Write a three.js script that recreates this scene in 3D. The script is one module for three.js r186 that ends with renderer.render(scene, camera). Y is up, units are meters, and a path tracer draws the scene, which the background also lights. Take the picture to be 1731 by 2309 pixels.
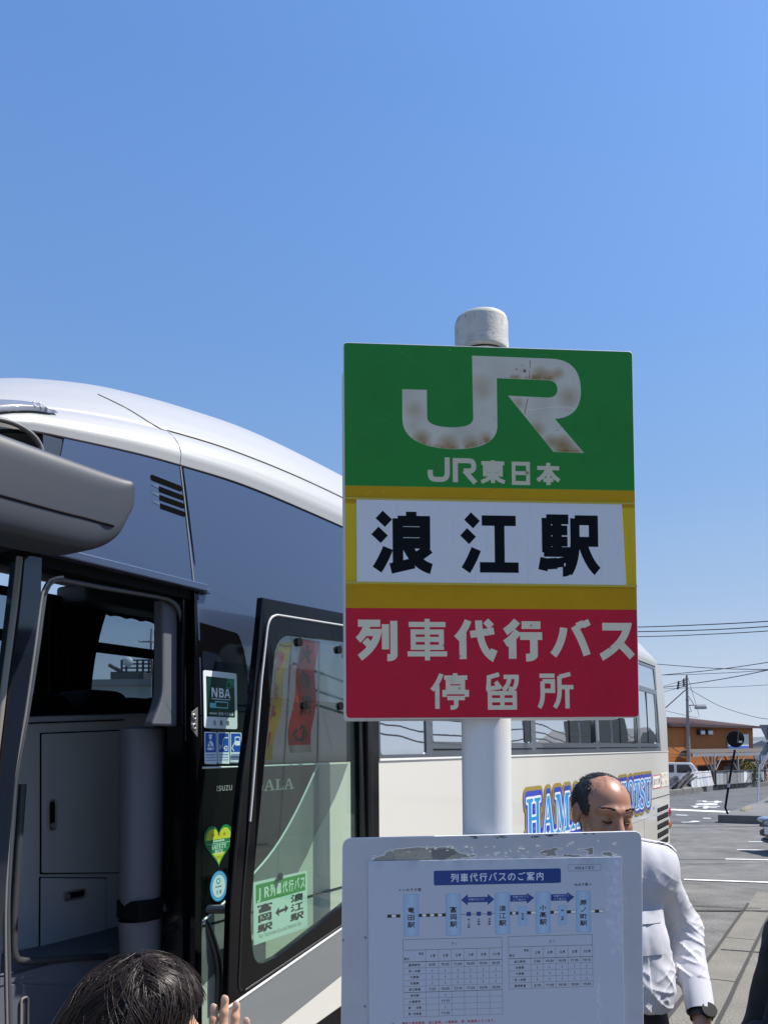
import * as THREE from 'three';
import { mergeGeometries, mergeVertices, toCreasedNormals } from 'three/addons/utils/BufferGeometryUtils.js';
import { RoundedBoxGeometry } from 'three/addons/geometries/RoundedBoxGeometry.js';
import { TessellateModifier } from 'three/addons/modifiers/TessellateModifier.js';
import { FontLoader } from 'three/addons/loaders/FontLoader.js';
import { ImprovedNoise } from 'three/addons/math/ImprovedNoise.js';

// ---------------------------------------------------------------- camera
const scene = new THREE.Scene();
const EYE = 1.76, FOCAL = 1732, CX = 865.5, CY = 1627, PITCH = 2 * Math.PI / 180, ROLL = 0.0075;
const camera = new THREE.PerspectiveCamera(2 * Math.atan(1154.5 / FOCAL) * 180 / Math.PI, 1731 / 2309, 0.05, 3000);
camera.position.set(0, EYE, 0);
camera.rotation.set(PITCH, 0, 0, 'XYZ');
camera.rotateZ(-ROLL);
camera.setViewOffset(1731, 2309, 0, -(CY - 1154.5), 1731, 2309);      // the lens is shifted up: horizon low in the frame, verticals upright
scene.add(camera);

// ---------------------------------------------------------------- sky, sun, exposure
const EXPOSURE = 1.7;
const SUN_AZ = 97 * Math.PI / 180, SUN_EL = 57 * Math.PI / 180;
const sunDir = new THREE.Vector3(Math.sin(SUN_AZ) * Math.cos(SUN_EL), Math.sin(SUN_EL), Math.cos(SUN_AZ) * Math.cos(SUN_EL));
{
  const W = 512, H = 256, data = new Float32Array(W * H * 4);
  const stops = [[-90, 0.42, 0.44, 0.46], [-0.5, 0.52, 0.57, 0.66], [0, 0.70, 0.78, 0.88], [5, 0.57, 0.695, 0.87], [10, 0.41, 0.585, 0.86], [18, 0.27, 0.475, 0.84], [28, 0.193, 0.39, 0.805], [42, 0.145, 0.32, 0.735], [90, 0.085, 0.22, 0.60]];
  for (let j = 0; j < H; j++) {
    const el = ((j + 0.5) / H - 0.5) * 180;
    let k = 0; while (k < stops.length - 2 && el > stops[k + 1][0]) k++;
    const a = stops[k], b = stops[k + 1], t = Math.min(1, Math.max(0, (el - a[0]) / (b[0] - a[0])));
    for (let i = 0; i < W; i++) {
      const az = ((i + 0.5) / W - 0.5) * 2 * Math.PI, er = el * Math.PI / 180;
      const x = Math.cos(az) * Math.cos(er), y = Math.sin(er), z = Math.sin(az) * Math.cos(er);
      const gam = Math.acos(Math.min(1, Math.max(-1, x * sunDir.x + y * sunDir.y + z * sunDir.z))) * 180 / Math.PI;
      const side = 0.76 + 2.0 * Math.exp(-gam / 26), w = el < 0 ? 0.95 : side + (0.95 - side) * Math.exp(-el / 6) * 0.75;
      for (let c = 0; c < 3; c++) {
        let v = a[c + 1] + (b[c + 1] - a[c + 1]) * t;
        if (el > 0) v += (1 - v) * (c === 0 ? 0.5 : c === 1 ? 0.4 : 0.2) * Math.exp(-gam / 14);
        data[(j * W + i) * 4 + c] = v * w / EXPOSURE;
      }
      data[(j * W + i) * 4 + 3] = 1;
    }
  }
  const sky = new THREE.DataTexture(data, W, H, THREE.RGBAFormat, THREE.FloatType);
  sky.mapping = THREE.EquirectangularReflectionMapping; sky.magFilter = THREE.LinearFilter; sky.needsUpdate = true;
  scene.background = sky; scene.environment = sky;
}
const sun = new THREE.DirectionalLight(new THREE.Color().setRGB(1, 0.945, 0.86), 4.0);
sun.position.copy(sunDir).multiplyScalar(60); sun.target.position.set(0, 0, 0);
sun.castShadow = true; sun.shadow.mapSize.set(4096, 4096); sun.shadow.radius = 1;
Object.assign(sun.shadow.camera, { left: -60, right: 60, top: 60, bottom: -60, near: 1, far: 200 });
sun.name = 'sun'; scene.add(sun, sun.target);
const renderer = new THREE.WebGLRenderer({ antialias: true });
renderer.toneMapping = THREE.LinearToneMapping;
renderer.toneMappingExposure = EXPOSURE;
renderer.shadowMap.enabled = true;

// ---------------------------------------------------------------- helpers
let seed = 12345;
const rnd = () => { seed = (seed + 0x6d2b79f5) | 0; let t = Math.imul(seed ^ (seed >>> 15), 1 | seed); t = (t + Math.imul(t ^ (t >>> 7), 61 | t)) ^ t; return ((t ^ (t >>> 14)) >>> 0) / 4294967296; };
const rr = (a, b) => a + (b - a) * rnd();
const V = (x, y, z) => new THREE.Vector3(x, y, z);
const perlin = new ImprovedNoise();
const nz = (x, y, z = 0) => perlin.noise(x, y, z);
const fbm = (x, y, z = 0, n = 4) => { let a = 1, s = 0, f = 1; for (let i = 0; i < n; i++) { s += a * nz(x * f, y * f, z * f + i * 7.3); a *= 0.5; f *= 2; } return s; };
const clamp = THREE.MathUtils.clamp, lerp = THREE.MathUtils.lerp, sstep = THREE.MathUtils.smoothstep;
const used = {};
function numbered(n) { if (!(n in used)) { used[n] = 0; return n; } used[n]++; return n + '_' + String(used[n]).padStart(3, '0'); }
function shade(o) { o.castShadow = o.receiveShadow = true; return o; }
function tag(o, label, category, group, kind) { if (label) o.userData.label = label; if (category) o.userData.category = category; if (group) o.userData.group = group; if (kind) o.userData.kind = kind; return o; }
function thing(name, label, category, pos = [0, 0, 0], turn = 0, group) {
  const o = new THREE.Group(); o.name = numbered(name); o.position.set(...pos); o.rotation.y = turn; scene.add(o);
  return tag(o, label, category, group);
}
function part(name, geo, m, parent, label) {
  const g = Array.isArray(geo) ? merge(geo) : geo;
  const o = shade(new THREE.Mesh(g, m)); o.name = parent ? name : numbered(name); (parent || scene).add(o);
  if (label) o.userData.label = label;
  return o;
}
function merge(list) {
  const gs = list.map((g) => { let q = g.index ? g.toNonIndexed() : g.clone(); for (const k of Object.keys(q.attributes)) if (!['position', 'normal', 'uv'].includes(k)) q.deleteAttribute(k); if (!q.attributes.uv) q.setAttribute('uv', new THREE.BufferAttribute(new Float32Array(q.attributes.position.count * 2), 2)); if (!q.attributes.normal) q.computeVertexNormals(); return q; });
  return mergeGeometries(gs);
}
const C = (r, g, b) => new THREE.Color().setRGB(r, g, b);
const M = (r, g, b, rough = 0.6, o = {}) => new THREE.MeshPhysicalMaterial({ color: C(r, g, b), roughness: rough, metalness: 0, side: THREE.DoubleSide, ...o });
function box(w, h, d, x = 0, y = 0, z = 0, bev = 0) {
  const g = bev > 0 ? new RoundedBoxGeometry(w, h, d, 2, Math.min(bev, w / 2.1, h / 2.1, d / 2.1)) : new THREE.BoxGeometry(w, h, d);
  return g.translate(x, y, z);
}
function cyl(r0, r1, h, x, y, z, n = 24) { return new THREE.CylinderGeometry(r1, r0, h, n).translate(x, y + h / 2, z); }   // r0 at the foot
function rod(a, b, r, n = 8, r2 = r) {
  const A = Array.isArray(a) ? V(...a) : a, B = Array.isArray(b) ? V(...b) : b, d = B.clone().sub(A);
  const g = new THREE.CylinderGeometry(r2, r, d.length(), n);
  g.applyQuaternion(new THREE.Quaternion().setFromUnitVectors(V(0, 1, 0), d.clone().normalize()));
  return g.translate((A.x + B.x) / 2, (A.y + B.y) / 2, (A.z + B.z) / 2);
}
function tube(pts, r, n = 24, k = 8, closed = false, tension = 0.5) { return new THREE.TubeGeometry(new THREE.CatmullRomCurve3(pts.map((p) => Array.isArray(p) ? V(...p) : p), closed, 'catmullrom', tension), n, r, k, closed); }
function poly(pts) { const s = new THREE.Shape(); pts.forEach(([x, y], i) => i ? s.lineTo(x, y) : s.moveTo(x, y)); s.closePath(); return s; }
function roundPoly(pts, r) {                                           // rounded outline as a list of points; r: one number or one per corner
  const out = [], n = pts.length;
  for (let i = 0; i < n; i++) {
    const p = pts[i], a = pts[(i + n - 1) % n], b = pts[(i + 1) % n], R = Array.isArray(r) ? r[i] : r;
    const da = Math.hypot(a[0] - p[0], a[1] - p[1]), db = Math.hypot(b[0] - p[0], b[1] - p[1]), q = Math.min(R, da * 0.48, db * 0.48);
    if (q < 1e-5) { out.push(p); continue; }
    const A = [p[0] + (a[0] - p[0]) * q / da, p[1] + (a[1] - p[1]) * q / da], B = [p[0] + (b[0] - p[0]) * q / db, p[1] + (b[1] - p[1]) * q / db];
    for (let k = 0; k <= 6; k++) { const t = k / 6, u = 1 - t; out.push([u * u * A[0] + 2 * u * t * p[0] + t * t * B[0], u * u * A[1] + 2 * u * t * p[1] + t * t * B[1]]); }
  }
  return out;
}
function ext(pts, depth, o = {}) {                                      // extruded outline, front face at z = 0, body behind it
  const s = poly(pts); for (const h of o.holes || []) s.holes.push(new THREE.Path(h.map((p) => new THREE.Vector2(...p))));
  const b = o.bevel || 0;
  const g = new THREE.ExtrudeGeometry(s, { depth: depth - 2 * b, bevelEnabled: b > 0, bevelSize: b, bevelThickness: b, bevelOffset: -b, bevelSegments: 2, curveSegments: 8, steps: 1 });
  return g.translate(0, 0, -depth + b);
}
function flat(pts, holes = []) { const s = poly(pts); for (const h of holes) s.holes.push(new THREE.Path(h.map((p) => new THREE.Vector2(...p)))); return new THREE.ShapeGeometry(s); }
function unitUV(g) { g.computeBoundingBox(); const b = g.boundingBox, p = g.attributes.position, u = new Float32Array(p.count * 2); for (let i = 0; i < p.count; i++) { u[2 * i] = (p.getX(i) - b.min.x) / (b.max.x - b.min.x); u[2 * i + 1] = (p.getY(i) - b.min.y) / (b.max.y - b.min.y); } g.setAttribute('uv', new THREE.BufferAttribute(u, 2)); return g; }
function gridSurf(nu, nv, f) {                                         // parametric sheet
  const pos = [], uv = [], idx = [];
  for (let j = 0; j <= nv; j++) for (let i = 0; i <= nu; i++) { const p = f(i / nu, j / nv); pos.push(p[0], p[1], p[2]); uv.push(i / nu, j / nv); }
  for (let j = 0; j < nv; j++) for (let i = 0; i < nu; i++) { const a = j * (nu + 1) + i, b = a + 1, c = a + nu + 1, d = c + 1; idx.push(a, b, d, a, d, c); }
  const g = new THREE.BufferGeometry(); g.setAttribute('position', new THREE.Float32BufferAttribute(pos, 3)); g.setAttribute('uv', new THREE.Float32BufferAttribute(uv, 2)); g.setIndex(idx); g.computeVertexNormals(); return g;
}
// surveying the site from where the photographer stood: a sight line, and where it meets a depth or the ground
function sight(x, y) {
  let a = (x - CX) / FOCAL, b = -(y - CY) / FOCAL; const c = Math.cos(-ROLL), s = Math.sin(-ROLL);
  [a, b] = [c * a - s * b, s * a + c * b];
  const cp = Math.cos(PITCH), sp = Math.sin(PITCH);
  const d = V(a, cp * b + sp, sp * b - cp); return d.multiplyScalar(-1 / d.z);
}
const at = (x, y, depth) => sight(x, y).multiplyScalar(depth).add(V(0, EYE, 0));
const ground = (d) => d < 4 ? 0 : d < 28 ? -0.045 * (d - 4) : -1.08 - 0.022 * (d - 28);
const gy = (x, z) => ground(-z);
const onGround = (x, y, lift = 0) => { const d = sight(x, y); let lo = 0.5, hi = 400; for (let t = 0.5; t < 400; t *= 1.004) if (EYE + d.y * t - lift < ground(t)) { hi = t; lo = t / 1.004; break; } for (let i = 0; i < 40; i++) { const m = (lo + hi) / 2; if (EYE + d.y * m - lift < ground(m)) hi = m; else lo = m; } return V(d.x * lo, ground(lo) + lift, -lo); };
function sheet(pts, lift) {                                            // a painted or paved patch that follows the fall of the ground
  const cuts = [[-1e4, -28], [-28, -4], [-4, 1e4]], gs = [];
  const clip = (P, z, keepAbove) => { const out = []; for (let i = 0; i < P.length; i++) { const a = P[i], b = P[(i + 1) % P.length], ia = keepAbove ? a[1] >= z : a[1] <= z, ib = keepAbove ? b[1] >= z : b[1] <= z; if (ia) out.push(a); if (ia !== ib) { const t = (z - a[1]) / (b[1] - a[1]); out.push([a[0] + (b[0] - a[0]) * t, z]); } } return out; };
  for (const [lo, hi] of cuts) {
    let P = clip(pts, lo, true); P = P.length > 2 ? clip(P, hi, false) : P; if (P.length < 3) continue;
    const g = new THREE.ShapeGeometry(poly(P.map(([x, z]) => [x, -z]))); const p = g.attributes.position;
    const uv = new Float32Array(p.count * 2);
    for (let i = 0; i < p.count; i++) { const x = p.getX(i), z = -p.getY(i); uv[2 * i] = x; uv[2 * i + 1] = z; p.setXYZ(i, x, gy(x, z) + lift, z); }
    g.setAttribute('uv', new THREE.BufferAttribute(uv, 2)); g.computeVertexNormals();
    const n = g.attributes.normal; if (n.getY(0) < 0) { const ix = g.index.array; for (let i = 0; i < ix.length; i += 3) { const t = ix[i]; ix[i] = ix[i + 1]; ix[i + 1] = t; } g.computeVertexNormals(); }
    gs.push(g);
  }
  return merge(gs);
}
// body surfaces: a distance field meshed as one continuous skin
const smin = (a, b, k) => { const h = Math.max(k - Math.abs(a - b), 0) / k; return Math.min(a, b) - h * h * k * 0.25; };
function cap(a, b, ra, rb) {
  const bx = b[0] - a[0], by = b[1] - a[1], bz = b[2] - a[2], L = bx * bx + by * by + bz * bz || 1e-9;
  return (x, y, z) => { const px = x - a[0], py = y - a[1], pz = z - a[2], t = Math.min(1, Math.max(0, (px * bx + py * by + pz * bz) / L)); return Math.hypot(px - bx * t, py - by * t, pz - bz * t) - (ra + (rb - ra) * t); };
}
function ell(c, r) { return (x, y, z) => { const a = (x - c[0]) / r[0], b = (y - c[1]) / r[1], d = (z - c[2]) / r[2], k0 = Math.hypot(a, b, d), k1 = Math.hypot(a / r[0], b / r[1], d / r[2]); return k1 < 1e-9 ? -Math.min(...r) : k0 * (k0 - 1) / k1; }; }
const blend = (k, ...fs) => (x, y, z) => { let d = 1e3; for (const f of fs) d = smin(d, f(x, y, z), k); return d; };
function skin(f, lo, hi, cell) {                                       // surface nets
  const n = [0, 1, 2].map((i) => Math.ceil((hi[i] - lo[i]) / cell) + 1), [nx, ny, nzz] = n, F = new Float32Array(nx * ny * nzz);
  for (let k = 0, o = 0; k < nzz; k++) for (let j = 0; j < ny; j++) for (let i = 0; i < nx; i++) F[o++] = f(lo[0] + i * cell, lo[1] + j * cell, lo[2] + k * cell);
  const id = new Int32Array(nx * ny * nzz).fill(-1), pos = [], idx = [], I = (i, j, k) => (k * ny + j) * nx + i;
  for (let k = 0; k < nzz - 1; k++) for (let j = 0; j < ny - 1; j++) for (let i = 0; i < nx - 1; i++) {
    let m = 0, s = [0, 0, 0], c = 0; const v = [];
    for (let q = 0; q < 8; q++) { v[q] = F[I(i + (q & 1), j + (q >> 1 & 1), k + (q >> 2))]; if (v[q] < 0) m |= 1 << q; }
    if (m === 0 || m === 255) continue;
    for (const [a, b] of EDGES) { if ((v[a] < 0) === (v[b] < 0)) continue; const t = v[a] / (v[a] - v[b]); for (let d = 0; d < 3; d++) { const A = a >> d & 1, B = b >> d & 1; s[d] += A + (B - A) * t; } c++; }
    id[I(i, j, k)] = pos.length / 3; pos.push(lo[0] + (i + s[0] / c) * cell, lo[1] + (j + s[1] / c) * cell, lo[2] + (k + s[2] / c) * cell);
  }
  const quad = (a, b, c, d, flip) => { if (a < 0 || b < 0 || c < 0 || d < 0) return; flip ? idx.push(a, c, b, a, d, c) : idx.push(a, b, c, a, c, d); };
  for (let k = 1; k < nzz - 1; k++) for (let j = 1; j < ny - 1; j++) for (let i = 1; i < nx - 1; i++) {
    const a = F[I(i, j, k)] < 0;
    if (a !== (F[I(i + 1, j, k)] < 0)) quad(id[I(i, j - 1, k - 1)], id[I(i, j, k - 1)], id[I(i, j, k)], id[I(i, j - 1, k)], !a);
    if (a !== (F[I(i, j + 1, k)] < 0)) quad(id[I(i - 1, j, k - 1)], id[I(i - 1, j, k)], id[I(i, j, k)], id[I(i, j, k - 1)], !a);
    if (a !== (F[I(i, j, k + 1)] < 0)) quad(id[I(i - 1, j - 1, k)], id[I(i, j - 1, k)], id[I(i, j, k)], id[I(i - 1, j, k)], !a);
  }
  const g = new THREE.BufferGeometry(); g.setAttribute('position', new THREE.Float32BufferAttribute(pos, 3)); g.setIndex(idx);
  const N = new Float32Array(pos.length), e = cell * 0.5;
  for (let i = 0; i < pos.length; i += 3) { const [x, y, z] = [pos[i], pos[i + 1], pos[i + 2]]; let a = f(x + e, y, z) - f(x - e, y, z), b = f(x, y + e, z) - f(x, y - e, z), c = f(x, y, z + e) - f(x, y, z - e); const l = Math.hypot(a, b, c) || 1; N[i] = a / l; N[i + 1] = b / l; N[i + 2] = c / l; }
  g.setAttribute('normal', new THREE.BufferAttribute(N, 3));
  return g;
}
const EDGES = [[0, 1], [2, 3], [4, 5], [6, 7], [0, 2], [1, 3], [4, 6], [5, 7], [0, 4], [1, 5], [2, 6], [3, 7]];

// ---------------------------------------------------------------- textures
function canvasTex(w, h, draw, srgb = true) { const c = document.createElement('canvas'); c.width = w; c.height = h; draw(c.getContext('2d'), w, h); const t = new THREE.CanvasTexture(c); if (srgb) t.colorSpace = THREE.SRGBColorSpace; t.anisotropy = 8; return t; }
function fieldTex(n, f, srgb = false, rep = 1) {                        // seamless? f gets 0..1 twice; used large, so seams stay rare
  const d = new Uint8Array(n * n * 4);
  for (let j = 0; j < n; j++) for (let i = 0; i < n; i++) { const v = f(i / n, j / n), o = (j * n + i) * 4; if (Array.isArray(v)) { d[o] = clamp(v[0], 0, 255); d[o + 1] = clamp(v[1], 0, 255); d[o + 2] = clamp(v[2], 0, 255); } else d[o] = d[o + 1] = d[o + 2] = clamp(v, 0, 255); d[o + 3] = 255; }
  const t = new THREE.DataTexture(d, n, n); t.magFilter = THREE.LinearFilter; t.wrapS = t.wrapT = THREE.RepeatWrapping; if (srgb) t.colorSpace = THREE.SRGBColorSpace; t.repeat.set(rep, rep); t.needsUpdate = true; return t;
}
const tileNoise = (u, v, f, s) => {                                     // noise that tiles
  const a = nz(u * f, v * f, s), b = nz((u - 1) * f, v * f, s), c = nz(u * f, (v - 1) * f, s), d = nz((u - 1) * f, (v - 1) * f, s);
  return (a * (1 - u) + b * u) * (1 - v) + (c * (1 - u) + d * u) * v;
};
const grit = fieldTex(512, (u, v) => 128 + 70 * tileNoise(u, v, 90, 1) + 60 * tileNoise(u, v, 45, 2) + rr(-26, 26));
grit.repeat.set(1.1, 1.1);
const asphaltMap = fieldTex(1024, (u, v) => { const n = 0.5 + 0.26 * tileNoise(u, v, 4, 3) + 0.20 * tileNoise(u, v, 13, 4) + 0.30 * tileNoise(u, v, 120, 5) + 0.18 * tileNoise(u, v, 260, 5.7), s = rnd() > 0.985 ? rr(0.05, 0.34) : rnd() > 0.99 ? -0.2 : 0, k = clamp(n + s, 0.05, 1) * 255; return [k * 1.0, k * 0.985, k * 0.95]; }, false, 0.28);
const coarse = fieldTex(512, (u, v) => { const k = 190 + 60 * tileNoise(u, v, 4, 8) + 34 * tileNoise(u, v, 11, 9) + 26 * tileNoise(u, v, 40, 10); return [k, k, k]; }, false, 0.07);
const pebbleMap = fieldTex(1024, (u, v) => { const n = 0.62 + 0.13 * tileNoise(u, v, 6, 31) + 0.36 * tileNoise(u, v, 100, 32) + 0.30 * tileNoise(u, v, 190, 33), k = clamp(n, 0.1, 1) * 255; return [k, k * 0.965, k * 0.86]; }, false, 0.6);
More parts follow.
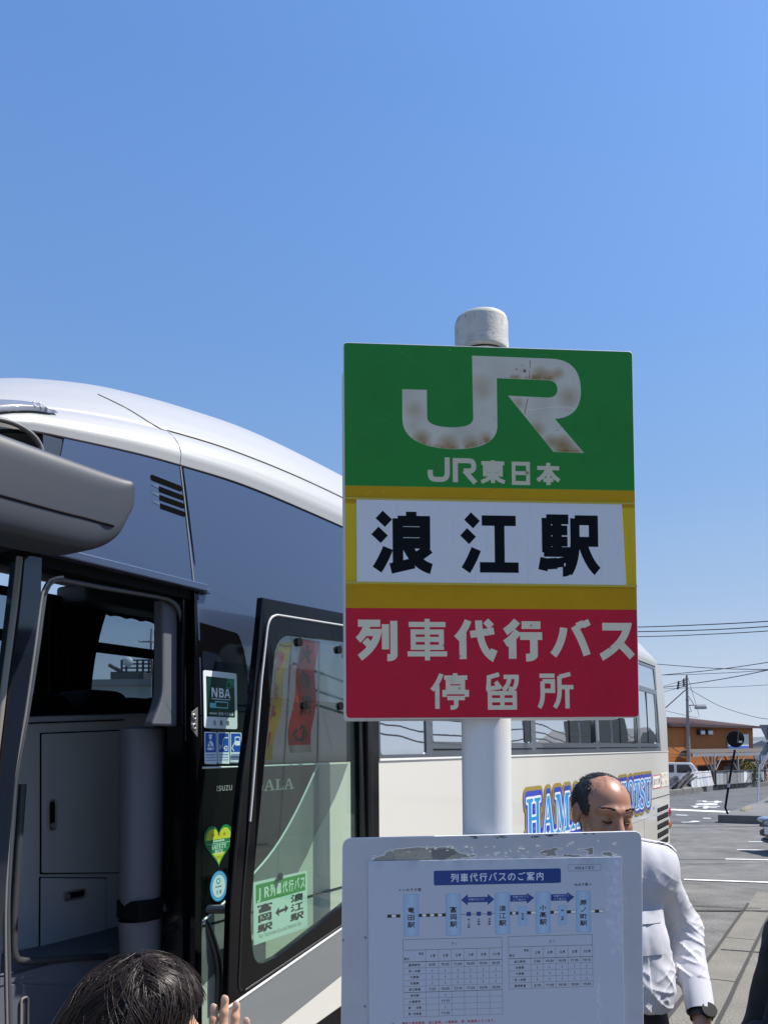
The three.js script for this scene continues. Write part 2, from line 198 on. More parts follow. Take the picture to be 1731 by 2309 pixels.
// ---------------------------------------------------------------- lettering: brush strokes of each character in a 100-unit square
const G = {
  列: 'M5 12H58 M27 12Q23 36 5 52 M20 34H52Q46 68 9 94 M21 52L33 64 M70 14V74 M90 6V86Q90 94 74 94',
  車: 'M8 16H92 M18 33H82V68H18Z M18 50H82 M5 83H95 M50 3V98',
  代: 'M33 4Q25 28 5 48 M20 34V97 M38 38L95 29 M58 4Q60 70 88 91L95 74 M75 5L89 19',
  行: 'M35 4Q22 20 5 31 M37 29Q24 48 5 60 M23 46V97 M46 14H93 M42 41H97 M76 41V86Q76 94 56 94',
  バ: 'M33 20Q28 60 5 88 M60 16Q80 50 92 88 M72 5L79 21 M87 2L94 17',
  ス: 'M12 17H80Q68 62 8 93 M52 54Q72 70 92 92',
  停: 'M29 4Q20 30 4 48 M18 34V98 M65 2V14 M36 14H97 M46 26H85V41H46Z M37 66V53H95V66 M44 69H90 M67 69V88Q67 95 52 95',
  留: 'M42 5L14 13L12 44 M6 46L44 39 M32 25L46 44 M54 12H90Q90 40 78 46L68 43 M71 12Q68 36 52 48 M16 56H84V95H16Z M16 75H84 M50 56V95',
  所: 'M6 9H47 M14 24H42V50H14 M14 24V56Q14 82 4 96 M90 4L60 12 M60 10V50Q60 78 46 96 M60 40H98 M81 40V98',
  東: 'M6 15H94 M20 29H80V62H20Z M20 45H80 M50 3V97 M48 62Q34 84 5 93 M52 62Q66 84 95 93',
  日: 'M18 9H82V93H18Z M18 50H82',
  本: 'M6 26H94 M50 4V97 M48 28Q34 62 6 78 M52 28Q66 62 94 78 M30 76H70',
  浪: 'M12 6L27 20 M5 32L20 46 M26 60Q18 80 8 95 M64 1V14 M42 16H86V52H42 M42 34H86 M42 12V90 M30 93L68 84 M56 54Q70 86 96 93 M93 60L74 74',
  江: 'M12 6L27 20 M5 32L20 46 M26 60Q18 80 8 95 M36 13H94 M66 13V88 M32 90H98',
  駅: 'M11 8V64 M11 10H49 M11 28H47 M11 46H47 M29 8V62 M6 63H51V84Q50 95 38 95 M8 73L4 93 M20 73L21 91 M31 73L33 88 M41 71L43 81 M60 11H92V46H60 M60 8V42Q60 78 47 96 M72 46Q82 80 98 94',
  富: 'M50 1V13 M7 32V16H93V32 M26 28H74 M30 37H70V50H30Z M16 61H84V95H16Z M16 78H84 M50 61V95',
  岡: 'M12 9H88V88Q88 95 74 95 M12 8V98 M34 19L40 33 M66 19L60 33 M25 40H75 M50 42V78 M30 54V79H70V54',
  竜: 'M50 2V14 M14 15H86 M33 19L39 31 M67 19L61 31 M5 33H95 M21 44H79V72H21Z M21 58H79 M50 40V86Q50 94 60 94H90V84',
  田: 'M12 12H88V91H12Z M12 52H88 M50 12V91', 小: 'M50 4V88Q50 95 34 95 M26 34Q20 58 5 73 M74 34Q82 58 95 73',
  高: 'M50 2V15 M5 17H95 M28 27H72V42H28Z M11 98V53H89V88Q89 96 74 96 M34 65H66V84H34Z',
  原: 'M14 9H96 M17 9V50Q17 80 4 97 M58 10L52 23 M34 25H86V58H34Z M34 41H86 M60 58V90Q60 96 46 96 M40 66L27 85 M78 66L93 85',
  ノ: 'M82 14Q66 66 18 91', 町: 'M8 15H50V82H8Z M8 47H50 M29 15V82 M56 20H98 M80 20V88Q80 95 64 95',
  の: 'M52 20Q44 72 26 82Q8 80 10 56Q16 22 52 18Q90 20 90 54Q88 82 58 90', ご: 'M22 22H68 M18 60Q14 85 46 86H76 M76 7L82 21 M90 3L96 17',
  案: 'M50 1V12 M8 26V13H92V26 M40 20L30 44Q56 50 74 60 M10 33H90 M68 35Q56 56 16 60 M5 70H95 M50 60V98 M48 72Q34 87 7 94 M52 72Q66 87 93 94',
  内: 'M14 25H86V86Q86 95 70 95 M14 22V98 M50 6V26Q48 52 26 67 M52 44L74 67',
  会: 'M50 4Q34 28 5 42 M50 4Q66 28 95 42 M30 42H70 M12 58H88 M46 60L28 88H74 M64 70L84 92', 員: 'M26 8H74V28H26Z M20 38H80V78H20Z M20 51H80 M20 64H80 M36 82L12 96 M64 82L88 96', 章: 'M50 2V14 M14 15H86 M34 20L38 30 M66 20L62 30 M5 33H95 M22 42H78V70H22Z M22 56H78 M8 82H92 M50 70V98',
  協: 'M20 4V96 M4 32H36 M44 18H88Q88 40 76 42 M64 4Q62 36 44 44 M38 60H60Q60 90 48 92 M46 50Q46 80 34 94 M68 60H94Q94 90 82 92 M78 50Q78 80 66 94',
  火: 'M50 4Q52 62 8 95 M50 44Q64 78 94 95 M20 28L30 52 M82 26L70 48', 用: 'M18 10H84V86Q84 95 72 95 M18 8V56Q18 80 6 97 M18 36H84 M18 62H84 M51 10V97', 心: 'M14 44L7 78 M34 24V78Q34 90 50 90H66Q76 90 76 70 M46 14L62 34 M78 36L95 66',
  貸: 'M30 4Q20 18 5 26 M22 16V36 M40 20L92 12 M54 2Q60 30 92 34 M26 42H76V82H26Z M26 55H76 M26 68H76 M38 86L14 97 M62 86L88 97', 切: 'M4 34L50 26 M24 8V74Q24 80 34 80L48 66 M48 18H92Q92 92 70 92 M66 18Q64 70 38 94',
  名: 'M42 4Q30 32 6 46 M36 18H82Q70 62 10 82 M30 32L48 48 M38 58H84V94H38Z', 便: 'M29 4Q20 30 4 48 M18 34V98 M36 12H96 M44 26H88V58H44Z M44 42H88 M66 12V64Q60 84 36 95 M46 68Q66 88 97 94', 発: 'M10 10H40Q30 34 6 46 M22 22L36 34 M54 4Q64 34 95 46 M92 8L72 22 M24 44H76 M14 62H86 M38 44Q38 80 12 95 M62 44V84Q62 93 74 93H92V80', 着: 'M34 2L42 14 M66 2L58 14 M10 16H90 M18 28H82 M6 40H94 M50 16V40 M38 40Q28 66 6 84 M32 54H80V94H32Z M32 67H80 M32 80H80',
  い: 'M16 20Q12 70 32 84L44 66 M70 24Q84 44 86 70', わ: 'M28 6V94 M8 30H28L6 70L44 42Q80 24 88 52Q90 82 62 88', き: 'M14 22H82 M12 42H86 M40 4L70 62 M24 66Q26 90 72 90', 方: 'M50 2V20 M6 21H94 M40 21Q38 72 8 94 M38 46H78Q78 94 54 92', 面: 'M5 10H95 M46 10L42 28 M12 28H88V94H12Z M37 28V94 M63 28V94 M37 50H63 M37 70H63 M12 92H88', 仙: 'M29 4Q20 30 4 48 M18 34V98 M66 6V86 M42 34V88H92 M92 34V90', 台: 'M46 4L22 40H76 M66 24L86 50 M22 56H78V94H22Z', 上: 'M48 6V88 M48 42H86 M6 90H94', 下: 'M6 12H94 M48 12V97 M54 36L78 54', 改: 'M8 14H44V44H10V86L46 76 M62 4Q58 28 46 44 M56 24H96 M86 26Q80 74 46 94 M58 42Q70 80 96 94', 正: 'M8 10H92 M50 10V90 M50 46H84 M22 44V90 M5 90H95', は: 'M18 12Q10 52 18 90 M40 32H92 M70 10V76Q68 90 52 88Q40 82 46 72Q60 64 92 86', 場: 'M4 34H40 M22 6V78 M2 84L42 72 M50 6H90V36H50Z M50 21H90 M42 48H97 M56 48Q48 66 40 74 M54 60H94Q92 96 78 94 M72 60Q64 82 48 92', と: 'M30 8L42 44 M84 30Q20 56 24 74Q26 90 84 86', な: 'M10 24H52 M36 6Q28 44 8 58 M66 20Q82 26 90 38 M66 42V80Q62 92 46 88Q36 80 46 72Q62 68 88 90', り: 'M24 10V50 M24 40Q30 20 40 20 M72 8V50Q70 80 42 95', ま: 'M14 22H86 M16 44H84 M50 4V78Q46 92 30 88Q18 80 28 72Q50 66 84 88', す: 'M6 24H94 M56 4V58Q50 72 38 66Q28 54 40 44Q56 40 56 60Q54 86 32 96', み: 'M18 16H56Q42 62 22 74Q8 76 10 60Q20 44 92 58 M80 36Q76 78 52 92', ん: 'M50 6L10 92Q30 48 48 52Q56 58 56 80Q70 92 90 58', で: 'M8 18H88Q40 36 42 66Q46 90 78 88 M70 44L78 56 M84 38L92 50', つ: 'M8 36Q60 12 84 36Q92 74 40 86', く: 'M66 6L22 48L70 94', る: 'M18 14H74L20 62Q48 38 76 50Q88 82 52 90Q34 84 48 74L66 88', 美: 'M34 2L42 14 M66 2L58 14 M10 16H90 M16 30H84 M6 44H94 M50 16V44 M8 60H92 M50 46Q46 84 8 95 M52 60Q64 86 94 95', し: 'M26 8V70Q28 92 60 88Q80 82 86 66', 前: 'M32 2L40 16 M68 2L60 16 M5 20H95 M12 34H46V88Q46 95 36 95 M12 34V97 M12 52H46 M12 68H46 M64 34V74 M88 30V86Q88 95 74 95', 大: 'M6 34H94 M50 4Q48 66 8 95 M52 36Q62 76 95 95', 野: 'M8 8H46V50H8Z M8 29H46 M27 8V88 M8 68H46 M4 90L48 84 M56 10H88L70 32 M60 24L84 38 M52 42H94L86 56 M74 42V86Q74 95 60 94', 桃: 'M4 30H40 M22 4V97 M22 34L4 66 M26 42L38 58 M54 4V50Q52 82 38 95 M74 4V82Q74 92 94 90V78 M42 22L54 36 M92 20L78 36 M40 60L54 48 M78 46L94 62', 磐: 'M8 8H44V44H8 M30 26H4 M56 8H84V28H94 M54 34H90L58 52 M6 58H94 M42 58L12 84 M34 70H80V95H34Z', 夜: 'M50 2V14 M6 15H94 M28 20Q20 44 4 58 M20 42V97 M56 20Q50 44 36 60 M52 34H88Q80 76 40 95 M52 52Q70 84 96 95', 森: 'M24 20H76 M50 4V44 M50 20L28 42 M50 20L72 42 M6 58H44 M25 46V97 M25 60L6 84 M25 60L44 82 M56 58H94 M75 46V97 M75 60L56 84 M75 60L96 84', 浦: 'M12 6L27 20 M5 32L20 46 M26 60Q18 80 8 95 M34 16H96 M64 2V97 M40 32H88V86Q88 94 78 94 M40 32V97 M40 50H88 M40 66H88 M78 2L90 12', 線: 'M24 4L8 28L28 34L6 58 M6 58H40 M22 58V97 M50 14H90V46H50Z M50 30H90 M70 4V88Q70 95 60 94 M44 58H60Q56 80 42 90 M92 52L76 66Q84 84 96 90', 双: 'M6 14H46Q40 66 6 92 M12 32Q24 66 48 90 M52 14H94Q88 66 52 92 M60 32Q72 66 97 90', 葉: 'M5 14H95 M32 3V24 M68 3V24 M5 38H95 M26 28V58H78 M50 28V56 M74 28V56 M5 68H95 M50 58V98 M48 70Q34 86 7 94 M52 70Q66 86 93 94', '←': 'M40 30L8 50L40 70 M8 50H92', '→': 'M60 30L92 50L60 70 M8 50H92', '、': 'M18 72L36 92', '。': 'M16 74H34V92H16Z', '※': 'M14 14L86 86 M86 14L14 86 M46 12H54 M46 88H54 M12 46V54 M88 46V54',
  止: 'M54 6V90 M22 40V90 M54 42H88 M5 91H95', れ: 'M24 4V96 M6 26H26L4 70 M26 46Q60 12 68 30Q62 82 76 84Q88 82 94 68', 交: 'M50 2V16 M6 20H94 M32 28L10 50 M68 28L90 50 M68 50Q56 80 10 95 M30 50Q48 84 92 95', 通: 'M10 8L24 22 M4 40H22V74L4 92 M22 76Q40 94 97 92 M38 8H88L70 22 M38 28H88V78Q88 84 78 82 M38 28V84 M38 44H88 M38 60H88 M63 28V84', 焼: 'M22 6Q26 62 4 94 M24 58L38 84 M6 28L12 46 M38 24L30 42 M46 16H96 M56 6V40 M86 6V40 M70 2V42 M44 42H98 M60 54Q60 80 44 95 M80 54V84Q80 93 97 90V78', そ: 'M24 10H76L14 50H92Q44 52 52 78Q60 92 82 90', ば: 'M18 12Q10 52 18 90 M36 34H86 M66 14V76Q64 90 48 88Q36 82 42 72Q56 64 88 86 M82 4L88 16 M94 2L99 12', 急: 'M38 2Q28 20 8 30 M34 12H70L58 26 M22 28H80V60H18 M22 44H80 M14 70L8 90 M32 68V84Q34 93 64 93L66 80 M46 66L56 78 M80 68L94 88', 安: 'M50 1V12 M8 28V14H92V28 M42 22L26 58Q60 76 88 95 M6 48H94 M70 48Q58 84 12 95', 全: 'M50 4Q34 28 5 44 M50 4Q66 28 95 44 M26 46H74 M20 68H80 M50 46V94 M8 94H92', 左: 'M6 26H94 M42 4Q34 56 6 92 M34 52H90 M62 52V92 M26 93H96', 注: 'M12 6L27 20 M5 32L20 46 M26 60Q18 80 8 95 M60 2L70 14 M38 24H94 M40 56H92 M32 92H98 M66 24V92', 意: 'M50 2V10 M14 11H86 M34 16L38 24 M66 16L62 24 M5 27H95 M22 36H78V60H22Z M22 48H78 M14 70L8 90 M32 68V84Q34 93 64 93L66 80 M46 66L56 78 M80 68L94 88',
};
const glyphPaths = {};
function glyph(x, ch, x0, y0, w, h, weight, color) {                   // weight: stroke as a share of the square
  if (!G[ch]) return; const p = glyphPaths[ch] || (glyphPaths[ch] = new Path2D(G[ch]));
  x.save(); x.translate(x0 + w * weight * 0.4, y0 + h * weight * 0.4); x.scale(w / 100 * (1 - weight * 0.8), h / 100 * (1 - weight * 0.8));
  x.lineWidth = weight * 100; x.lineCap = 'butt'; x.lineJoin = 'miter'; x.miterLimit = 3; x.strokeStyle = color; x.stroke(p); x.restore();
}
function write(x, str, x0, y0, w, h, weight, color, gap = 0, vertical = false) {
  for (const ch of str) {
    if (G[ch]) glyph(x, ch, x0, y0, w, h, weight, color);
    else if (ch !== ' ') { x.save(); x.fillStyle = color; x.font = `bold ${h * 1.05}px sans-serif`; x.textBaseline = 'alphabetic'; x.textAlign = 'center'; const m = x.measureText(ch).width; x.translate(x0 + w / 2, y0 + h * 0.9); if (m > w) x.scale(w / m, 1); x.fillText(ch, 0, 0); x.restore(); }
    if (vertical) y0 += h + gap; else x0 += w + gap;
  }
}
function latin(x, str, cx, base, size, width, color, font = 'sans-serif', bold = 'bold', stroke) {
  x.save(); x.font = `${bold} ${size}px ${font}`; x.textAlign = 'center'; x.textBaseline = 'alphabetic'; x.translate(cx, base); if (width) x.scale(width / x.measureText(str).width, 1);
  if (stroke) { x.lineWidth = stroke[1]; x.strokeStyle = stroke[0]; x.lineJoin = 'round'; x.strokeText(str, 0, 0); }
  x.fillStyle = color; x.fillText(str, 0, 0); x.restore();
}
function blot(x, cx, cy, r, rgb, a) { const g = x.createRadialGradient(cx, cy, 0, cx, cy, r); g.addColorStop(0, `rgba(${rgb},${a})`); g.addColorStop(1, `rgba(${rgb},0)`); x.fillStyle = g; x.fillRect(cx - r, cy - r, 2 * r, 2 * r); }
// ---------------------------------------------------------------- ground, roads, kerbs
const mAsphalt = M(0.262, 0.259, 0.25, 0.93, { map: asphaltMap, bumpMap: grit, bumpScale: 0.006 });
const mRoad = M(0.175, 0.185, 0.195, 0.9, { map: asphaltMap.clone(), bumpMap: grit, bumpScale: 0.004 }); mRoad.map.repeat.set(0.2, 0.2);
const mPatch = M(0.27, 0.27, 0.262, 0.92, { map: asphaltMap, bumpMap: grit, bumpScale: 0.004 });
const mConcrete = M(0.265, 0.258, 0.242, 0.9, { map: pebbleMap, bumpMap: grit, bumpScale: 0.005 });
const mKerb = M(0.20, 0.195, 0.185, 0.92, { map: coarse, bumpMap: grit, bumpScale: 0.004 });
const mJoint = M(0.045, 0.043, 0.04, 0.95);
const mPaint = M(0.78, 0.78, 0.76, 0.75, { bumpMap: grit, bumpScale: 0.002 });
{
  const pos = [], idx = [], uv = [];
  const zs = [60, 20, 8, 0, -4, -12, -20, -28, -60, -120, -300, -900, -2500], xs = [-2000, -400, -60, 0, 60, 400, 2000];
  for (const z of zs) for (const x of xs) { pos.push(x, z < -300 ? ground(300) : gy(x, z), z); uv.push(x, z); }
  for (let j = 0; j < zs.length - 1; j++) for (let i = 0; i < xs.length - 1; i++) { const a = j * xs.length + i; idx.push(a, a + 1, a + xs.length, a + 1, a + xs.length + 1, a + xs.length); }
  const g = new THREE.BufferGeometry(); g.setAttribute('position', new THREE.Float32BufferAttribute(pos, 3)); g.setAttribute('uv', new THREE.Float32BufferAttribute(uv, 2)); g.setIndex(idx); g.computeVertexNormals();
  tag(part('ground', g, mAsphalt), 'light grey weathered asphalt of the station forecourt', null, null, 'structure');
}
const strip = (a, b, w) => { const dx = b[0] - a[0], dz = b[1] - a[1], L = Math.hypot(dx, dz), nx = -dz / L * w / 2, nzv = dx / L * w / 2; return [[a[0] + nx, a[1] + nzv], [b[0] + nx, b[1] + nzv], [b[0] - nx, b[1] - nzv], [a[0] - nx, a[1] - nzv]]; };
const wobble = (a, b, w, n, amp, s) => { const L = [], R = []; for (let i = 0; i <= n; i++) { const t = i / n, x = lerp(a[0], b[0], t), z = lerp(a[1], b[1], t), dx = b[0] - a[0], dz = b[1] - a[1], l = Math.hypot(dx, dz), q = amp * nz(t * n * 0.5, s), ww = w * (1 + 0.5 * nz(t * n * 0.7, s + 5)); L.push([x - dz / l * (q + ww / 2), z + dx / l * (q + ww / 2)]); R.unshift([x - dz / l * (q - ww / 2), z + dx / l * (q - ww / 2)]); } return [...L, ...R]; };
// the concrete apron beside the bus bay, running off to the right: an edging strip, then exposed aggregate slabs
const k0 = [1.96, -5.37], kd = [0.5047, -0.8633], kn = [0.8633, 0.5047];
const K = (t, n) => [k0[0] + kd[0] * t + kn[0] * n, k0[1] + kd[1] * t + kn[1] * n];
for (let i = -6; i < 3; i++) { const t0 = i * 1.82 + 1.02, t1 = t0 + 1.80; tag(part('kerb_strip', sheet([K(t0, 0.03), K(t1, 0.03), K(t1, 0.305), K(t0, 0.305)], 0.006), mConcrete), 'flush concrete edging slab along the bus bay', null, 'flush edging slabs of the bus bay', 'structure'); }
tag(part('pavement', sheet([K(-16, 0.335), K(6.4, 0.335), K(6.4, 6), K(-16, 6)], 0.006), mConcrete), 'exposed aggregate concrete pavement at the lower right', null, null, 'structure');
tag(part('pavement_joint', [sheet(wobble(K(-16, 0.32), K(5.2, 0.32), 0.030, 40, 0.02, 1), 0.010), sheet(wobble(K(-16, 0.02), K(5.3, 0.02), 0.034, 40, 0.03, 3), 0.010), sheet(wobble([3.3, -9.45], [5.6, -9.25], 0.09, 20, 0.03, 5), 0.010), sheet(wobble([3.3, -9.98], [4.6, -9.5], 0.03, 20, 0.05, 6), 0.010), sheet(wobble(K(-0.2, 0.34), K(-0.05, 1.5), 0.02, 16, 0.05, 9), 0.011), sheet(wobble(K(2.2, 0.06), K(2.25, 0.62), 0.03, 16, 0.02, 9), 0.011)], mJoint), 'dark cracked joints between asphalt and concrete', null, null, 'structure');
// dark patched trench across the forecourt and the gutter before the road
tag(part('road_patch', [sheet([[1.5, -16.9], [5.9, -16.5], [6.5, -15.6], [9, -15.0], [20, -13.4], [20, -13.0], [7.3, -14.75], [6.1, -14.7], [5.3, -14.4], [1.5, -14.9]], 0.004)], mPatch), 'darker repaired trench across the forecourt asphalt', null, null, 'structure');
tag(part('crack_line', [sheet(wobble([2, -15.9], [7.4, -15.3], 0.06, 30, 0.08, 8), 0.009), sheet(wobble([4.0, -14.9], [6.4, -14.6], 0.03, 30, 0.12, 18), 0.009), sheet(wobble([3.4, -12.4], [4.3, -12.5], 0.06, 12, 0.08, 12), 0.009)], mJoint), 'thin dark cracks in the forecourt asphalt', null, null, 'structure');
tag(part('road', sheet([[-60, -28.6], [9, -28.3], [12.2, -28.1], [40, -60], [60, -76], [60, -100], [36.5, -73], [27.9, -64.6], [22.3, -56.4], [17.5, -50], [0, -29.6 - 14], [-60, -40]], 0.004), mRoad), 'darker grey asphalt road passing behind the bus', null, null, 'structure');
tag(part('gutter', sheet([[-10, -27.9], [9.8, -26.2], [13.6, -26.3], [13.6, -27.6], [11.5, -27.9], [-10, -29.4]], 0.009), mPatch), 'dark gutter between the forecourt and the road', null, null, 'structure');
// painted lines
const lineAt = (a, b, w) => { const A = onGround(...a), B = onGround(...b); return sheet(strip([A.x, A.z], [B.x, B.z], w), 0.013); };
tag(part('stop_line', [lineAt([1505, 1825.5], [1645.5, 1831.5], 1.0)], mPaint), 'white stop line painted across the road mouth', null, null, 'structure');
for (const [a, b, w] of [[[1541, 1984.6], [1731, 1991.2], 0.13], [[1634, 1938.2], [1731, 1940], 0.14], [[1660, 1917.2], [1731, 1918], 0.13], [[1686, 1899.1], [1731, 1899.4], 0.13]]) tag(part('parking_line', lineAt(a, b, w), mPaint), ({ 1541: 'nearest white bay line, long, level with the shoulder of the man in white', 1634: 'white bay line just below the dark shadow of the car', 1660: 'white bay line just above the dark shadow of the car', 1686: 'short farthest white bay line beside the car bumper' })[a[0]], null, null, 'structure');
tag(part('lane_dash', [[[1584, 1845.5], [1601, 1845.8]], [[1536, 1854.8], [1566, 1854.7]], [[1523, 1838], [1549, 1839]], [[1561, 1853.5], [1571, 1852]]].map(([a, b]) => lineAt(a, b, 0.28)), mPaint), 'worn white dashes near the mouth of the road', null, null, 'structure');
// the word stop, painted long in the direction of travel, read from the far side
{
  const o = onGround(1585, 1823.5), gs = [], u = V(0.42, 0, -0.907).normalize(), w = V(0.907, 0, 0.42);        // u: along the road away from us; w: across it
  const strokes = { 止: [[46, 6, 46, 88], [78, 40, 78, 88], [46, 42, 12, 42], [5, 91, 95, 91]], ま: [[14, 22, 86, 22], [16, 44, 84, 44], [50, 4, 50, 80], [50, 80, 26, 90], [26, 90, 18, 78], [18, 78, 50, 66], [50, 66, 88, 88]], れ: [[24, 4, 24, 96], [6, 26, 30, 26], [28, 30, 6, 70], [26, 46, 58, 22], [58, 22, 66, 40], [66, 40, 64, 84], [64, 84, 94, 70]] };
  ['止', 'ま', 'れ'].forEach((ch, k) => { for (const [x0, y0, x1, y1] of strokes[ch]) { const f = (x, y) => { const q = (x - 50) / 100 * 1.5, r = (y / 100) * 2.3 + k * 3.0; return [o.x - w.x * q + u.x * r, o.z - w.z * q + u.z * r]; }; gs.push(sheet(strip(f(x0, y0), f(x1, y1), Math.abs(y1 - y0) > Math.abs(x1 - x0) ? 0.2 : 0.34), 0.012 + gs.length * 0.0004)); } });
  tag(part('road_marking', gs, mPaint), 'white stop wording painted on the road beyond the stop line', null, null, 'structure');
}
// traffic island at the right
{
  const P = [[12.4, -28.64], [13.61, -27.73], [30, -19.5], [40, -30], [24, -47], [22.22, -44.69], [20.98, -42.32], [17.94, -37.13], [16.8, -35.52], [14.9, -32.4]];
  const s = poly(P.map(([x, z]) => [x, -z])), g = new THREE.ExtrudeGeometry(s, { depth: 0.36, bevelEnabled: true, bevelSize: 0.03, bevelThickness: 0.03, bevelSegments: 2 });
  g.rotateX(-Math.PI / 2); const p = g.attributes.position; for (let i = 0; i < p.count; i++) p.setY(i, p.getY(i) - 0.09 + gy(p.getX(i), p.getZ(i)));
  g.computeVertexNormals(); tag(part('traffic_island', g, mKerb), 'raised concrete traffic island with a dark kerb', null, null, 'structure');
  const R = [], q = onGround(1681, 1828, 0.28);
  const rub = new THREE.IcosahedronGeometry(1, 3), rp = rub.attributes.position; for (let i = 0; i < rp.count; i++) { const v = V(rp.getX(i), rp.getY(i), rp.getZ(i)).multiplyScalar(1 + 0.35 * nz(rp.getX(i) * 1.6, rp.getY(i) * 1.6, rp.getZ(i) * 1.6)); rp.setXYZ(i, v.x, v.y, v.z); } rub.computeVertexNormals();
  R.push(rub.scale(0.20, 0.17, 0.95).rotateY(-0.62).translate(q.x, q.y, q.z));
  const o = part('rubble_mound', R, M(0.34, 0.31, 0.26, 0.95, { map: pebbleMap, bumpMap: grit, bumpScale: 0.02 })); tag(o, 'pale lump of broken kerb on the traffic island', 'rubble');
  tag(part('island_paving', [sheet([[18.3, -37.2], [21.5, -42.4], [40, -36], [34, -28]], 0.345)], mRoad), 'dark asphalt patch on top of the traffic island', null, null, 'structure');
}
// far kerb wall
{
  const pts = [[12.4, -43.6], [19.47, -52.42], [22.29, -56.2], [27.73, -64.25], [35.97, -72.3], [60, -97]];
  const gs = []; for (let i = 0; i < pts.length - 1; i++) { const [a, b] = [pts[i], pts[i + 1]], n = Math.max(2, Math.round(Math.hypot(b[0] - a[0], b[1] - a[1]) / 2)); for (let k = 0; k < n; k++) { const A = [lerp(a[0], b[0], k / n), lerp(a[1], b[1], k / n)], B = [lerp(a[0], b[0], (k + 0.99) / n), lerp(a[1], b[1], (k + 0.99) / n)], L = Math.hypot(B[0] - A[0], B[1] - A[1]); gs.push(box(L, 0.5 + rr(-0.02, 0.02), 0.4, 0, 0.16, 0, 0.03).rotateY(-Math.atan2(B[1] - A[1], B[0] - A[0])).translate((A[0] + B[0]) / 2, gy(0, (A[1] + B[1]) / 2), (A[1] + B[1]) / 2)); } }
  tag(part('kerb_wall', gs, mKerb), 'low concrete kerb wall along the far side of the road', null, null, 'structure');
  const back = [[8, -42], [12.8, -43.9], [19.8, -52.7], [22.6, -56.5], [28.0, -64.5], [36.2, -72.6], [60, -97], [120, -160], [-40, -160], [-40, -42]];
  tag(part('yard_ground', sheet(back, 0.30), M(0.30, 0.285, 0.25, 0.95, { map: coarse, bumpMap: grit, bumpScale: 0.01 })), 'bare yard behind the far kerb', null, null, 'structure');
}
// rising ground far off
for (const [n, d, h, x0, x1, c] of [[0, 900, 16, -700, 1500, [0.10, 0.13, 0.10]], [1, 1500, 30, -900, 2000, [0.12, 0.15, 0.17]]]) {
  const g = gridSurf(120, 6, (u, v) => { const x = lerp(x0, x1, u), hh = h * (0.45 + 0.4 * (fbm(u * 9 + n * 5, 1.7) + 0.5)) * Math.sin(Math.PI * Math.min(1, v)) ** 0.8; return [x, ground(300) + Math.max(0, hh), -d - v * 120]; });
  tag(part('hills', g, M(...c, 0.95)), n ? 'farther pale low hills on the horizon' : 'nearer low hills on the horizon', null, null, 'structure');
}
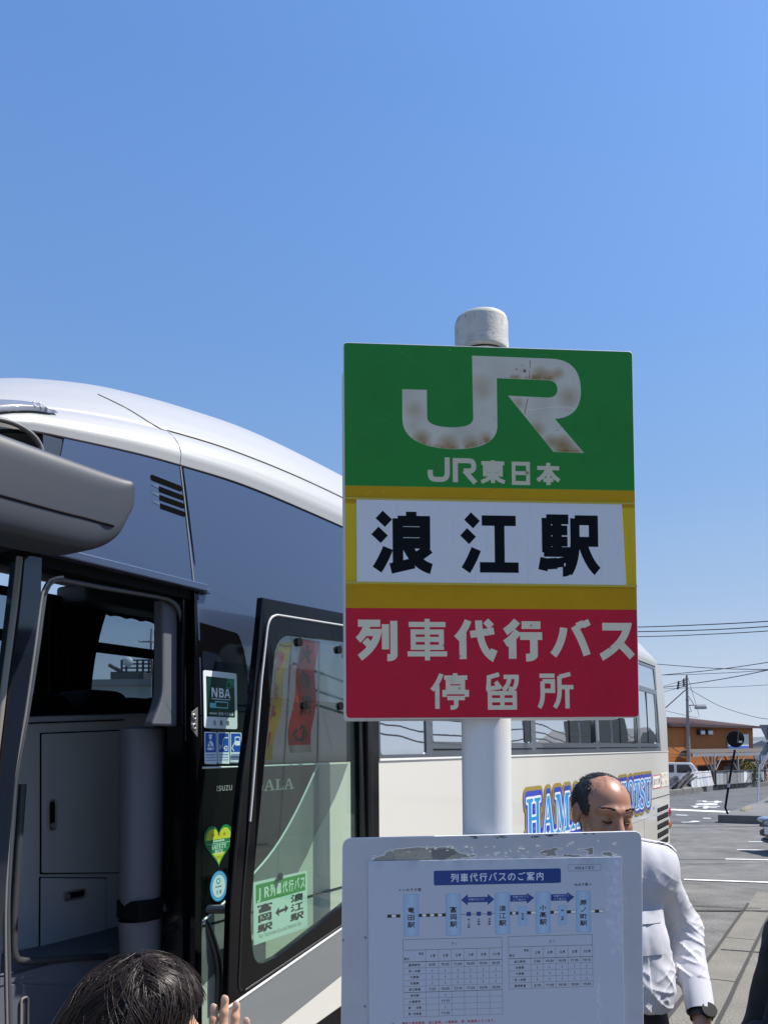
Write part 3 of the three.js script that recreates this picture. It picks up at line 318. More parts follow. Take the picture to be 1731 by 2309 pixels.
// ---------------------------------------------------------------- the bus stop sign
{
  const W = 1312, H = 1676, BE = 'rgb(234,224,194)';
  const face = canvasTex(W, H, (x) => {
    x.setTransform(2 * 656 / 653, 0, 0, 2, -775 * 2 * 656 / 653, -782 * 2);           // draw in survey units
    x.fillStyle = '#2c8a36'; x.fillRect(700, 700, 900, 405);
    x.fillStyle = '#3d9a3a'; x.fillRect(700, 1102.5, 900, 2);
    x.fillStyle = '#c89a00'; x.fillRect(700, 1104, 900, 40); x.fillRect(700, 1326, 900, 51);
    x.fillStyle = '#dcbc20'; x.fillRect(700, 1144, 900, 182);
    x.fillStyle = '#d01f3a'; x.fillRect(700, 1377, 900, 400);
    for (let i = 0; i < 900; i++) { x.fillStyle = `rgba(${rnd() > 0.5 ? '255,255,255' : '0,0,0'},${rr(0.01, 0.035)})`; x.fillRect(rr(770, 1430), rr(780, 1630), rr(1, 26), rr(0.5, 2)); }
    for (let i = 0; i < 90; i++) { const a = rr(775, 1440); blot(x, a, rr(780, 1620), rr(10, 70), '40,40,30', rr(0.01, 0.05)); }
    for (let i = 0; i < 60; i++) { x.strokeStyle = `rgba(${rnd() > 0.4 ? '235,235,225' : '30,30,30'},${rr(0.08, 0.3)})`; x.lineWidth = rr(0.3, 0.9); x.beginPath(); const a = rr(780, 1430), b = rr(785, 1615); x.moveTo(a, b); x.lineTo(a + rr(-22, 22), b + rr(-7, 7)); x.stroke(); }
    for (const [a, b] of [[830, 1117], [822, 1122], [860, 1115], [1010, 790], [1300, 1350], [900, 1352]]) { x.fillStyle = 'rgba(240,238,220,.8)'; x.fillRect(a, b, 2.2, 1.2); }
    const z1 = (f) => { x.save(); x.translate(760, 680); x.scale(1 / 2.3686, 1 / 2.3686); f(); x.restore(); };
    const z2 = (f) => { x.save(); x.translate(760, 1100); x.scale(1 / 2.3686, 1 / 2.3686); f(); x.restore(); };
    z1(() => {
      const p = new Path2D('M340 483L468 483L468 630Q470 682 600 682Q713 680 716 628L713 290L1150 293Q1297 300 1297 460Q1297 608 1152 620L1307 802L1145 800L905 502L1110 507Q1170 507 1172 460Q1172 412 1120 410L842 406L842 662Q842 795 600 797Q340 790 340 640Z');
      x.fillStyle = 'rgb(216,211,194)'; x.fill(p); x.lineWidth = 3; x.strokeStyle = 'rgba(230,228,210,.7)'; x.stroke(p);
      x.save(); x.clip(p);
      for (let i = 0; i < 70; i++) blot(x, rr(340, 1300), rr(290, 800), rr(10, 110), '120,100,66', rr(0.02, 0.11));
      for (const [a, b, r, k] of [[440, 745, 60, 0.6], [580, 775, 70, 0.6], [700, 768, 60, 0.5], [780, 740, 50, 0.4], [1190, 765, 70, 0.75], [1130, 745, 50, 0.5], [1080, 385, 60, 0.6], [1140, 390, 50, 0.45], [1180, 370, 40, 0.4], [1235, 500, 70, 0.35], [760, 460, 90, 0.3], [400, 590, 60, 0.3], [960, 540, 40, 0.35], [1060, 680, 50, 0.4], [1240, 790, 60, 0.4]]) blot(x, a, b, r, '140,98,44', k);
      for (let i = 0; i < 26; i++) blot(x, rr(340, 1300), rr(290, 800), rr(2, 6), '70,50,30', rr(0.3, 0.8)); blot(x, 994, 363, 12, '60,30,14', 0.9); blot(x, 950, 356, 7, '80,50,24', 0.7);
      x.restore();
      x.save(); x.clip(p); for (let i = 0; i < 60; i++) { const t = rnd(), q = t < 0.45 ? [lerp(380, 800, rnd()), 0] : t < 0.75 ? [lerp(880, 1160, rnd()), 400] : [lerp(1120, 1290, rnd()), 796]; if (!q[1]) q[1] = 792 - 60 * ((q[0] - 590) / 230) ** 2; blot(x, q[0], q[1], rr(8, 26), '138,92,40', rr(0.15, 0.4)); } x.restore();
      x.strokeStyle = 'rgba(150,60,30,.8)'; x.lineWidth = 4; x.stroke(new Path2D('M1024 305L1020 404M1008 515L990 598')); x.strokeStyle = 'rgba(235,232,220,.9)'; x.lineWidth = 3; x.stroke(new Path2D('M1000 580Q1090 565 1150 556Q1220 548 1270 566M1016 320L1030 402'));
      x.lineWidth = 27; x.lineJoin = 'round'; x.strokeStyle = 'rgb(216,207,180)'; x.stroke(new Path2D('M573 843V925Q573 962 540 962H512Q484 962 483 935V912')); x.lineJoin = 'miter'; x.stroke(new Path2D('M616 976V859H690Q714 859 714 888Q714 914 690 914H660M664 912L722 978'));
      glyph(x, '東', 736, 840, 160, 150, 0.16, 'rgb(216,207,180)'); glyph(x, '日', 896, 848, 140, 144, 0.17, 'rgb(216,207,180)'); glyph(x, '本', 1036, 846, 156, 150, 0.17, 'rgb(216,207,180)');
      for (let i = 0; i < 20; i++) { x.globalCompositeOperation = 'source-atop'; } x.globalCompositeOperation = 'source-over';
      blot(x, 1000, 918, 14, '90,60,30', 0.7); blot(x, 880, 930, 9, '80,50,30', 0.6);
    });
    z2(() => {
      [['列', 70, 324], ['車', 332, 586], ['代', 584, 840], ['行', 840, 1094], ['バ', 1096, 1344], ['ス', 1350, 1588]].forEach(([c, a, b]) => glyph(x, c, a, 692, b - a, 256, c === '車' ? 0.118 : c === '列' || c === '代' ? 0.172 : 0.192, BE));
      [['停', 462, 684], ['留', 744, 958], ['所', 1028, 1246]].forEach(([c, a, b]) => glyph(x, c, a, 984, b - a, 216, 0.12, BE));
      for (let i = 0; i < 70; i++) blot(x, rr(80, 1580), rr(690, 1200), rr(8, 34), '120,20,40', 0.05);
      for (const [a, b] of [[240, 715], [545, 852], [628, 908], [1010, 745], [1295, 918], [1432, 862], [625, 1078], [888, 1120]]) blot(x, a, b, 10, '110,80,40', 0.55);
    });
  });
  const plate = canvasTex(1212, 372, (x, w, h) => {
    x.fillStyle = 'rgb(226,227,229)'; x.fillRect(0, 0, w, h);
    for (let i = 0; i < 200; i++) { x.fillStyle = `rgba(${rnd() > 0.5 ? '255,255,255' : '90,100,120'},${rr(0.01, 0.03)})`; x.fillRect(rr(0, w), rr(0, h), rr(2, 14), rr(10, 120)); }
    x.scale(1212 / 1440, 372 / 440); x.translate(-98, -98);
    glyph(x, '浪', 152, 132, 376, 376, 0.17, '#0c0f14'); glyph(x, '江', 622, 134, 364, 372, 0.17, '#0c0f14'); glyph(x, '駅', 1050, 132, 362, 376, 0.16, '#0c0f14');
  });
  const PX = 0.1648, PZ = -1.22, phi = 0.075;
  const s = thing('bus_stop_sign', 'white pole with green, yellow and red rail replacement bus sign and a timetable board', 'sign', [0.1685, 0, -1.27]);
  const mPole = M(0.74, 0.745, 0.75, 0.42, { clearcoat: 0.25, clearcoatRoughness: 0.35, bumpMap: grit, bumpScale: 0.0004 });
  const capTex = canvasTex(512, 256, (x, w, h) => { x.fillStyle = 'rgb(196,195,188)'; x.fillRect(0, 0, w, h); for (let i = 0; i < 260; i++) blot(x, rr(0, w), rr(0, h), rr(2, 22), rnd() > 0.6 ? '90,86,74' : '230,230,224', rr(0.05, 0.25)); for (let i = 0; i < 40; i++) { x.fillStyle = `rgba(50,48,42,${rr(0.2, 0.6)})`; x.fillRect(rr(0, w), rr(0, h), rr(1, 5), rr(1, 14)); } });
  part('pole', [cyl(0.0405, 0.0405, 2.46, 0, 0, 0, 48)], mPole, s);
  const lath = new THREE.LatheGeometry([[0.0415, 2.4165], [0.0452, 2.4175], [0.0456, 2.423], [0.0452, 2.436], [0.0446, 2.438], [0.0446, 2.470], [0.0425, 2.478], [0.036, 2.4805], [0, 2.482]].map((p) => new THREE.Vector2(...p)), 56);
  part('pole_cap', lath, M(1, 1, 1, 0.7, { map: capTex, bumpMap: grit, bumpScale: 0.0008 }), s, 'weathered grey plastic cap on the pole');
  part('cap_gap', new THREE.TorusGeometry(0.0415, 0.0016, 6, 48).rotateX(Math.PI / 2).translate(0, 2.416, 0), M(0.03, 0.028, 0.025, 0.9), s);
  const board = new THREE.Group(); board.name = 'sign_board'; board.position.set(PX - 0.1685, 0, PZ + 1.27); board.rotation.y = phi; s.add(board); board.userData.label = 'upper board with green, yellow, white and red fields';
  const outline = (x0, y0, x1, y1, r) => roundPoly([[x0, y0], [x1, y0], [x1, y1], [x0, y1]], r);
  const mEdge = M(0.72, 0.72, 0.70, 0.5);
  part('panel', ext(outline(-0.2262, 1.8062, 0.2478, 2.4082, 0.008), 0.004, { bevel: 0.0008 }), mEdge, board);
  part('face_print', unitUV(flat(outline(-0.2245, 1.808, 0.2462, 2.4064, [0.007, 0.007, 0.005, 0.005]))).translate(0, 0, 0.0006), M(1, 1, 1, 0.55, { map: face, specularIntensity: 0.5, bumpMap: grit, bumpScale: 0.0003 }), board);
  const np = ext([[-0.2065, 2.0225], [0.2288, 2.0205], [0.2240, 2.1535], [-0.2065, 2.1548]], 0.0011, { bevel: 0.0002 }); part('name_plate', unitUV(np).translate(0, 0, 0.0021), [M(1, 1, 1, 0.6, { map: plate, specularIntensity: 0.3 }), mEdge], board, 'white paper label with the station name in black');
  const mTape = M(0.58, 0.47, 0.05, 0.4);
  part('tape', [flat([[-0.2250, 2.154], [0.2455, 2.153], [0.2455, 2.1562], [-0.225, 2.1572]]).translate(0, 0, 0.0024), flat([[-0.2250, 2.0197], [0.2468, 2.0177], [0.2468, 2.0212], [-0.225, 2.0233]]).translate(0, 0, 0.0024)], mTape, board);
  part('back_panel', ext(outline(-0.2262, 1.8062, 0.2478, 2.4082, 0.008), 0.004, { bevel: 0.0008 }).translate(0, 0, -0.096), mEdge, board);
  for (const y of [1.87, 2.34]) part('bracket', [box(0.13, 0.028, 0.006, 0, y, -0.007, 0.001), box(0.13, 0.028, 0.006, 0, y, -0.093, 0.001), box(0.006, 0.028, 0.09, -0.052, y, -0.05), box(0.006, 0.028, 0.09, 0.052, y, -0.05)], M(0.5, 0.5, 0.5, 0.4, { metalness: 0.7 }), board);

  // timetable board below
  const nb = new THREE.Group(); nb.name = 'notice_board'; nb.position.copy(board.position); nb.rotation.y = phi; s.add(nb); nb.userData.label = 'white lower board with peeling paint and a taped timetable';
  const bt = canvasTex(1024, 1280, (x, w, h) => {
    x.fillStyle = 'rgb(192,194,199)'; x.fillRect(0, 0, w, h);
    for (let i = 0; i < 500; i++) blot(x, rr(0, w), rr(0, h), rr(10, 90), rnd() > 0.5 ? '150,155,165' : '235,236,240', rr(0.02, 0.08));
    const S = w / 1604; x.scale(S, S); x.translate(-14, -85);
    const ragged = (pts, fill, edge, w) => { const P = []; for (let i = 0; i < pts.length; i++) { const a = pts[i], b = pts[(i + 1) % pts.length], n = Math.max(2, Math.round(Math.hypot(b[0] - a[0], b[1] - a[1]) / 9)); for (let k = 0; k < n; k++) P.push([lerp(a[0], b[0], k / n) + rr(-3, 3), lerp(a[1], b[1], k / n) + rr(-3, 3)]); } x.beginPath(); P.forEach(([a, b], i) => i ? x.lineTo(a, b) : x.moveTo(a, b)); x.closePath(); x.fillStyle = fill; x.fill(); x.lineWidth = w; x.strokeStyle = edge; x.lineJoin = 'round'; x.stroke(); };
    ragged([[182, 218], [200, 200], [250, 188], [262, 172], [300, 160], [400, 150], [520, 152], [602, 150], [632, 172], [652, 186], [690, 190], [735, 196], [728, 206], [600, 220], [420, 228], [240, 236], [190, 234]], 'rgb(158,157,146)', 'rgb(240,239,230)', 4.5);
    ragged([[300, 172], [492, 164], [498, 214], [310, 226]], 'rgb(176,172,154)', 'rgba(120,116,104,.5)', 2); ragged([[502, 164], [598, 160], [632, 184], [560, 216], [504, 216]], 'rgb(122,124,122)', 'rgba(90,90,88,.6)', 2);
    for (let i = 0; i < 26; i++) { x.strokeStyle = 'rgba(110,106,94,.6)'; x.lineWidth = 1.6; x.beginPath(); const a = rr(300, 490), b = rr(168, 216); x.moveTo(a, b); x.lineTo(a + rr(-16, 16), b + rr(-14, 14)); x.stroke(); }
    ragged([[1060, 196], [1085, 178], [1150, 164], [1192, 170], [1150, 184], [1160, 206], [1110, 214]], 'rgb(150,150,142)', 'rgb(236,234,224)', 3.5); ragged([[1270, 176], [1310, 170], [1356, 166], [1352, 204], [1320, 212], [1330, 186]], 'rgb(146,146,138)', 'rgb(238,236,228)', 4); ragged([[1196, 200], [1290, 208], [1280, 218], [1200, 214]], 'rgb(130,130,124)', 'rgb(225,222,212)', 3); ragged([[1404, 196], [1440, 190], [1480, 210], [1440, 218], [1408, 212]], 'rgb(150,148,138)', 'rgb(240,238,228)', 4);
    for (const [a, b, r] of [[825, 155, 7], [836, 192, 12], [850, 186, 8], [890, 190, 9], [955, 180, 7], [1003, 186, 6], [1230, 146, 10], [1244, 140, 7], [1216, 156, 6], [1380, 134, 5], [1466, 150, 9], [1476, 144, 5], [792, 198, 6], [690, 196, 10], [715, 190, 8], [196, 206, 7], [738, 236, 6], [945, 232, 5], [884, 236, 5]]) ragged([[a - r, b], [a, b - r * 0.7], [a + r, b - r * 0.2], [a + r * 0.4, b + r * 0.7]], 'rgb(236,234,224)', 'rgb(244,243,236)', 2.5);
    for (const [a, b, rw] of [[1130, 98, 36], [1325, 92, 40], [860, 104, 30], [1050, 104, 22], [720, 103, 16]]) { x.fillStyle = 'rgba(70,74,84,.75)'; for (let k = 0; k < 9; k++) { x.beginPath(); x.ellipse(a + rr(-rw, rw), b + rr(-4, 7), rr(3, 14), rr(1, 4), 0, 0, 7); x.fill(); } }
    for (const [a, b] of [[155, 610], [150, 960], [40, 620], [16, 118]]) blot(x, a, b, 9, '50,45,40', 0.8);
    x.fillStyle = 'rgba(120,120,110,.6)'; x.fillRect(138, 1052, 22, 120);
  });
  const bo = roundPoly([[-0.2395, 1.02], [0.2425, 1.02], [0.2478, 1.6245], [-0.2314, 1.6205]], [0.012, 0.012, 0.014, 0.016]);
  part('board_panel', unitUV(ext(bo, 0.005, { bevel: 0.001 })), [M(1, 1, 1, 0.4, { map: bt, clearcoat: 0.2, clearcoatRoughness: 0.4, bumpMap: grit, bumpScale: 0.0004 }), mEdge], nb);
  {
    const gs = []; for (let i = 0; i < 26; i++) { const a = rr(-0.185, -0.03), t = i < 16; const u = t ? a : rr(0.0, 0.19), v = t ? 1.592 + 0.008 * Math.sin((a + 0.2) * 12) + rr(-0.003, 0.004) : rr(1.585, 1.602); gs.push(box(rr(0.002, 0.006), rr(0.0006, 0.0018), rr(0.0006, 0.0022), u, v, 0.0009, 0).rotateZ(rr(-0.02, 0.02))); }
    part('paint_flake', gs, M(0.82, 0.81, 0.77, 0.7), nb); nb.children[nb.children.length - 1].userData.kind = 'stuff';
  }
  const pt = canvasTex(2048, 1505, (x, w, h) => {
    x.fillStyle = 'rgb(196,203,216)'; x.fillRect(0, 0, w, h);
    const S = w / 1376; x.scale(S, S);
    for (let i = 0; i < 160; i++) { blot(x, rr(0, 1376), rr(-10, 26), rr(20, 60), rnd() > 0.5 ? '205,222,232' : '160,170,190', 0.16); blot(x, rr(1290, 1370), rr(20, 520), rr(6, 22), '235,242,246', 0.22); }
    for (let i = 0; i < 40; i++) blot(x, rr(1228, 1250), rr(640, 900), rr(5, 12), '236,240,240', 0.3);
    const BL = '#15408c', DK = '#1d2533';
    x.fillStyle = BL; x.beginPath(); x.roundRect(349, 56, 690, 78, 9); x.fill();
    write(x, '列車代行バスのご案内', 437, 69, 49, 52, 0.115, '#e9eef6', 2.4);
    x.strokeStyle = '#4b5565'; x.lineWidth = 1.6; x.strokeRect(1082, 38, 178, 34); latin(x, 'H30.4.1', 1150, 63, 20, 66, '#2a3342'); write(x, '改正', 1188, 46, 17, 19, 0.11, '#2a3342', 2);
    write(x, '←いわき方面', 160, 145, 19, 18, 0.13, DK, 1.5); write(x, '仙台方面→', 1112, 136, 18, 17, 0.13, DK, 1.5);
    x.strokeStyle = DK; x.lineWidth = 2; const Y = 290;
    const rail = (a, b, first = true) => { const n = Math.round((b - a) / 21), st = (b - a) / n; x.strokeStyle = '#333'; x.lineWidth = 1.4; x.fillStyle = '#f2f2f4'; x.fillRect(a, Y - 7, b - a, 15); x.strokeRect(a, Y - 7, b - a, 15); for (let i = 0; i < n; i++) if ((i % 2 === 0) === first) { x.fillStyle = '#26221c'; x.fillRect(a + i * st, Y - 8, st, 17); } };
    rail(100, 168); rail(264, 412); rail(752, 808); rail(848, 898); rail(972, 1022); rail(1066, 1118); rail(1200, 1270, false);
    x.fillStyle = '#222c3c'; x.fillRect(492, Y - 1, 186, 2.5);
    for (const [a, b, t] of [[186, 178, '竜田駅'], [412, 180, '富岡駅'], [677, 180, '浪江駅'], [898, 180, '小高駅'], [1120, 180, '原ノ町駅']]) {
      const gr = x.createLinearGradient(a, 0, a + 80, 0); gr.addColorStop(0, '#9dbfe0'); gr.addColorStop(0.5, '#b9d3ea'); gr.addColorStop(1, '#9dbfe0'); x.fillStyle = gr; x.beginPath(); x.roundRect(a, b, 80, 220, 8); x.fill(); x.strokeStyle = '#7fa9d4'; x.lineWidth = 2; x.stroke();
      const hh = t.length === 3 ? 35 : 33; write(x, t, a + 19, b + (t.length === 3 ? 66 : 46), 42, hh, 0.125, '#141c2b', 3.5, true);
    }
    for (const [a, t] of [[804, '桃内駅'], [1022, '磐城太田駅']]) { x.fillStyle = '#a9c8e6'; x.beginPath(); x.roundRect(a, 256, 46, 100, 6); x.fill(); x.strokeStyle = '#7fa9d4'; x.stroke(); write(x, t, a + 15, t.length > 3 ? 276 : 290, 16, t.length > 3 ? 11 : 12, 0.13, '#18202e', 1, true); }
    for (const [a, t] of [[535, '夜ノ森駅'], [589, '大野駅'], [646, '双葉駅']]) { x.fillStyle = BL; x.fillRect(a - 12, Y - 12, 24, 22); write(x, t, a - 8, Y + 22, 16, 12, 0.13, DK, 1.2, true); }
    const arrow = (a, b, two, rows) => { x.fillStyle = BL; x.beginPath(); if (two) [[a, 214], [a + 36, 184], [a + 36, 200], [b - 36, 200], [b - 36, 184], [b, 214], [b - 36, 244], [b - 36, 228], [a + 36, 228], [a + 36, 244]].forEach((p) => x.lineTo(...p)); else [[a, 194], [b - 42, 194], [b - 42, 184], [b, 211], [b - 42, 242], [b - 42, 229], [a, 229]].forEach((p) => x.lineTo(...p)); x.fill(); rows.forEach((r, i) => write(x, r, a + (two ? 40 : 14), (two ? 206 : 197) + i * 16, 14, 13, 0.11, '#cfdcf0', 0.4)); };
    arrow(494, 674, true, ['列車代行バス']); arrow(760, 892, false, ['列車代行バス', '上下便のみ']); arrow(982, 1112, false, ['列車代行バス', '上下便のみ']);
    const table = (x0, y0, cols, heads, rows, title, hH) => {
      const tw = cols[cols.length - 1]; x.strokeStyle = '#2b3340'; x.lineWidth = 1.7; x.strokeRect(x0, y0, tw, hH); write(x, title, x0 + tw / 2 - 10, y0 + hH / 2 - 8, 17, 18, 0.11, DK, 2);
      const y1 = y0 + hH, h1 = 62, rh = 32; x.lineWidth = 1.1; x.strokeRect(x0, y1, tw, h1 + rh * rows.length); write(x, '便名', x0 + cols[0] * 0.68, y1 + 12, 14, 15, 0.12, DK); write(x, '駅名', x0 + 4, y1 + 38, 14, 15, 0.12, DK);
      heads.forEach((t, i) => { const c = (cols[i] + cols[i + 1]) / 2 + x0; latin(x, t, c - 6, y1 + 40, 19, 0, DK); write(x, '便', c + (t.length > 1 ? 8 : 2), y1 + 24, 15, 17, 0.12, DK); });
      rows.forEach(([st, cells], r) => { const y = y1 + h1 + r * rh; x.lineWidth = r === 0 || r === 5 ? 2.6 : 1; x.strokeStyle = '#2b3340'; x.beginPath(); x.moveTo(x0, y); x.lineTo(x0 + tw, y); x.stroke(); const sw = Math.min(15, 66 / st.length); write(x, st, x0 + cols[0] / 2 - st.length * (sw + 1) / 2, y + 9, sw, 15, 0.13, '#161d2a', 1); cells.forEach((t, i) => { if (!t) return; const c = (cols[i] + cols[i + 1]) / 2 + x0; if (t === '|') { x.lineWidth = 1.5; x.beginPath(); x.moveTo(c, y + 8); x.lineTo(c, y + 23); x.moveTo(c - 3, y + 18); x.lineTo(c, y + 23); x.lineTo(c + 3, y + 18); x.stroke(); } else latin(x, t, c, y + 23, 18, Math.min(58, t.length * 9), '#161d2a'); }); });
      x.lineWidth = 1; for (const c of cols) { x.beginPath(); x.moveTo(x0 + c, y1); x.lineTo(x0 + c, y1 + h1 + rh * rows.length); x.stroke(); } return y1 + h1 + rh * rows.length;
    };
    const D6 = ['|', '|', '|', '|', '|', '|'], D5 = ['|', '|', '|', '|', '|'];
    table(182, 416, [120, 188, 257, 325, 393, 461, 530], ['1', '3', '5', '7', '9', '11'], [['富岡駅発', ['6:55', '10:25', '11:40', '16:59', '19:20', '20:20']], ['夜ノ森駅', D6], ['大野駅', D6], ['双葉駅', D6], ['浪江駅着', ['7:25', '10:55', '12:10', '17:29', '19:50', '20:50']], ['桃内駅', ['', '|']], ['小高駅発', ['', '11:15']], ['磐城太田駅', ['', '|']], ['原ノ町駅着', ['', '11:35']]], '下り', 56);
    table(748, 414, [120, 188, 256, 324, 392, 458], ['2', '4', '6', '8', '10'], [['浪江駅発', ['7:40', '10:30', '16:28', '17:30', '19:15']], ['双葉駅', D5], ['大野駅', D5], ['夜ノ森駅', D5], ['富岡駅着', ['8:10', '11:00', '16:58', '18:00', '19:45']]], '上り', 56);
    write(x, '※乗降場所は富岡駅前、浪江駅前、小高駅前、原ノ町駅前となります。', 118, 846, 17, 18, 0.12, '#b02a4a', 0.6); write(x, '交通の場所により大意があることがあります。', 240, 870, 17, 18, 0.12, '#b02a4a', 0.6);
  });
  const paper = (() => { const g = ext(outline(-0.1918, 1.2873, 0.2126, 1.5842, 0.002), 0.0012, { bevel: 0.0003 }); return unitUV(g); })();
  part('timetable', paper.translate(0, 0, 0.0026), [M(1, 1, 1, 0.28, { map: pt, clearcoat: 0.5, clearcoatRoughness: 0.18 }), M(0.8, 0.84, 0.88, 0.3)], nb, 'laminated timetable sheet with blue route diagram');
  for (const y of [1.5, 1.14]) part('board_clamp', [box(0.13, 0.03, 0.008, 0, y, -0.009, 0.001), box(0.006, 0.03, 0.06, -0.05, y, -0.035), box(0.006, 0.03, 0.06, 0.05, y, -0.035)], M(0.5, 0.5, 0.5, 0.4, { metalness: 0.7 }), nb);
}
// ---------------------------------------------------------------- the coach: its own axes are x rearwards, y up, z out from its near side
const BUS_A = 30.9 * Math.PI / 180, BUS_P = 2.45;
const mCream = M(0.73, 0.705, 0.625, 0.32, { clearcoat: 0.9, clearcoatRoughness: 0.06, bumpMap: coarse, bumpScale: 0.0015 });
const mWhite = M(0.41, 0.408, 0.395, 0.45, { clearcoat: 0.3, clearcoatRoughness: 0.2 });
const mSlate = M(0.062, 0.088, 0.15, 0.30, { metalness: 0.4, clearcoat: 1, clearcoatRoughness: 0.05 });
const mBlack = M(0.004, 0.004, 0.005, 0.10, { specularIntensity: 0.55 });
const mGlossDark = M(0.010, 0.014, 0.024, 0.06, { specularIntensity: 1.6 });
const mRubber = M(0.008, 0.008, 0.009, 0.7, { specularIntensity: 0.25 });
const mTrim = M(0.30, 0.30, 0.29, 0.38, { metalness: 0.5 });
const mChrome = M(0.72, 0.72, 0.70, 0.22, { metalness: 0.9 });
const mSilver = M(0.27, 0.285, 0.285, 0.36, { metalness: 0.35, clearcoat: 0.8, clearcoatRoughness: 0.08 });
const mPin = M(0.85, 0.85, 0.83, 0.3, { clearcoat: 0.5 });
const mGreyTrim = M(0.11, 0.12, 0.14, 0.65);
const mLocker = M(0.60, 0.60, 0.585, 0.55, { bumpMap: grit, bumpScale: 0.0006 });
const mDark = M(0.016, 0.018, 0.022, 0.7);
const mSteel = M(0.11, 0.125, 0.14, 0.42, { metalness: 0.6 });
const mGlassDark = new THREE.MeshPhysicalMaterial({ color: C(0.10, 0.12, 0.125), roughness: 0.012, transmission: 0.95, thickness: 0, ior: 1.85, side: THREE.DoubleSide });
const mGlassClear = new THREE.MeshPhysicalMaterial({ color: C(0.60, 0.78, 0.68), roughness: 0.012, transmission: 0.97, thickness: 0, ior: 1.85, side: THREE.DoubleSide });
const mMirrorFilm = M(0.62, 0.66, 0.70, 0.012, { metalness: 0.92, bumpMap: coarse, bumpScale: 0.006 });
const mGlassGrey = new THREE.MeshPhysicalMaterial({ color: C(0.60, 0.66, 0.70), roughness: 0.015, transmission: 0.95, thickness: 0, ior: 1.52, side: THREE.DoubleSide });
const bus = thing('coach', 'cream and black coach with its front door swung open beside the bus stop sign', 'bus', [-BUS_P * Math.cos(BUS_A), 0, -BUS_P * Math.sin(BUS_A)], Math.PI / 2 - BUS_A);
{
  const lean = (h) => h > 1.6 ? -0.029 * (h - 1.6) ** 2 : 0, W = 2.5, S1 = 13.1;
  function side(pts, o = {}) {                                         // a plate on the near side, following its lean
    let g = ext(pts, o.thick ?? 0.004, { holes: o.holes, bevel: o.bevel || 0 });
    if (!o.stiff) g = new TessellateModifier(o.cell || 0.35, 7).modify(g);
    g = g.index ? g.toNonIndexed() : g; const p = g.attributes.position;
    for (let i = 0; i < p.count; i++) { const s = p.getX(i), h = p.getY(i); let z = p.getZ(i) + (o.off || 0) + lean(h); if (o.far) z = -W - z; p.setXYZ(i, s, h, z); }
    g.deleteAttribute('normal'); g = toCreasedNormals(mergeVertices(g, 1e-4), 0.5); return g;
  }
  // roof edge and roof height along the bus
  const curve = (tab) => (s) => { if (s <= tab[0][0]) return tab[0][1]; for (let i = 1; i < tab.length; i++) if (s <= tab[i][0]) { const [a, b] = [tab[i - 1], tab[i]], p = tab[i - 2] || a, n = tab[i + 1] || b, t = (s - a[0]) / (b[0] - a[0]), w = b[0] - a[0], m0 = (b[1] - p[1]) / (b[0] - p[0] || 1) * w, m1 = (n[1] - a[1]) / (n[0] - a[0] || 1) * w, t2 = t * t, t3 = t2 * t; return (2 * t3 - 3 * t2 + 1) * a[1] + (t3 - 2 * t2 + t) * m0 + (-2 * t3 + 3 * t2) * b[1] + (t3 - t2) * m1; } return tab[tab.length - 1][1]; };
  const edgeH = curve([[1.1, 2.74], [1.3, 2.80], [1.55, 2.88], [1.72, 2.93], [1.814, 2.947], [2.19, 3.005], [2.435, 3.033], [2.846, 3.068], [3.36, 3.076], [4.2, 3.07], [11.0, 3.004], [12.4, 3.01], [13.1, 3.0]]);
  const topDrop = curve([[1.0, 1.06], [1.2, 0.93], [1.4, 0.76], [1.6, 0.60], [1.87, 0.46], [2.0, 0.395], [2.27, 0.29], [2.5, 0.222], [2.92, 0.135], [3.43, 0.055], [4.05, 0.022], [5, 0.015], [11.2, 0], [12.0, 0.05], [12.6, 0.17], [13.0, 0.34], [13.15, 0.6]]);
  const section = [[0, 0], [0.004, 0.06], [-0.012, 0.12], [-0.05, 0.185], [-0.09, 0.228], [-0.105, 0.236], [-0.115, 0.262], [-0.19, 0.365], [-0.34, 0.520], [-0.49, 0.628], [-0.74, 0.727], [-1.0, 0.775], [-1.19, 0.785]];
  const rearIn = (s) => s > 12.5 ? -0.30 * ((s - 12.5) / 0.65) ** 2.2 : 0, frontIn = (s) => s < 1.7 ? -0.38 * ((1.7 - s) / 0.6) ** 2 : 0;
  function roofPoint(s, t) {
    const k = t * (section.length - 1), i = Math.min(section.length - 2, Math.floor(k)), f = k - i, a = section[i], b = section[i + 1];
    const e = edgeH(s), n = lerp(a[0], b[0], f), u = lerp(a[1], b[1], f), full = 0.785 + (3.075 - e) * 0;
    const top = 3.86 - topDrop(s), h = e + u / 0.785 * Math.max(0.06, top - e);
    return [s, h, n + lean(3.0) - 0.004 + (rearIn(s) + frontIn(s)) * (1 - t)];
  }
  const n1 = 90, n2 = 36, sv = (u) => lerp(1.12, 13.12, u < 0.6 ? u / 0.6 * 0.3 : 0.3 + (u - 0.6) / 0.4 * 0.7);
  const half = gridSurf(n1, n2, (u, v) => roofPoint(sv(u), v)), mir = gridSurf(n1, n2, (u, v) => { const p = roofPoint(sv(u), v); return [p[0], p[1], -W - p[2]]; });
  const roof = part('roof', mergeVertices(merge([half, mir]).deleteAttribute('uv'), 1e-4), mWhite, bus, 'curved glossy white roof shell'); roof.geometry.computeVertexNormals();
  const crease = []; for (let s = 2.455; s < 11.5; s += s < 5 ? 0.12 : 0.6) { const p = roofPoint(s, 4.5 / 12); crease.push([p[0], p[1] + 0.002, p[2] + 0.004]); }
  part('panel_gap', tube(crease, 0.0038, 120, 5), M(0.05, 0.05, 0.05, 0.7), roof);
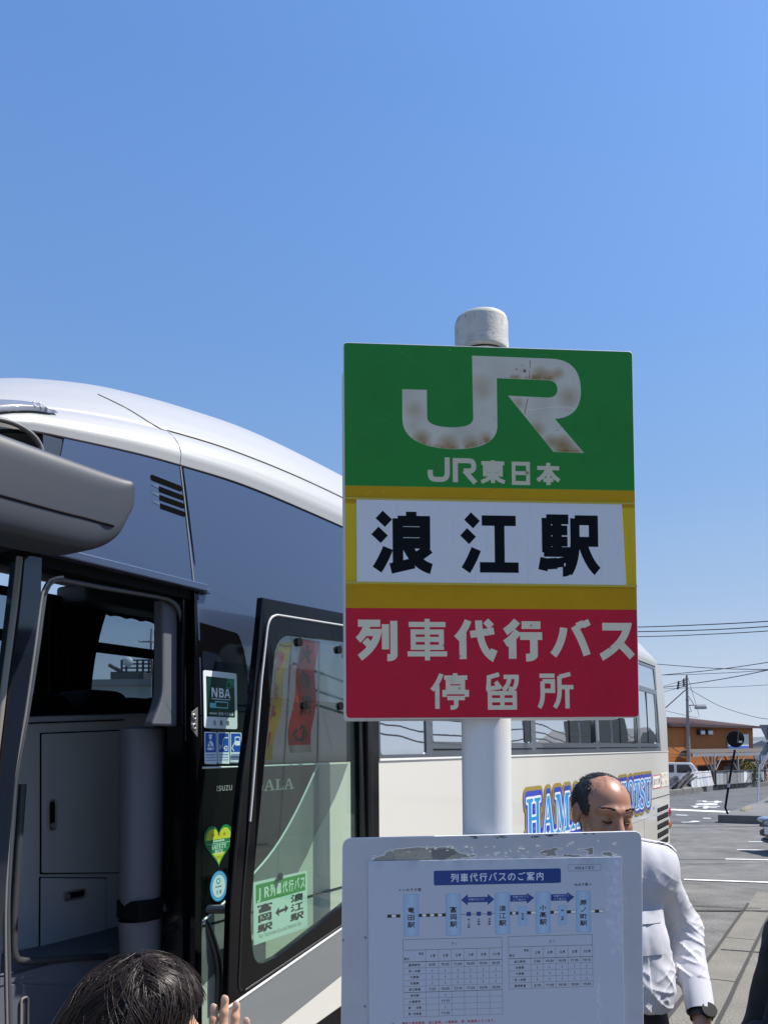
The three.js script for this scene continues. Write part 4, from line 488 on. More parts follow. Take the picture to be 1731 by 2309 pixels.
  const seam = []; for (let i = 0; i <= 10; i++) { const t = 4.5 / 12 + i / 10 * 3.2 / 12, s = 2.455 - 0.12 * (i / 10) - 0.1 * (i / 10) ** 2, p = roofPoint(s, t); seam.push([p[0], p[1] + 0.001, p[2] + 0.002]); }
  part('panel_gap', tube(seam, 0.0022, 30, 5), M(0.16, 0.16, 0.155, 0.6), roof);
  const seam2 = []; for (let i = 0; i <= 8; i++) { const p = roofPoint(2.455 - 0.01 * i / 8, 4.4 / 12 * (1 - i / 8)); seam2.push([p[0], p[1], p[2] + 0.0015]); }
  part('panel_gap', tube(seam2, 0.0028, 20, 5), M(0.62, 0.62, 0.6, 0.5), roof);
  const lip = []; for (let s = 1.5; s < 12.8; s += s < 4 ? 0.1 : 0.5) { const p = roofPoint(s, 0); lip.push([p[0], p[1] - 0.006, p[2] - 0.004]); }
  part('drip_rail', tube(lip, 0.008, 140, 6), mRubber, roof);
  // clearance lamp on the front dome
  {
    const onRoof = (s, t, o) => { const p = roofPoint(s, t), q = roofPoint(s + 0.02, t), r = roofPoint(s, t + 0.02), a = V(q[0] - p[0], q[1] - p[1], q[2] - p[2]), b = V(r[0] - p[0], r[1] - p[1], r[2] - p[2]), n = a.cross(b).normalize(); if (n.y < 0) n.negate(); return [p[0] + n.x * o, p[1] + n.y * o, p[2] + n.z * o]; };
    const lens = gridSurf(20, 8, (u, v) => { const s = lerp(1.60, 1.815, u), w = (0.5 - Math.abs(v - 0.5)) * 2, t0 = lerp(2.05, 2.45, u) / 12, t1 = lerp(3.9, 3.15, u) / 12; return onRoof(s, lerp(t0, t1, v), 0.010 + 0.014 * Math.sqrt(Math.max(0, Math.min(1, w * 3))) * Math.min(1, (1 - u) * 6)); });
    const seat = gridSurf(20, 8, (u, v) => onRoof(lerp(1.59, 1.845, u), lerp(lerp(1.9, 2.6, u), lerp(4.05, 3.0, u), v) / 12, 0.009));
    const l = part('marker_lamp', seat, M(0.10, 0.10, 0.105, 0.4), roof, 'clear clearance lamp in the white front dome');
    part('lens', lens, M(0.20, 0.215, 0.24, 0.25, { clearcoat: 0.5 }), l);
    const bulbs = []; for (let i = 0; i < 5; i++) { const p = onRoof(1.742 + i * 0.012, (2.55 + (i % 2) * 0.5) / 12, 0.022); bulbs.push(new THREE.SphereGeometry(0.0065, 10, 8).translate(...p)); }
    part('reflector', bulbs, M(0.55, 0.55, 0.55, 0.3), l);
  }
  // upper side: slate paint ahead of the first window and a long tinted window band
  const upTop = (a, b, d = 0.012) => { const o = []; for (let s = a; s <= b + 1e-6; s += (b - a) / Math.ceil((b - a) / 0.12)) o.push([s, edgeH(s) - d]); return o; };
  part('side_panel', side([[1.655, 2.512], [2.545, 2.495], [2.492, 2.60], [2.437, 3.026], ...upTop(1.842, 2.435).reverse(), [1.825, 2.87]], { off: 0.002, thick: 0.012, cell: 0.25 }), mSlate, bus, 'slate blue panel above the door with four slots');
  part('front_pillar', side([[1.742, 2.52], [1.83, 2.52], [1.836, 2.935], [1.755, 2.925]], { off: -0.002, thick: 0.02 }), M(0.05, 0.055, 0.065, 0.3, { metalness: 0.4, clearcoat: 0.8 }), bus);
  part('panel_gap', side([[2.482, 2.51], [2.488, 2.51], [2.443, 3.022], [2.437, 3.022]], { off: 0.006, thick: 0.008 }), mTrim, bus);
  const slotM = M(0.002, 0.002, 0.002, 0.9, { specularIntensity: 0.1 });
  [[2.261, 2.442, 2.932, 2.906], [2.305, 2.449, 2.892, 2.868], [2.306, 2.451, 2.855, 2.831], [2.307, 2.453, 2.818, 2.794]].forEach(([a, b, t, u], i) => {
    part('vent_slot', side(roundPoly([[a, u], [b, u], [b, t], [a, t]], i ? [0.003, 0.0125, 0.0125, 0.003] : 0.0125), { off: 0.0035, thick: 0.003 }), slotM, bus);
    if (i) part('vent_fin', side([[a - 0.042, u + 0.018], [a - 0.002, u + 0.013], [a - 0.002, t + 0.004], [a - 0.04, t]], { off: 0.0035, thick: 0.003 }), M(0.09, 0.12, 0.17, 0.3), bus);
  });
  part('side_window', side([[2.518, 1.69], [3.86, 1.69], [3.86, 2.2], [3.9, edgeH(3.9) - 0.02], ...upTop(2.46, 3.8).reverse(), [2.503, 2.60]], { off: 0.001, thick: 0.012, cell: 0.25 }), mSlate, bus, 'slate blue upper side behind the open door');
  part('quarter_glass', side(roundPoly([[2.519, 1.69], [2.838, 1.69], [2.838, 1.994], [2.823, 2.175], [2.799, 2.256], [2.769, 2.312], [2.519, 2.331]], [0, 0, 0.05, 0.05, 0.03, 0.02, 0]), { off: 0.0032, thick: 0.006, cell: 0.25 }), mBlack, bus, 'black rimmed quarter glass beside the doorway');
  part('quarter_pane', side(roundPoly([[2.525, 2.12], [2.66, 2.12], [2.655, 2.17], [2.614, 2.2], [2.525, 2.205]], 0.02), { off: 0.0042, thick: 0.002, cell: 0.1 }), mGlossDark, bus);
  part('window_band', side([[2.842, 1.69], [3.85, 1.69], [3.85, 2.02], [2.842, 2.02]], { off: 0.0032, thick: 0.006, cell: 0.25 }), mBlack, bus);
  // door header lip and shadow gap
  part('door_header', [box(0.90, 0.034, 0.05, 2.095, 2.487, lean(2.49) + 0.012, 0.006), box(0.045, 0.02, 0.05, 2.545, 2.476, lean(2.49) + 0.004, 0.003)], mSlate, bus);
  part('header_gap', box(0.90, 0.04, 0.10, 2.09, 2.452, -0.085), mRubber, bus);
  part('screw', new THREE.SphereGeometry(0.0055, 8, 6).translate(1.80, 2.488, lean(2.49) + 0.039), mChrome, bus);
  // windscreen pillar and wrap
  part('windscreen_pillar', side([[1.648, 2.45], [1.735, 2.462], [1.728, 2.33], [1.625, 1.68], [1.585, 1.2], [1.555, 0.5], [1.49, 0.5], [1.53, 1.4], [1.6, 2.1]], { off: -0.004, thick: 0.05, cell: 0.3 }), mGlossDark, bus, 'glossy raked pillar at the front of the doorway');
  part('weather_strip', tube([[1.64, 2.44, lean(2.4) + 0.004], [1.615, 2.26, -0.004], [1.565, 1.9, 0.004], [1.522, 1.5, 0.004], [1.49, 1.0, 0.004], [1.48, 0.5, 0.004]], 0.011, 30, 8), M(0.22, 0.21, 0.19, 0.5), bus);
  part('pillar_rubber', tube([[1.652, 2.445, lean(2.4) + 0.005], [1.63, 2.27, -0.003], [1.582, 1.9, 0.005], [1.54, 1.5, 0.005], [1.505, 1.0, 0.005], [1.49, 0.5, 0.005]], 0.007, 30, 8), mRubber, bus);
  {
    const plan = (v) => { const a = v * Math.PI / 2; return [1.60 - 0.42 * Math.sin(a) ** 0.9, -0.02 - 1.23 * (1 - Math.cos(a)) ** 0.75]; };
    const rake = (h) => 0.18 * (h - 2.45);
    const glass = gridSurf(24, 12, (u, v) => { const [s, z] = plan(u), h = lerp(1.15, 2.86 - 0.08 * u, v); return [s + rake(h) - 0.05, h, z + lean(h)]; });
    const glass2 = gridSurf(24, 12, (u, v) => { const [s, z] = plan(u), h = lerp(1.15, 2.86 - 0.08 * u, v); return [s + rake(h) - 0.05, h, -W - z - lean(h)]; });
    part('windscreen', [glass, glass2], mGlassDark, bus);
    const nose = gridSurf(24, 10, (u, v) => { const [s, z] = plan(u), h = lerp(0.26, 1.15, v); return [s + rake(1.15) - 0.05, h, z]; }), nose2 = gridSurf(24, 10, (u, v) => { const [s, z] = plan(u), h = lerp(0.26, 1.15, v); return [s + rake(1.15) - 0.05, h, -W - z]; });
    part('front_body', [nose, nose2], mBlack, bus);
    part('windscreen_seal', tube([[1.50, 2.905, -0.06], [1.62, 2.922, -0.05], [1.69, 2.912, -0.046], [1.73, 2.885, -0.044], [1.742, 2.84, -0.04], [1.72, 2.70, -0.03], [1.69, 2.54, -0.02]], 0.010, 40, 8), M(0.12, 0.12, 0.12, 0.5), bus);
  }
  // side below the windows
  const skirt = (s) => lerp(0.26, -0.08, (s - 2) / 11);
  const arch = (s0, h0, r) => { const o = []; for (let i = 0; i <= 14; i++) { const a = Math.PI * i / 14; o.push([s0 - Math.cos(a) * r, h0 + Math.sin(a) * r]); } return o; };
  part('body_side', side([[2.518, skirt(2.5)], ...arch(3.66, 0.06, 0.50).filter((p) => p[1] > 0.2), ...arch(10.2, -0.02, 0.54).filter((p) => p[1] > 0.0), [13.0, skirt(13)], [13.06, 0.9], [13.02, 1.684], [2.518, 1.684]], { thick: 0.03, cell: 0.5 }), mCream, bus, 'cream lower side of the coach');
  part('wheel_arch', box(1.1, 0.9, 0.5, 3.66, 0.2, -0.32), mRubber, bus); part('wheel_arch', box(1.2, 0.9, 0.5, 10.2, 0.1, -0.32), mRubber, bus);
  for (const [s, y] of [[3.66, 0.10], [10.2, 0.04]]) { const w = part('wheel', new THREE.TorusGeometry(0.36, 0.13, 16, 40).translate(s, y, -0.17), mRubber, bus); part('rim', new THREE.CylinderGeometry(0.28, 0.25, 0.05, 32).rotateX(Math.PI / 2).translate(s, y, -0.12), mChrome, w); }
  // livery ahead of the pillar: black field swept by a white line, silver band
  const sweep = [[2.515, 1.006], [2.59, 1.036], [2.673, 1.072], [2.78, 1.12], [2.871, 1.173], [2.97, 1.235], [3.07, 1.315], [3.171, 1.415], [3.27, 1.53], [3.385, 1.674]];
  const band = [[3.684, 1.674], [3.62, 1.575], [3.551, 1.483], [3.46, 1.39], [3.371, 1.305], [3.29, 1.20], [3.204, 1.114], [3.05, 0.99], [2.86, 0.88], [2.70, 0.80], [2.515, 0.72]];
  part('livery_panel', side([...sweep, [2.515, 1.674]], { off: 0.0025, thick: 0.004, stiff: 1 }), mBlack, bus, 'glossy black field of the livery');
  part('livery_panel', side([...sweep.slice().reverse(), ...band.slice().reverse()].reverse(), { off: 0.002, thick: 0.004, stiff: 1 }), mSilver, bus, 'silver grey band of the livery');
  part('pinstripe', [tube(sweep.map(([s, h]) => [s, h - 0.003, 0.0035]), 0.0065, 40, 5), tube([[2.518, 1.679, 0.004], [3.39, 1.678, 0.004]], 0.0035, 6, 5)], mPin, bus);
  part('luggage_line', [side([[2.52, 0.978], [3.76, 0.978], [3.76, 0.986], [2.52, 0.986]], { off: 0.0045, thick: 0.003, stiff: 1 }), side([[4.03, 0.978], [13.04, 0.978], [13.04, 0.988], [4.03, 0.988]], { off: 0.0025, thick: 0.003, cell: 1 })], mRubber, bus);
  const thinLine = M(0.3, 0.29, 0.26, 0.6);
  part('panel_gap', [side([[4.03, 0.745], [13.06, 0.735], [13.06, 0.741], [4.03, 0.751]], { off: 0.0025, thick: 0.003, cell: 1 }), side([[10.45, 0.1], [10.456, 0.1], [10.456, 0.735], [10.45, 0.735]], { off: 0.0025, thick: 0.003, stiff: 1 }), side([[11.2, 0.1], [11.205, 0.1], [11.205, 0.735], [11.2, 0.735]], { off: 0.0025, thick: 0.003, stiff: 1 }), side([[7.9, 0.1], [7.906, 0.1], [7.906, 0.975], [7.9, 0.975]], { off: 0.0025, thick: 0.003, stiff: 1 })], thinLine, bus);
  part('sill_rail', side([[4.03, 1.684], [13.03, 1.674], [13.03, 1.684], [4.03, 1.698]], { off: 0.008, thick: 0.02, cell: 0.6 }), M(0.85, 0.83, 0.78, 0.3), bus);
  part('fuel_latch', side([[11.82, 0.83], [11.88, 0.83], [11.88, 0.86], [11.82, 0.86]], { off: 0.004, thick: 0.006, stiff: 1 }), mTrim, bus);
  part('black_pillar', side([[3.86, 0.28], [4.022, 0.2], [4.022, 2.2], [4.08, edgeH(4) - 0.02], [3.86, edgeH(3.9) - 0.02]], { off: 0.004, thick: 0.02, cell: 0.3 }), mBlack, bus);
  // rear side windows, each pane in its grey frame
  const mFrame = M(0.10, 0.115, 0.135, 0.4, { metalness: 0.35, clearcoat: 0.5 });
  const topW = (s) => edgeH(s) - 0.03;
  const panes = [[4.05, 4.655], [4.755, 6.705], [6.83, 8.825], [8.975, 10.925], [11.09, 12.33]];
  const wl = [[4.03, 1.70], [12.45, 1.69], [12.36, 2.45], [12.42, 2.99]];
  part('window_frame', side([...wl, ...upTop(4.05, 12.3, 0.02).reverse()], { off: 0.002, thick: 0.02, cell: 0.6, holes: panes.map(([a, b], i) => roundPoly([[a, i ? 1.805 : 1.72], [b + (i === 4 ? 0.02 : 0), i ? 1.80 : 1.72], [b - (i === 4 ? 0.04 : 0), topW(b) - 0.03], [a, topW(a) - 0.03]], 0.03)) }), mFrame, bus);
  panes.forEach(([a, b], i) => {
    const w = part('window', side(roundPoly([[a - 0.01, i ? 1.795 : 1.71], [b + 0.03, i ? 1.79 : 1.71], [b + 0.01, topW(b) - 0.02], [a - 0.01, topW(a) - 0.02]], 0.02), { off: -0.008, thick: 0.005, cell: 0.5 }), mMirrorFilm, bus, 'reflective coach window');
    if (i) {
      const m = lerp(a, b, i === 4 ? 0.42 : 0.52);
      part('sash', [side([[m - 0.018, 1.81], [m + 0.018, 1.81], [m + 0.018, 2.55], [m - 0.018, 2.55]], { off: 0.0, thick: 0.01, stiff: 1 })], mRubber, w);
      part('sash', side([[b - 0.16, 1.81], [b, 1.81], [b, 2.6], [b - 0.16, 2.6]], { off: -0.001, thick: 0.006, stiff: 1 }), mBlack, w);
      part('rail', side([[a, 2.56], [b, 2.555], [b, 2.625], [a, 2.63]], { off: 0.003, thick: 0.01, cell: 0.5 }), mFrame, w);
      part('lower_rail', side([[a, 1.745], [b, 1.742], [b, 1.752], [a, 1.755]], { off: 0.006, thick: 0.006, cell: 0.6 }), mRubber, w);
    }
  });
  // rear corner, rear face, lamps and the column of vents
  const rearS = (h) => 13.06 + (h > 1.7 ? -0.055 * (h - 1.7) ** 2 * 1.1 : 0);
  {
    const fr = (h) => 1;
    const corner = gridSurf(14, 40, (u, v) => { const h = lerp(-0.06, 3.05, v), a = u * Math.PI / 2, s0 = rearS(h), r = 0.16; const lo = h > 1.69 ? Math.max(0, (12.45 - 12.9)) : 0; return [s0 - r + Math.sin(a) * r + (u === 0 ? lo : 0), h, lean(h) - r + Math.cos(a) * r]; });
    const corner2 = gridSurf(14, 40, (u, v) => { const h = lerp(-0.06, 3.05, v), a = u * Math.PI / 2, s0 = rearS(h), r = 0.16; return [s0 - r + Math.sin(a) * r, h, -W - (lean(h) - r + Math.cos(a) * r)]; });
    part('rear_corner', [corner, corner2], mCream, bus);
    part('rear_quarter', side([[12.455, 1.69], [13.0, 1.685], [12.99, 2.2], [12.93, 2.7], [12.86, 3.04], [12.42, 3.03], [12.365, 2.45]], { off: 0.001, thick: 0.02, cell: 0.3 }), mWhite, bus, 'white rear quarter of the coach');
    part('rear_face', gridSurf(4, 30, (u, v) => { const h = lerp(-0.06, 3.2, v); return [rearS(h), h, lerp(-0.15, -W + 0.15, u)]; }), mCream, bus);
    const tl = part('tail_lamp', [new THREE.SphereGeometry(1, 20, 14).scale(0.075, 0.11, 0.10).translate(13.022, 0.70, -0.068), new THREE.SphereGeometry(1, 20, 14).scale(0.075, 0.095, 0.10).translate(13.022, 0.50, -0.068)], M(0.45, 0.02, 0.05, 0.12, { clearcoat: 1 }), bus, 'red rear lamp cluster on the corner');
    part('lens_rim', [new THREE.TorusGeometry(0.06, 0.012, 8, 20).scale(1, 2, 1).rotateY(0.9).translate(13.04, 0.72, -0.05)], M(0.75, 0.25, 0.3, 0.2), tl);
    part('side_marker', side(roundPoly([[12.955, 0.455], [13.03, 0.45], [13.03, 0.55], [12.955, 0.555]], 0.012), { off: 0.016, thick: 0.02, bevel: 0.004, stiff: 1 }), M(0.85, 0.30, 0.02, 0.2, { clearcoat: 1 }), bus, 'orange side marker lamp');
    const rows = [[0.833, 0.768], [0.717, 0.638], [0.588, 0.508], [0.458, 0.378], [0.328, 0.248], [0.198, 0.118], [0.068, 0.0]];
    rows.forEach(([t, b], i) => {
      const a = i ? 12.08 : 12.10, e = 12.93 - (i > 2 ? 0.02 : 0) - (i > 3 ? 0.03 : 0), v = part('air_vent', side(roundPoly([[a, b - 0.01], [e, b], [e, t], [a, t - 0.012]], 0.012), { off: 0.003, thick: 0.02, stiff: 1 }), slotM, bus);
      part('slat', [0.25, 0.5, 0.75].map((k) => box(e - a - 0.04, 0.006, 0.01, (a + e) / 2, lerp(b, t, k), 0.002).rotateX(0)), M(0.05, 0.05, 0.05, 0.5), v);
    });
  }
  // lettering along the side, a sticker with gold and blue outlines
  {
    const w = 2048, h = 384, f = canvasTex(w, h, (x) => {
      x.clearRect(0, 0, w, h);
      const letters = 'HAMADORI KOTSU', xs = [[6.502, 6.958], [6.931, 7.323], [7.287, 7.848], [7.82, 8.2], [8.17, 8.6], [8.57, 9.0], [8.97, 9.4], [9.38, 9.6], null, [9.815, 10.24], [10.2, 10.654], [10.59, 10.985], [10.872, 11.3], [11.215, 11.703]].map((q) => q && q.map((v) => ((v - 6.42) / 5.33 * w - 40) / (w - 80)));
      const pass = (fn) => { for (let i = 0; i < letters.length; i++) if (xs[i]) { x.save(); const [a, b] = xs[i]; x.font = 'bold 300px serif'; x.textAlign = 'center'; const m = x.measureText(letters[i]).width; x.translate(40 + (a + b) / 2 * (w - 80), 285); x.scale((b - a) * (w - 80) * 0.86 / m, 0.93); fn(letters[i], m / ((b - a) * (w - 80) * 0.86)); x.restore(); } };
      x.lineJoin = 'round';
      pass((c) => { x.save(); x.translate(-2, -14); x.lineWidth = 96; x.strokeStyle = '#a08a28'; x.strokeText(c, 0, 0); x.restore(); x.lineWidth = 92; x.strokeStyle = '#a08a28'; x.strokeText(c, 0, 8); });
      pass((c) => { x.lineWidth = 60; x.strokeStyle = '#2b3fb4'; x.save(); x.translate(0, -10); x.strokeText(c, 0, 0); x.restore(); x.strokeText(c, 0, 4); });
      pass((c) => { x.lineWidth = 24; x.strokeStyle = '#f2f4f4'; x.strokeText(c, 0, 0); x.fillStyle = '#2396d2'; x.fillText(c, 0, 0); });
    });
    const m = M(1, 1, 1, 0.3, { map: f, transparent: true, alphaTest: 0.5, clearcoat: 0.6, clearcoatRoughness: 0.1 });
    const sheetG = new THREE.PlaneGeometry(11.75 - 6.42, 1.46 - 0.72, 20, 1).translate((11.75 + 6.42) / 2, (1.46 + 0.72) / 2, 0.0062);
    part('side_lettering', sheetG, m, bus, 'blue and gold coach company lettering on the cream side');
    const b1 = canvasTex(256, 96, (x) => { x.fillStyle = '#efe9dc'; x.fillRect(0, 0, 256, 96); x.strokeStyle = '#b43a34'; x.lineWidth = 5; x.strokeRect(3, 3, 250, 90); write(x, '貸切', 24, 22, 50, 52, 0.1, '#333'); write(x, '注意', 134, 22, 50, 52, 0.1, '#333'); });
    part('notice_sticker', new THREE.PlaneGeometry(0.55, 0.2).translate(12.085, 1.227, 0.005), M(1, 1, 1, 0.4, { map: b1 }), bus);
    const b2 = canvasTex(256, 96, (x) => { x.fillStyle = '#e6e0cf'; x.fillRect(0, 0, 256, 96); write(x, 'みんなで', 6, 8, 30, 34, 0.09, '#555', 2); write(x, 'つくる', 134, 8, 30, 34, 0.09, '#555', 2); write(x, '美しい', 6, 54, 30, 34, 0.09, '#555', 2); write(x, '交通', 134, 54, 30, 34, 0.09, '#555', 2); });
    part('notice_sticker', new THREE.PlaneGeometry(0.56, 0.22).translate(12.68, 1.24, 0.005), M(1, 1, 1, 0.4, { map: b2 }), bus);
  }
  // stickers by the door
  {
    const nba = canvasTex(440, 520, (x, w, h) => {
      x.fillStyle = '#dfe4e6'; x.fillRect(0, 0, w, h); x.fillStyle = '#103a30'; x.fillRect(34, 54, 372, 360); x.fillStyle = '#0f8a58'; x.beginPath(); x.moveTo(300, 54); x.lineTo(406, 54); x.lineTo(406, 150); x.fill();
      latin(x, 'NBA', 220, 236, 118, 258, '#f2f5f4'); x.fillStyle = '#dfe8e6'; x.fillRect(96, 248, 250, 7); x.strokeStyle = '#2aa36e'; x.lineWidth = 9; x.strokeRect(306, 86, 48, 54);
      x.strokeStyle = '#7fc3c8'; x.lineWidth = 12; x.strokeRect(150, 276, 160, 52); x.fillStyle = '#7fc3c8'; x.fillRect(76, 290, 80, 44);
      write(x, '日本バス協会', 186, 366, 32, 34, 0.14, '#f2f5f4', 2); x.fillStyle = '#b9c6c4'; x.fillRect(70, 376, 100, 14);
      write(x, '会員章', 108, 438, 54, 58, 0.1, '#3c3f42', 32);
    });
    part('member_sticker', unitUV(side(roundPoly([[2.527, 1.857], [2.745, 1.855], [2.747, 2.118], [2.526, 2.117]], 0.014), { off: 0.0062, thick: 0.0015, cell: 0.1 })), M(1, 1, 1, 0.35, { map: nba }), bus, 'dark green and white association sticker');
    [0, 1, 2].forEach((k) => {
      const t = canvasTex(160, 300, (x, w, h) => {
        x.fillStyle = '#e6edf4'; x.fillRect(0, 0, w, h); x.fillStyle = '#1d55b8'; x.beginPath(); x.roundRect(10, 10, 140, 180, 6); x.fill(); x.strokeStyle = '#f2f6fb'; x.fillStyle = '#f2f6fb'; x.lineWidth = 9; x.lineCap = 'round';
        if (k === 0) { x.beginPath(); x.arc(76, 52, 19, 0, 7); x.fill(); x.fillRect(54, 24, 44, 14); x.beginPath(); x.moveTo(34, 168); x.quadraticCurveTo(40, 84, 76, 80); x.quadraticCurveTo(120, 86, 122, 168); x.fill(); x.strokeStyle = '#1d55b8'; x.beginPath(); x.moveTo(46, 90); x.lineTo(112, 166); x.stroke(); x.beginPath(); x.moveTo(36, 140); x.lineTo(120, 140); x.stroke(); }
        if (k === 1) { x.beginPath(); x.moveTo(140, 50); x.lineTo(92, 54); x.quadraticCurveTo(70, 60, 68, 120); x.lineTo(72, 150); x.lineTo(96, 154); x.stroke(); x.strokeRect(98, 134, 30, 36); x.lineWidth = 5; for (const r of [16, 28, 40]) { x.beginPath(); x.arc(62, 140, r, 2.6, 3.8); x.stroke(); } }
        if (k === 2) { x.beginPath(); x.roundRect(64, 40, 74, 86, 10); x.fill(); x.fillStyle = '#1d55b8'; x.fillRect(74, 52, 54, 30); x.strokeStyle = '#f2f6fb'; x.lineWidth = 10; x.beginPath(); x.moveTo(62, 96); x.lineTo(22, 150); x.lineTo(48, 176); x.stroke(); }
        x.fillStyle = '#4a78bd'; for (let r = 0; r < 3; r++) for (let i = 0; i < 9; i++) x.fillRect(16 + i * 14.5, 206 + r * 26, 10, 14 - r * 2);
      });
      const a = 2.529 + k * 0.0835; part('safety_sticker', unitUV(side(roundPoly([[a, 1.697], [a + 0.078, 1.694], [a + 0.078, 1.839], [a, 1.84]], 0.006), { off: 0.0062, thick: 0.0015, stiff: 1 })), M(1, 1, 1, 0.35, { map: t }), bus);
    });
    const heart = []; for (let i = 0; i < 48; i++) { const t = i / 48 * 2 * Math.PI, a = 16 * Math.sin(t) ** 3, b = 13 * Math.cos(t) - 5 * Math.cos(2 * t) - 2 * Math.cos(3 * t) - Math.cos(4 * t); heart.push([2.6195 + a * 0.0058, 1.338 + b * 0.0066]); }
    const ht = canvasTex(384, 420, (x, w, h) => {
      x.fillStyle = '#1f8f4e'; x.fillRect(0, 0, w, h); x.save(); x.translate(w / 2, h / 2); x.scale(0.88, 0.88); x.translate(-w / 2, -h / 2); const p = new Path2D(); for (let i = 0; i <= 48; i++) { const t = i / 48 * 2 * Math.PI, a = 16 * Math.sin(t) ** 3 / 32 + 0.5, b = (17 - (13 * Math.cos(t) - 5 * Math.cos(2 * t) - 2 * Math.cos(3 * t) - Math.cos(4 * t)) - 5) / 29 ; i ? p.lineTo(a * w, b * h) : p.moveTo(a * w, b * h); } x.fillStyle = '#dfe03c'; x.fill(p); x.clip(p);
      x.fillStyle = '#1d8a50'; x.fillRect(0, 128, w, 150); x.fillStyle = '#e8f2ea'; x.fillRect(0, 170, w, 5); x.restore();
      for (const k of [-1, 0, 1]) { x.save(); x.translate(w / 2 + k * 74, 92); x.fillStyle = '#b8901e'; x.beginPath(); for (let i = 0; i < 10; i++) { const r = i % 2 ? 11 : 28, a = i * Math.PI / 5 - Math.PI / 2; x.lineTo(Math.cos(a) * r, Math.sin(a) * r); } x.fill(); x.restore(); }
      x.fillStyle = '#e8f2ea'; for (let i = 0; i < 8; i++) x.fillRect(118 + i * 19, 144, 14, 18);
      latin(x, 'SAFETY', w / 2, 232, 62, 200, '#f2f6f2', 'serif'); latin(x, 'BUS', w / 2, 284, 58, 112, '#f2f6f2', 'serif'); x.fillStyle = '#8a8a20'; x.fillRect(130, 308, 124, 6); x.fillRect(150, 324, 84, 6);
    });
    part('heart_sticker', unitUV(side(heart, { off: 0.0055, thick: 0.0015, stiff: 1 })), M(1, 1, 1, 0.35, { map: ht }), bus, 'green and yellow heart sticker reading SAFETY BUS');
    const oval = []; for (let i = 0; i < 36; i++) { const a = i / 36 * 2 * Math.PI; oval.push([2.6195 + Math.cos(a) * 0.056, 1.142 + Math.sin(a) * 0.069]); }
    const ot = canvasTex(256, 300, (x, w, h) => { x.fillStyle = '#3aa0dc'; x.fillRect(0, 0, w, h); x.fillStyle = '#dfeff4'; x.beginPath(); x.ellipse(128, 150, 94, 112, 0, 0, 7); x.fill(); x.strokeStyle = '#eaf6fa'; x.lineWidth = 6; for (let i = 0; i < 40; i++) { const a = i / 40 * 6.283; x.beginPath(); x.moveTo(128 + Math.cos(a) * 104, 150 + Math.sin(a) * 124); x.lineTo(128 + Math.cos(a) * 114, 150 + Math.sin(a) * 136); x.stroke(); } x.strokeStyle = '#2aa37a'; x.lineWidth = 12; x.beginPath(); x.arc(120, 100, 24, 0, 7); x.stroke(); x.fillStyle = '#555'; for (let i = 0; i < 5; i++) x.fillRect(80 + i * 19, 146, 12, 16); write(x, '交通', 86, 186, 38, 42, 0.1, '#444', 6); });
    part('round_sticker', unitUV(side(oval, { off: 0.0055, thick: 0.0015, stiff: 1 })), M(1, 1, 1, 0.35, { map: ot }), bus, 'round light blue and white sticker');
    const word = (str, s0, s1, h0, h1, font, m, nm) => { const t = canvasTex(512, 128, (x, w, h) => { x.clearRect(0, 0, w, h); latin(x, str, w / 2, h * 0.98, 164, w * 0.97, '#fff', font); }); part(nm, new THREE.PlaneGeometry(s1 - s0, h1 - h0).translate((s0 + s1) / 2, (h0 + h1) / 2, 0.0055), new THREE.MeshPhysicalMaterial({ color: m, alphaMap: t, transparent: true, alphaTest: 0.4, roughness: 0.3, metalness: 0.6, side: THREE.DoubleSide }), bus); };
    word('ISUZU', 2.599, 2.713, 1.571, 1.597, 'sans-serif', C(0.55, 0.55, 0.53), 'maker_badge'); word('GALA', 2.845, 3.180, 1.554, 1.613, 'serif', C(0.42, 0.43, 0.42), 'model_badge');
  }
  // doorway: black jamb, moulded surround, lock plate
  part('door_jamb', [side([[2.468, 0.25], [2.518, 0.25], [2.518, 2.47], [2.49, 2.47]], { off: 0.001, thick: 0.16, cell: 0.5 }), box(0.02, 2.2, 0.10, 2.462, 1.4, -0.10)], mBlack, bus);
  part('seal_strip', [tube([[1.66, 0.5, -0.06], [1.635, 1.2, -0.06], [1.655, 1.63, -0.06], [1.70, 1.88, -0.06], [1.742, 2.14, -0.06], [1.775, 2.33, -0.07], [1.80, 2.385, -0.07], [1.84, 2.405, -0.07], [2.05, 2.41, -0.07], [2.36, 2.42, -0.07], [2.43, 2.40, -0.07], [2.462, 2.34, -0.07], [2.466, 2.1, -0.06], [2.468, 1.8, -0.06]], 0.011, 120, 8, false, 0.3)], M(0.06, 0.065, 0.075, 0.35, { clearcoat: 0.5 }), bus);
  part('seal_strip', tube([[1.632, 0.6, -0.04], [1.615, 1.2, -0.04], [1.636, 1.63, -0.04], [1.682, 1.88, -0.04], [1.724, 2.14, -0.045], [1.757, 2.33, -0.055], [1.79, 2.395, -0.055], [1.845, 2.415, -0.055]], 0.006, 60, 6, false, 0.3), mTrim, bus);
  part('lock_plate', [ext(roundPoly([[2.447, 1.852], [2.485, 1.815], [2.487, 1.948], [2.449, 1.925]], 0.005), 0.004, { bevel: 0.001 }).translate(0, 0, 0.006), ...[1.905, 1.862].map((y) => new THREE.TorusGeometry(0.010, 0.005, 8, 14).translate(2.462, y, 0.009))], M(0.32, 0.31, 0.29, 0.35, { metalness: 0.6 }), bus);

  // interior: floor, ceiling lining, bulkheads, far wall with windows
  const inner = M(0.045, 0.05, 0.055, 0.85);
  part('cabin_floor', box(9.7, 0.08, 2.1, 8.15, 1.15, -1.45), mDark, bus);
  part('ceiling', box(9.6, 0.05, 2.3, 6.9, 2.99, -1.26), inner, bus);
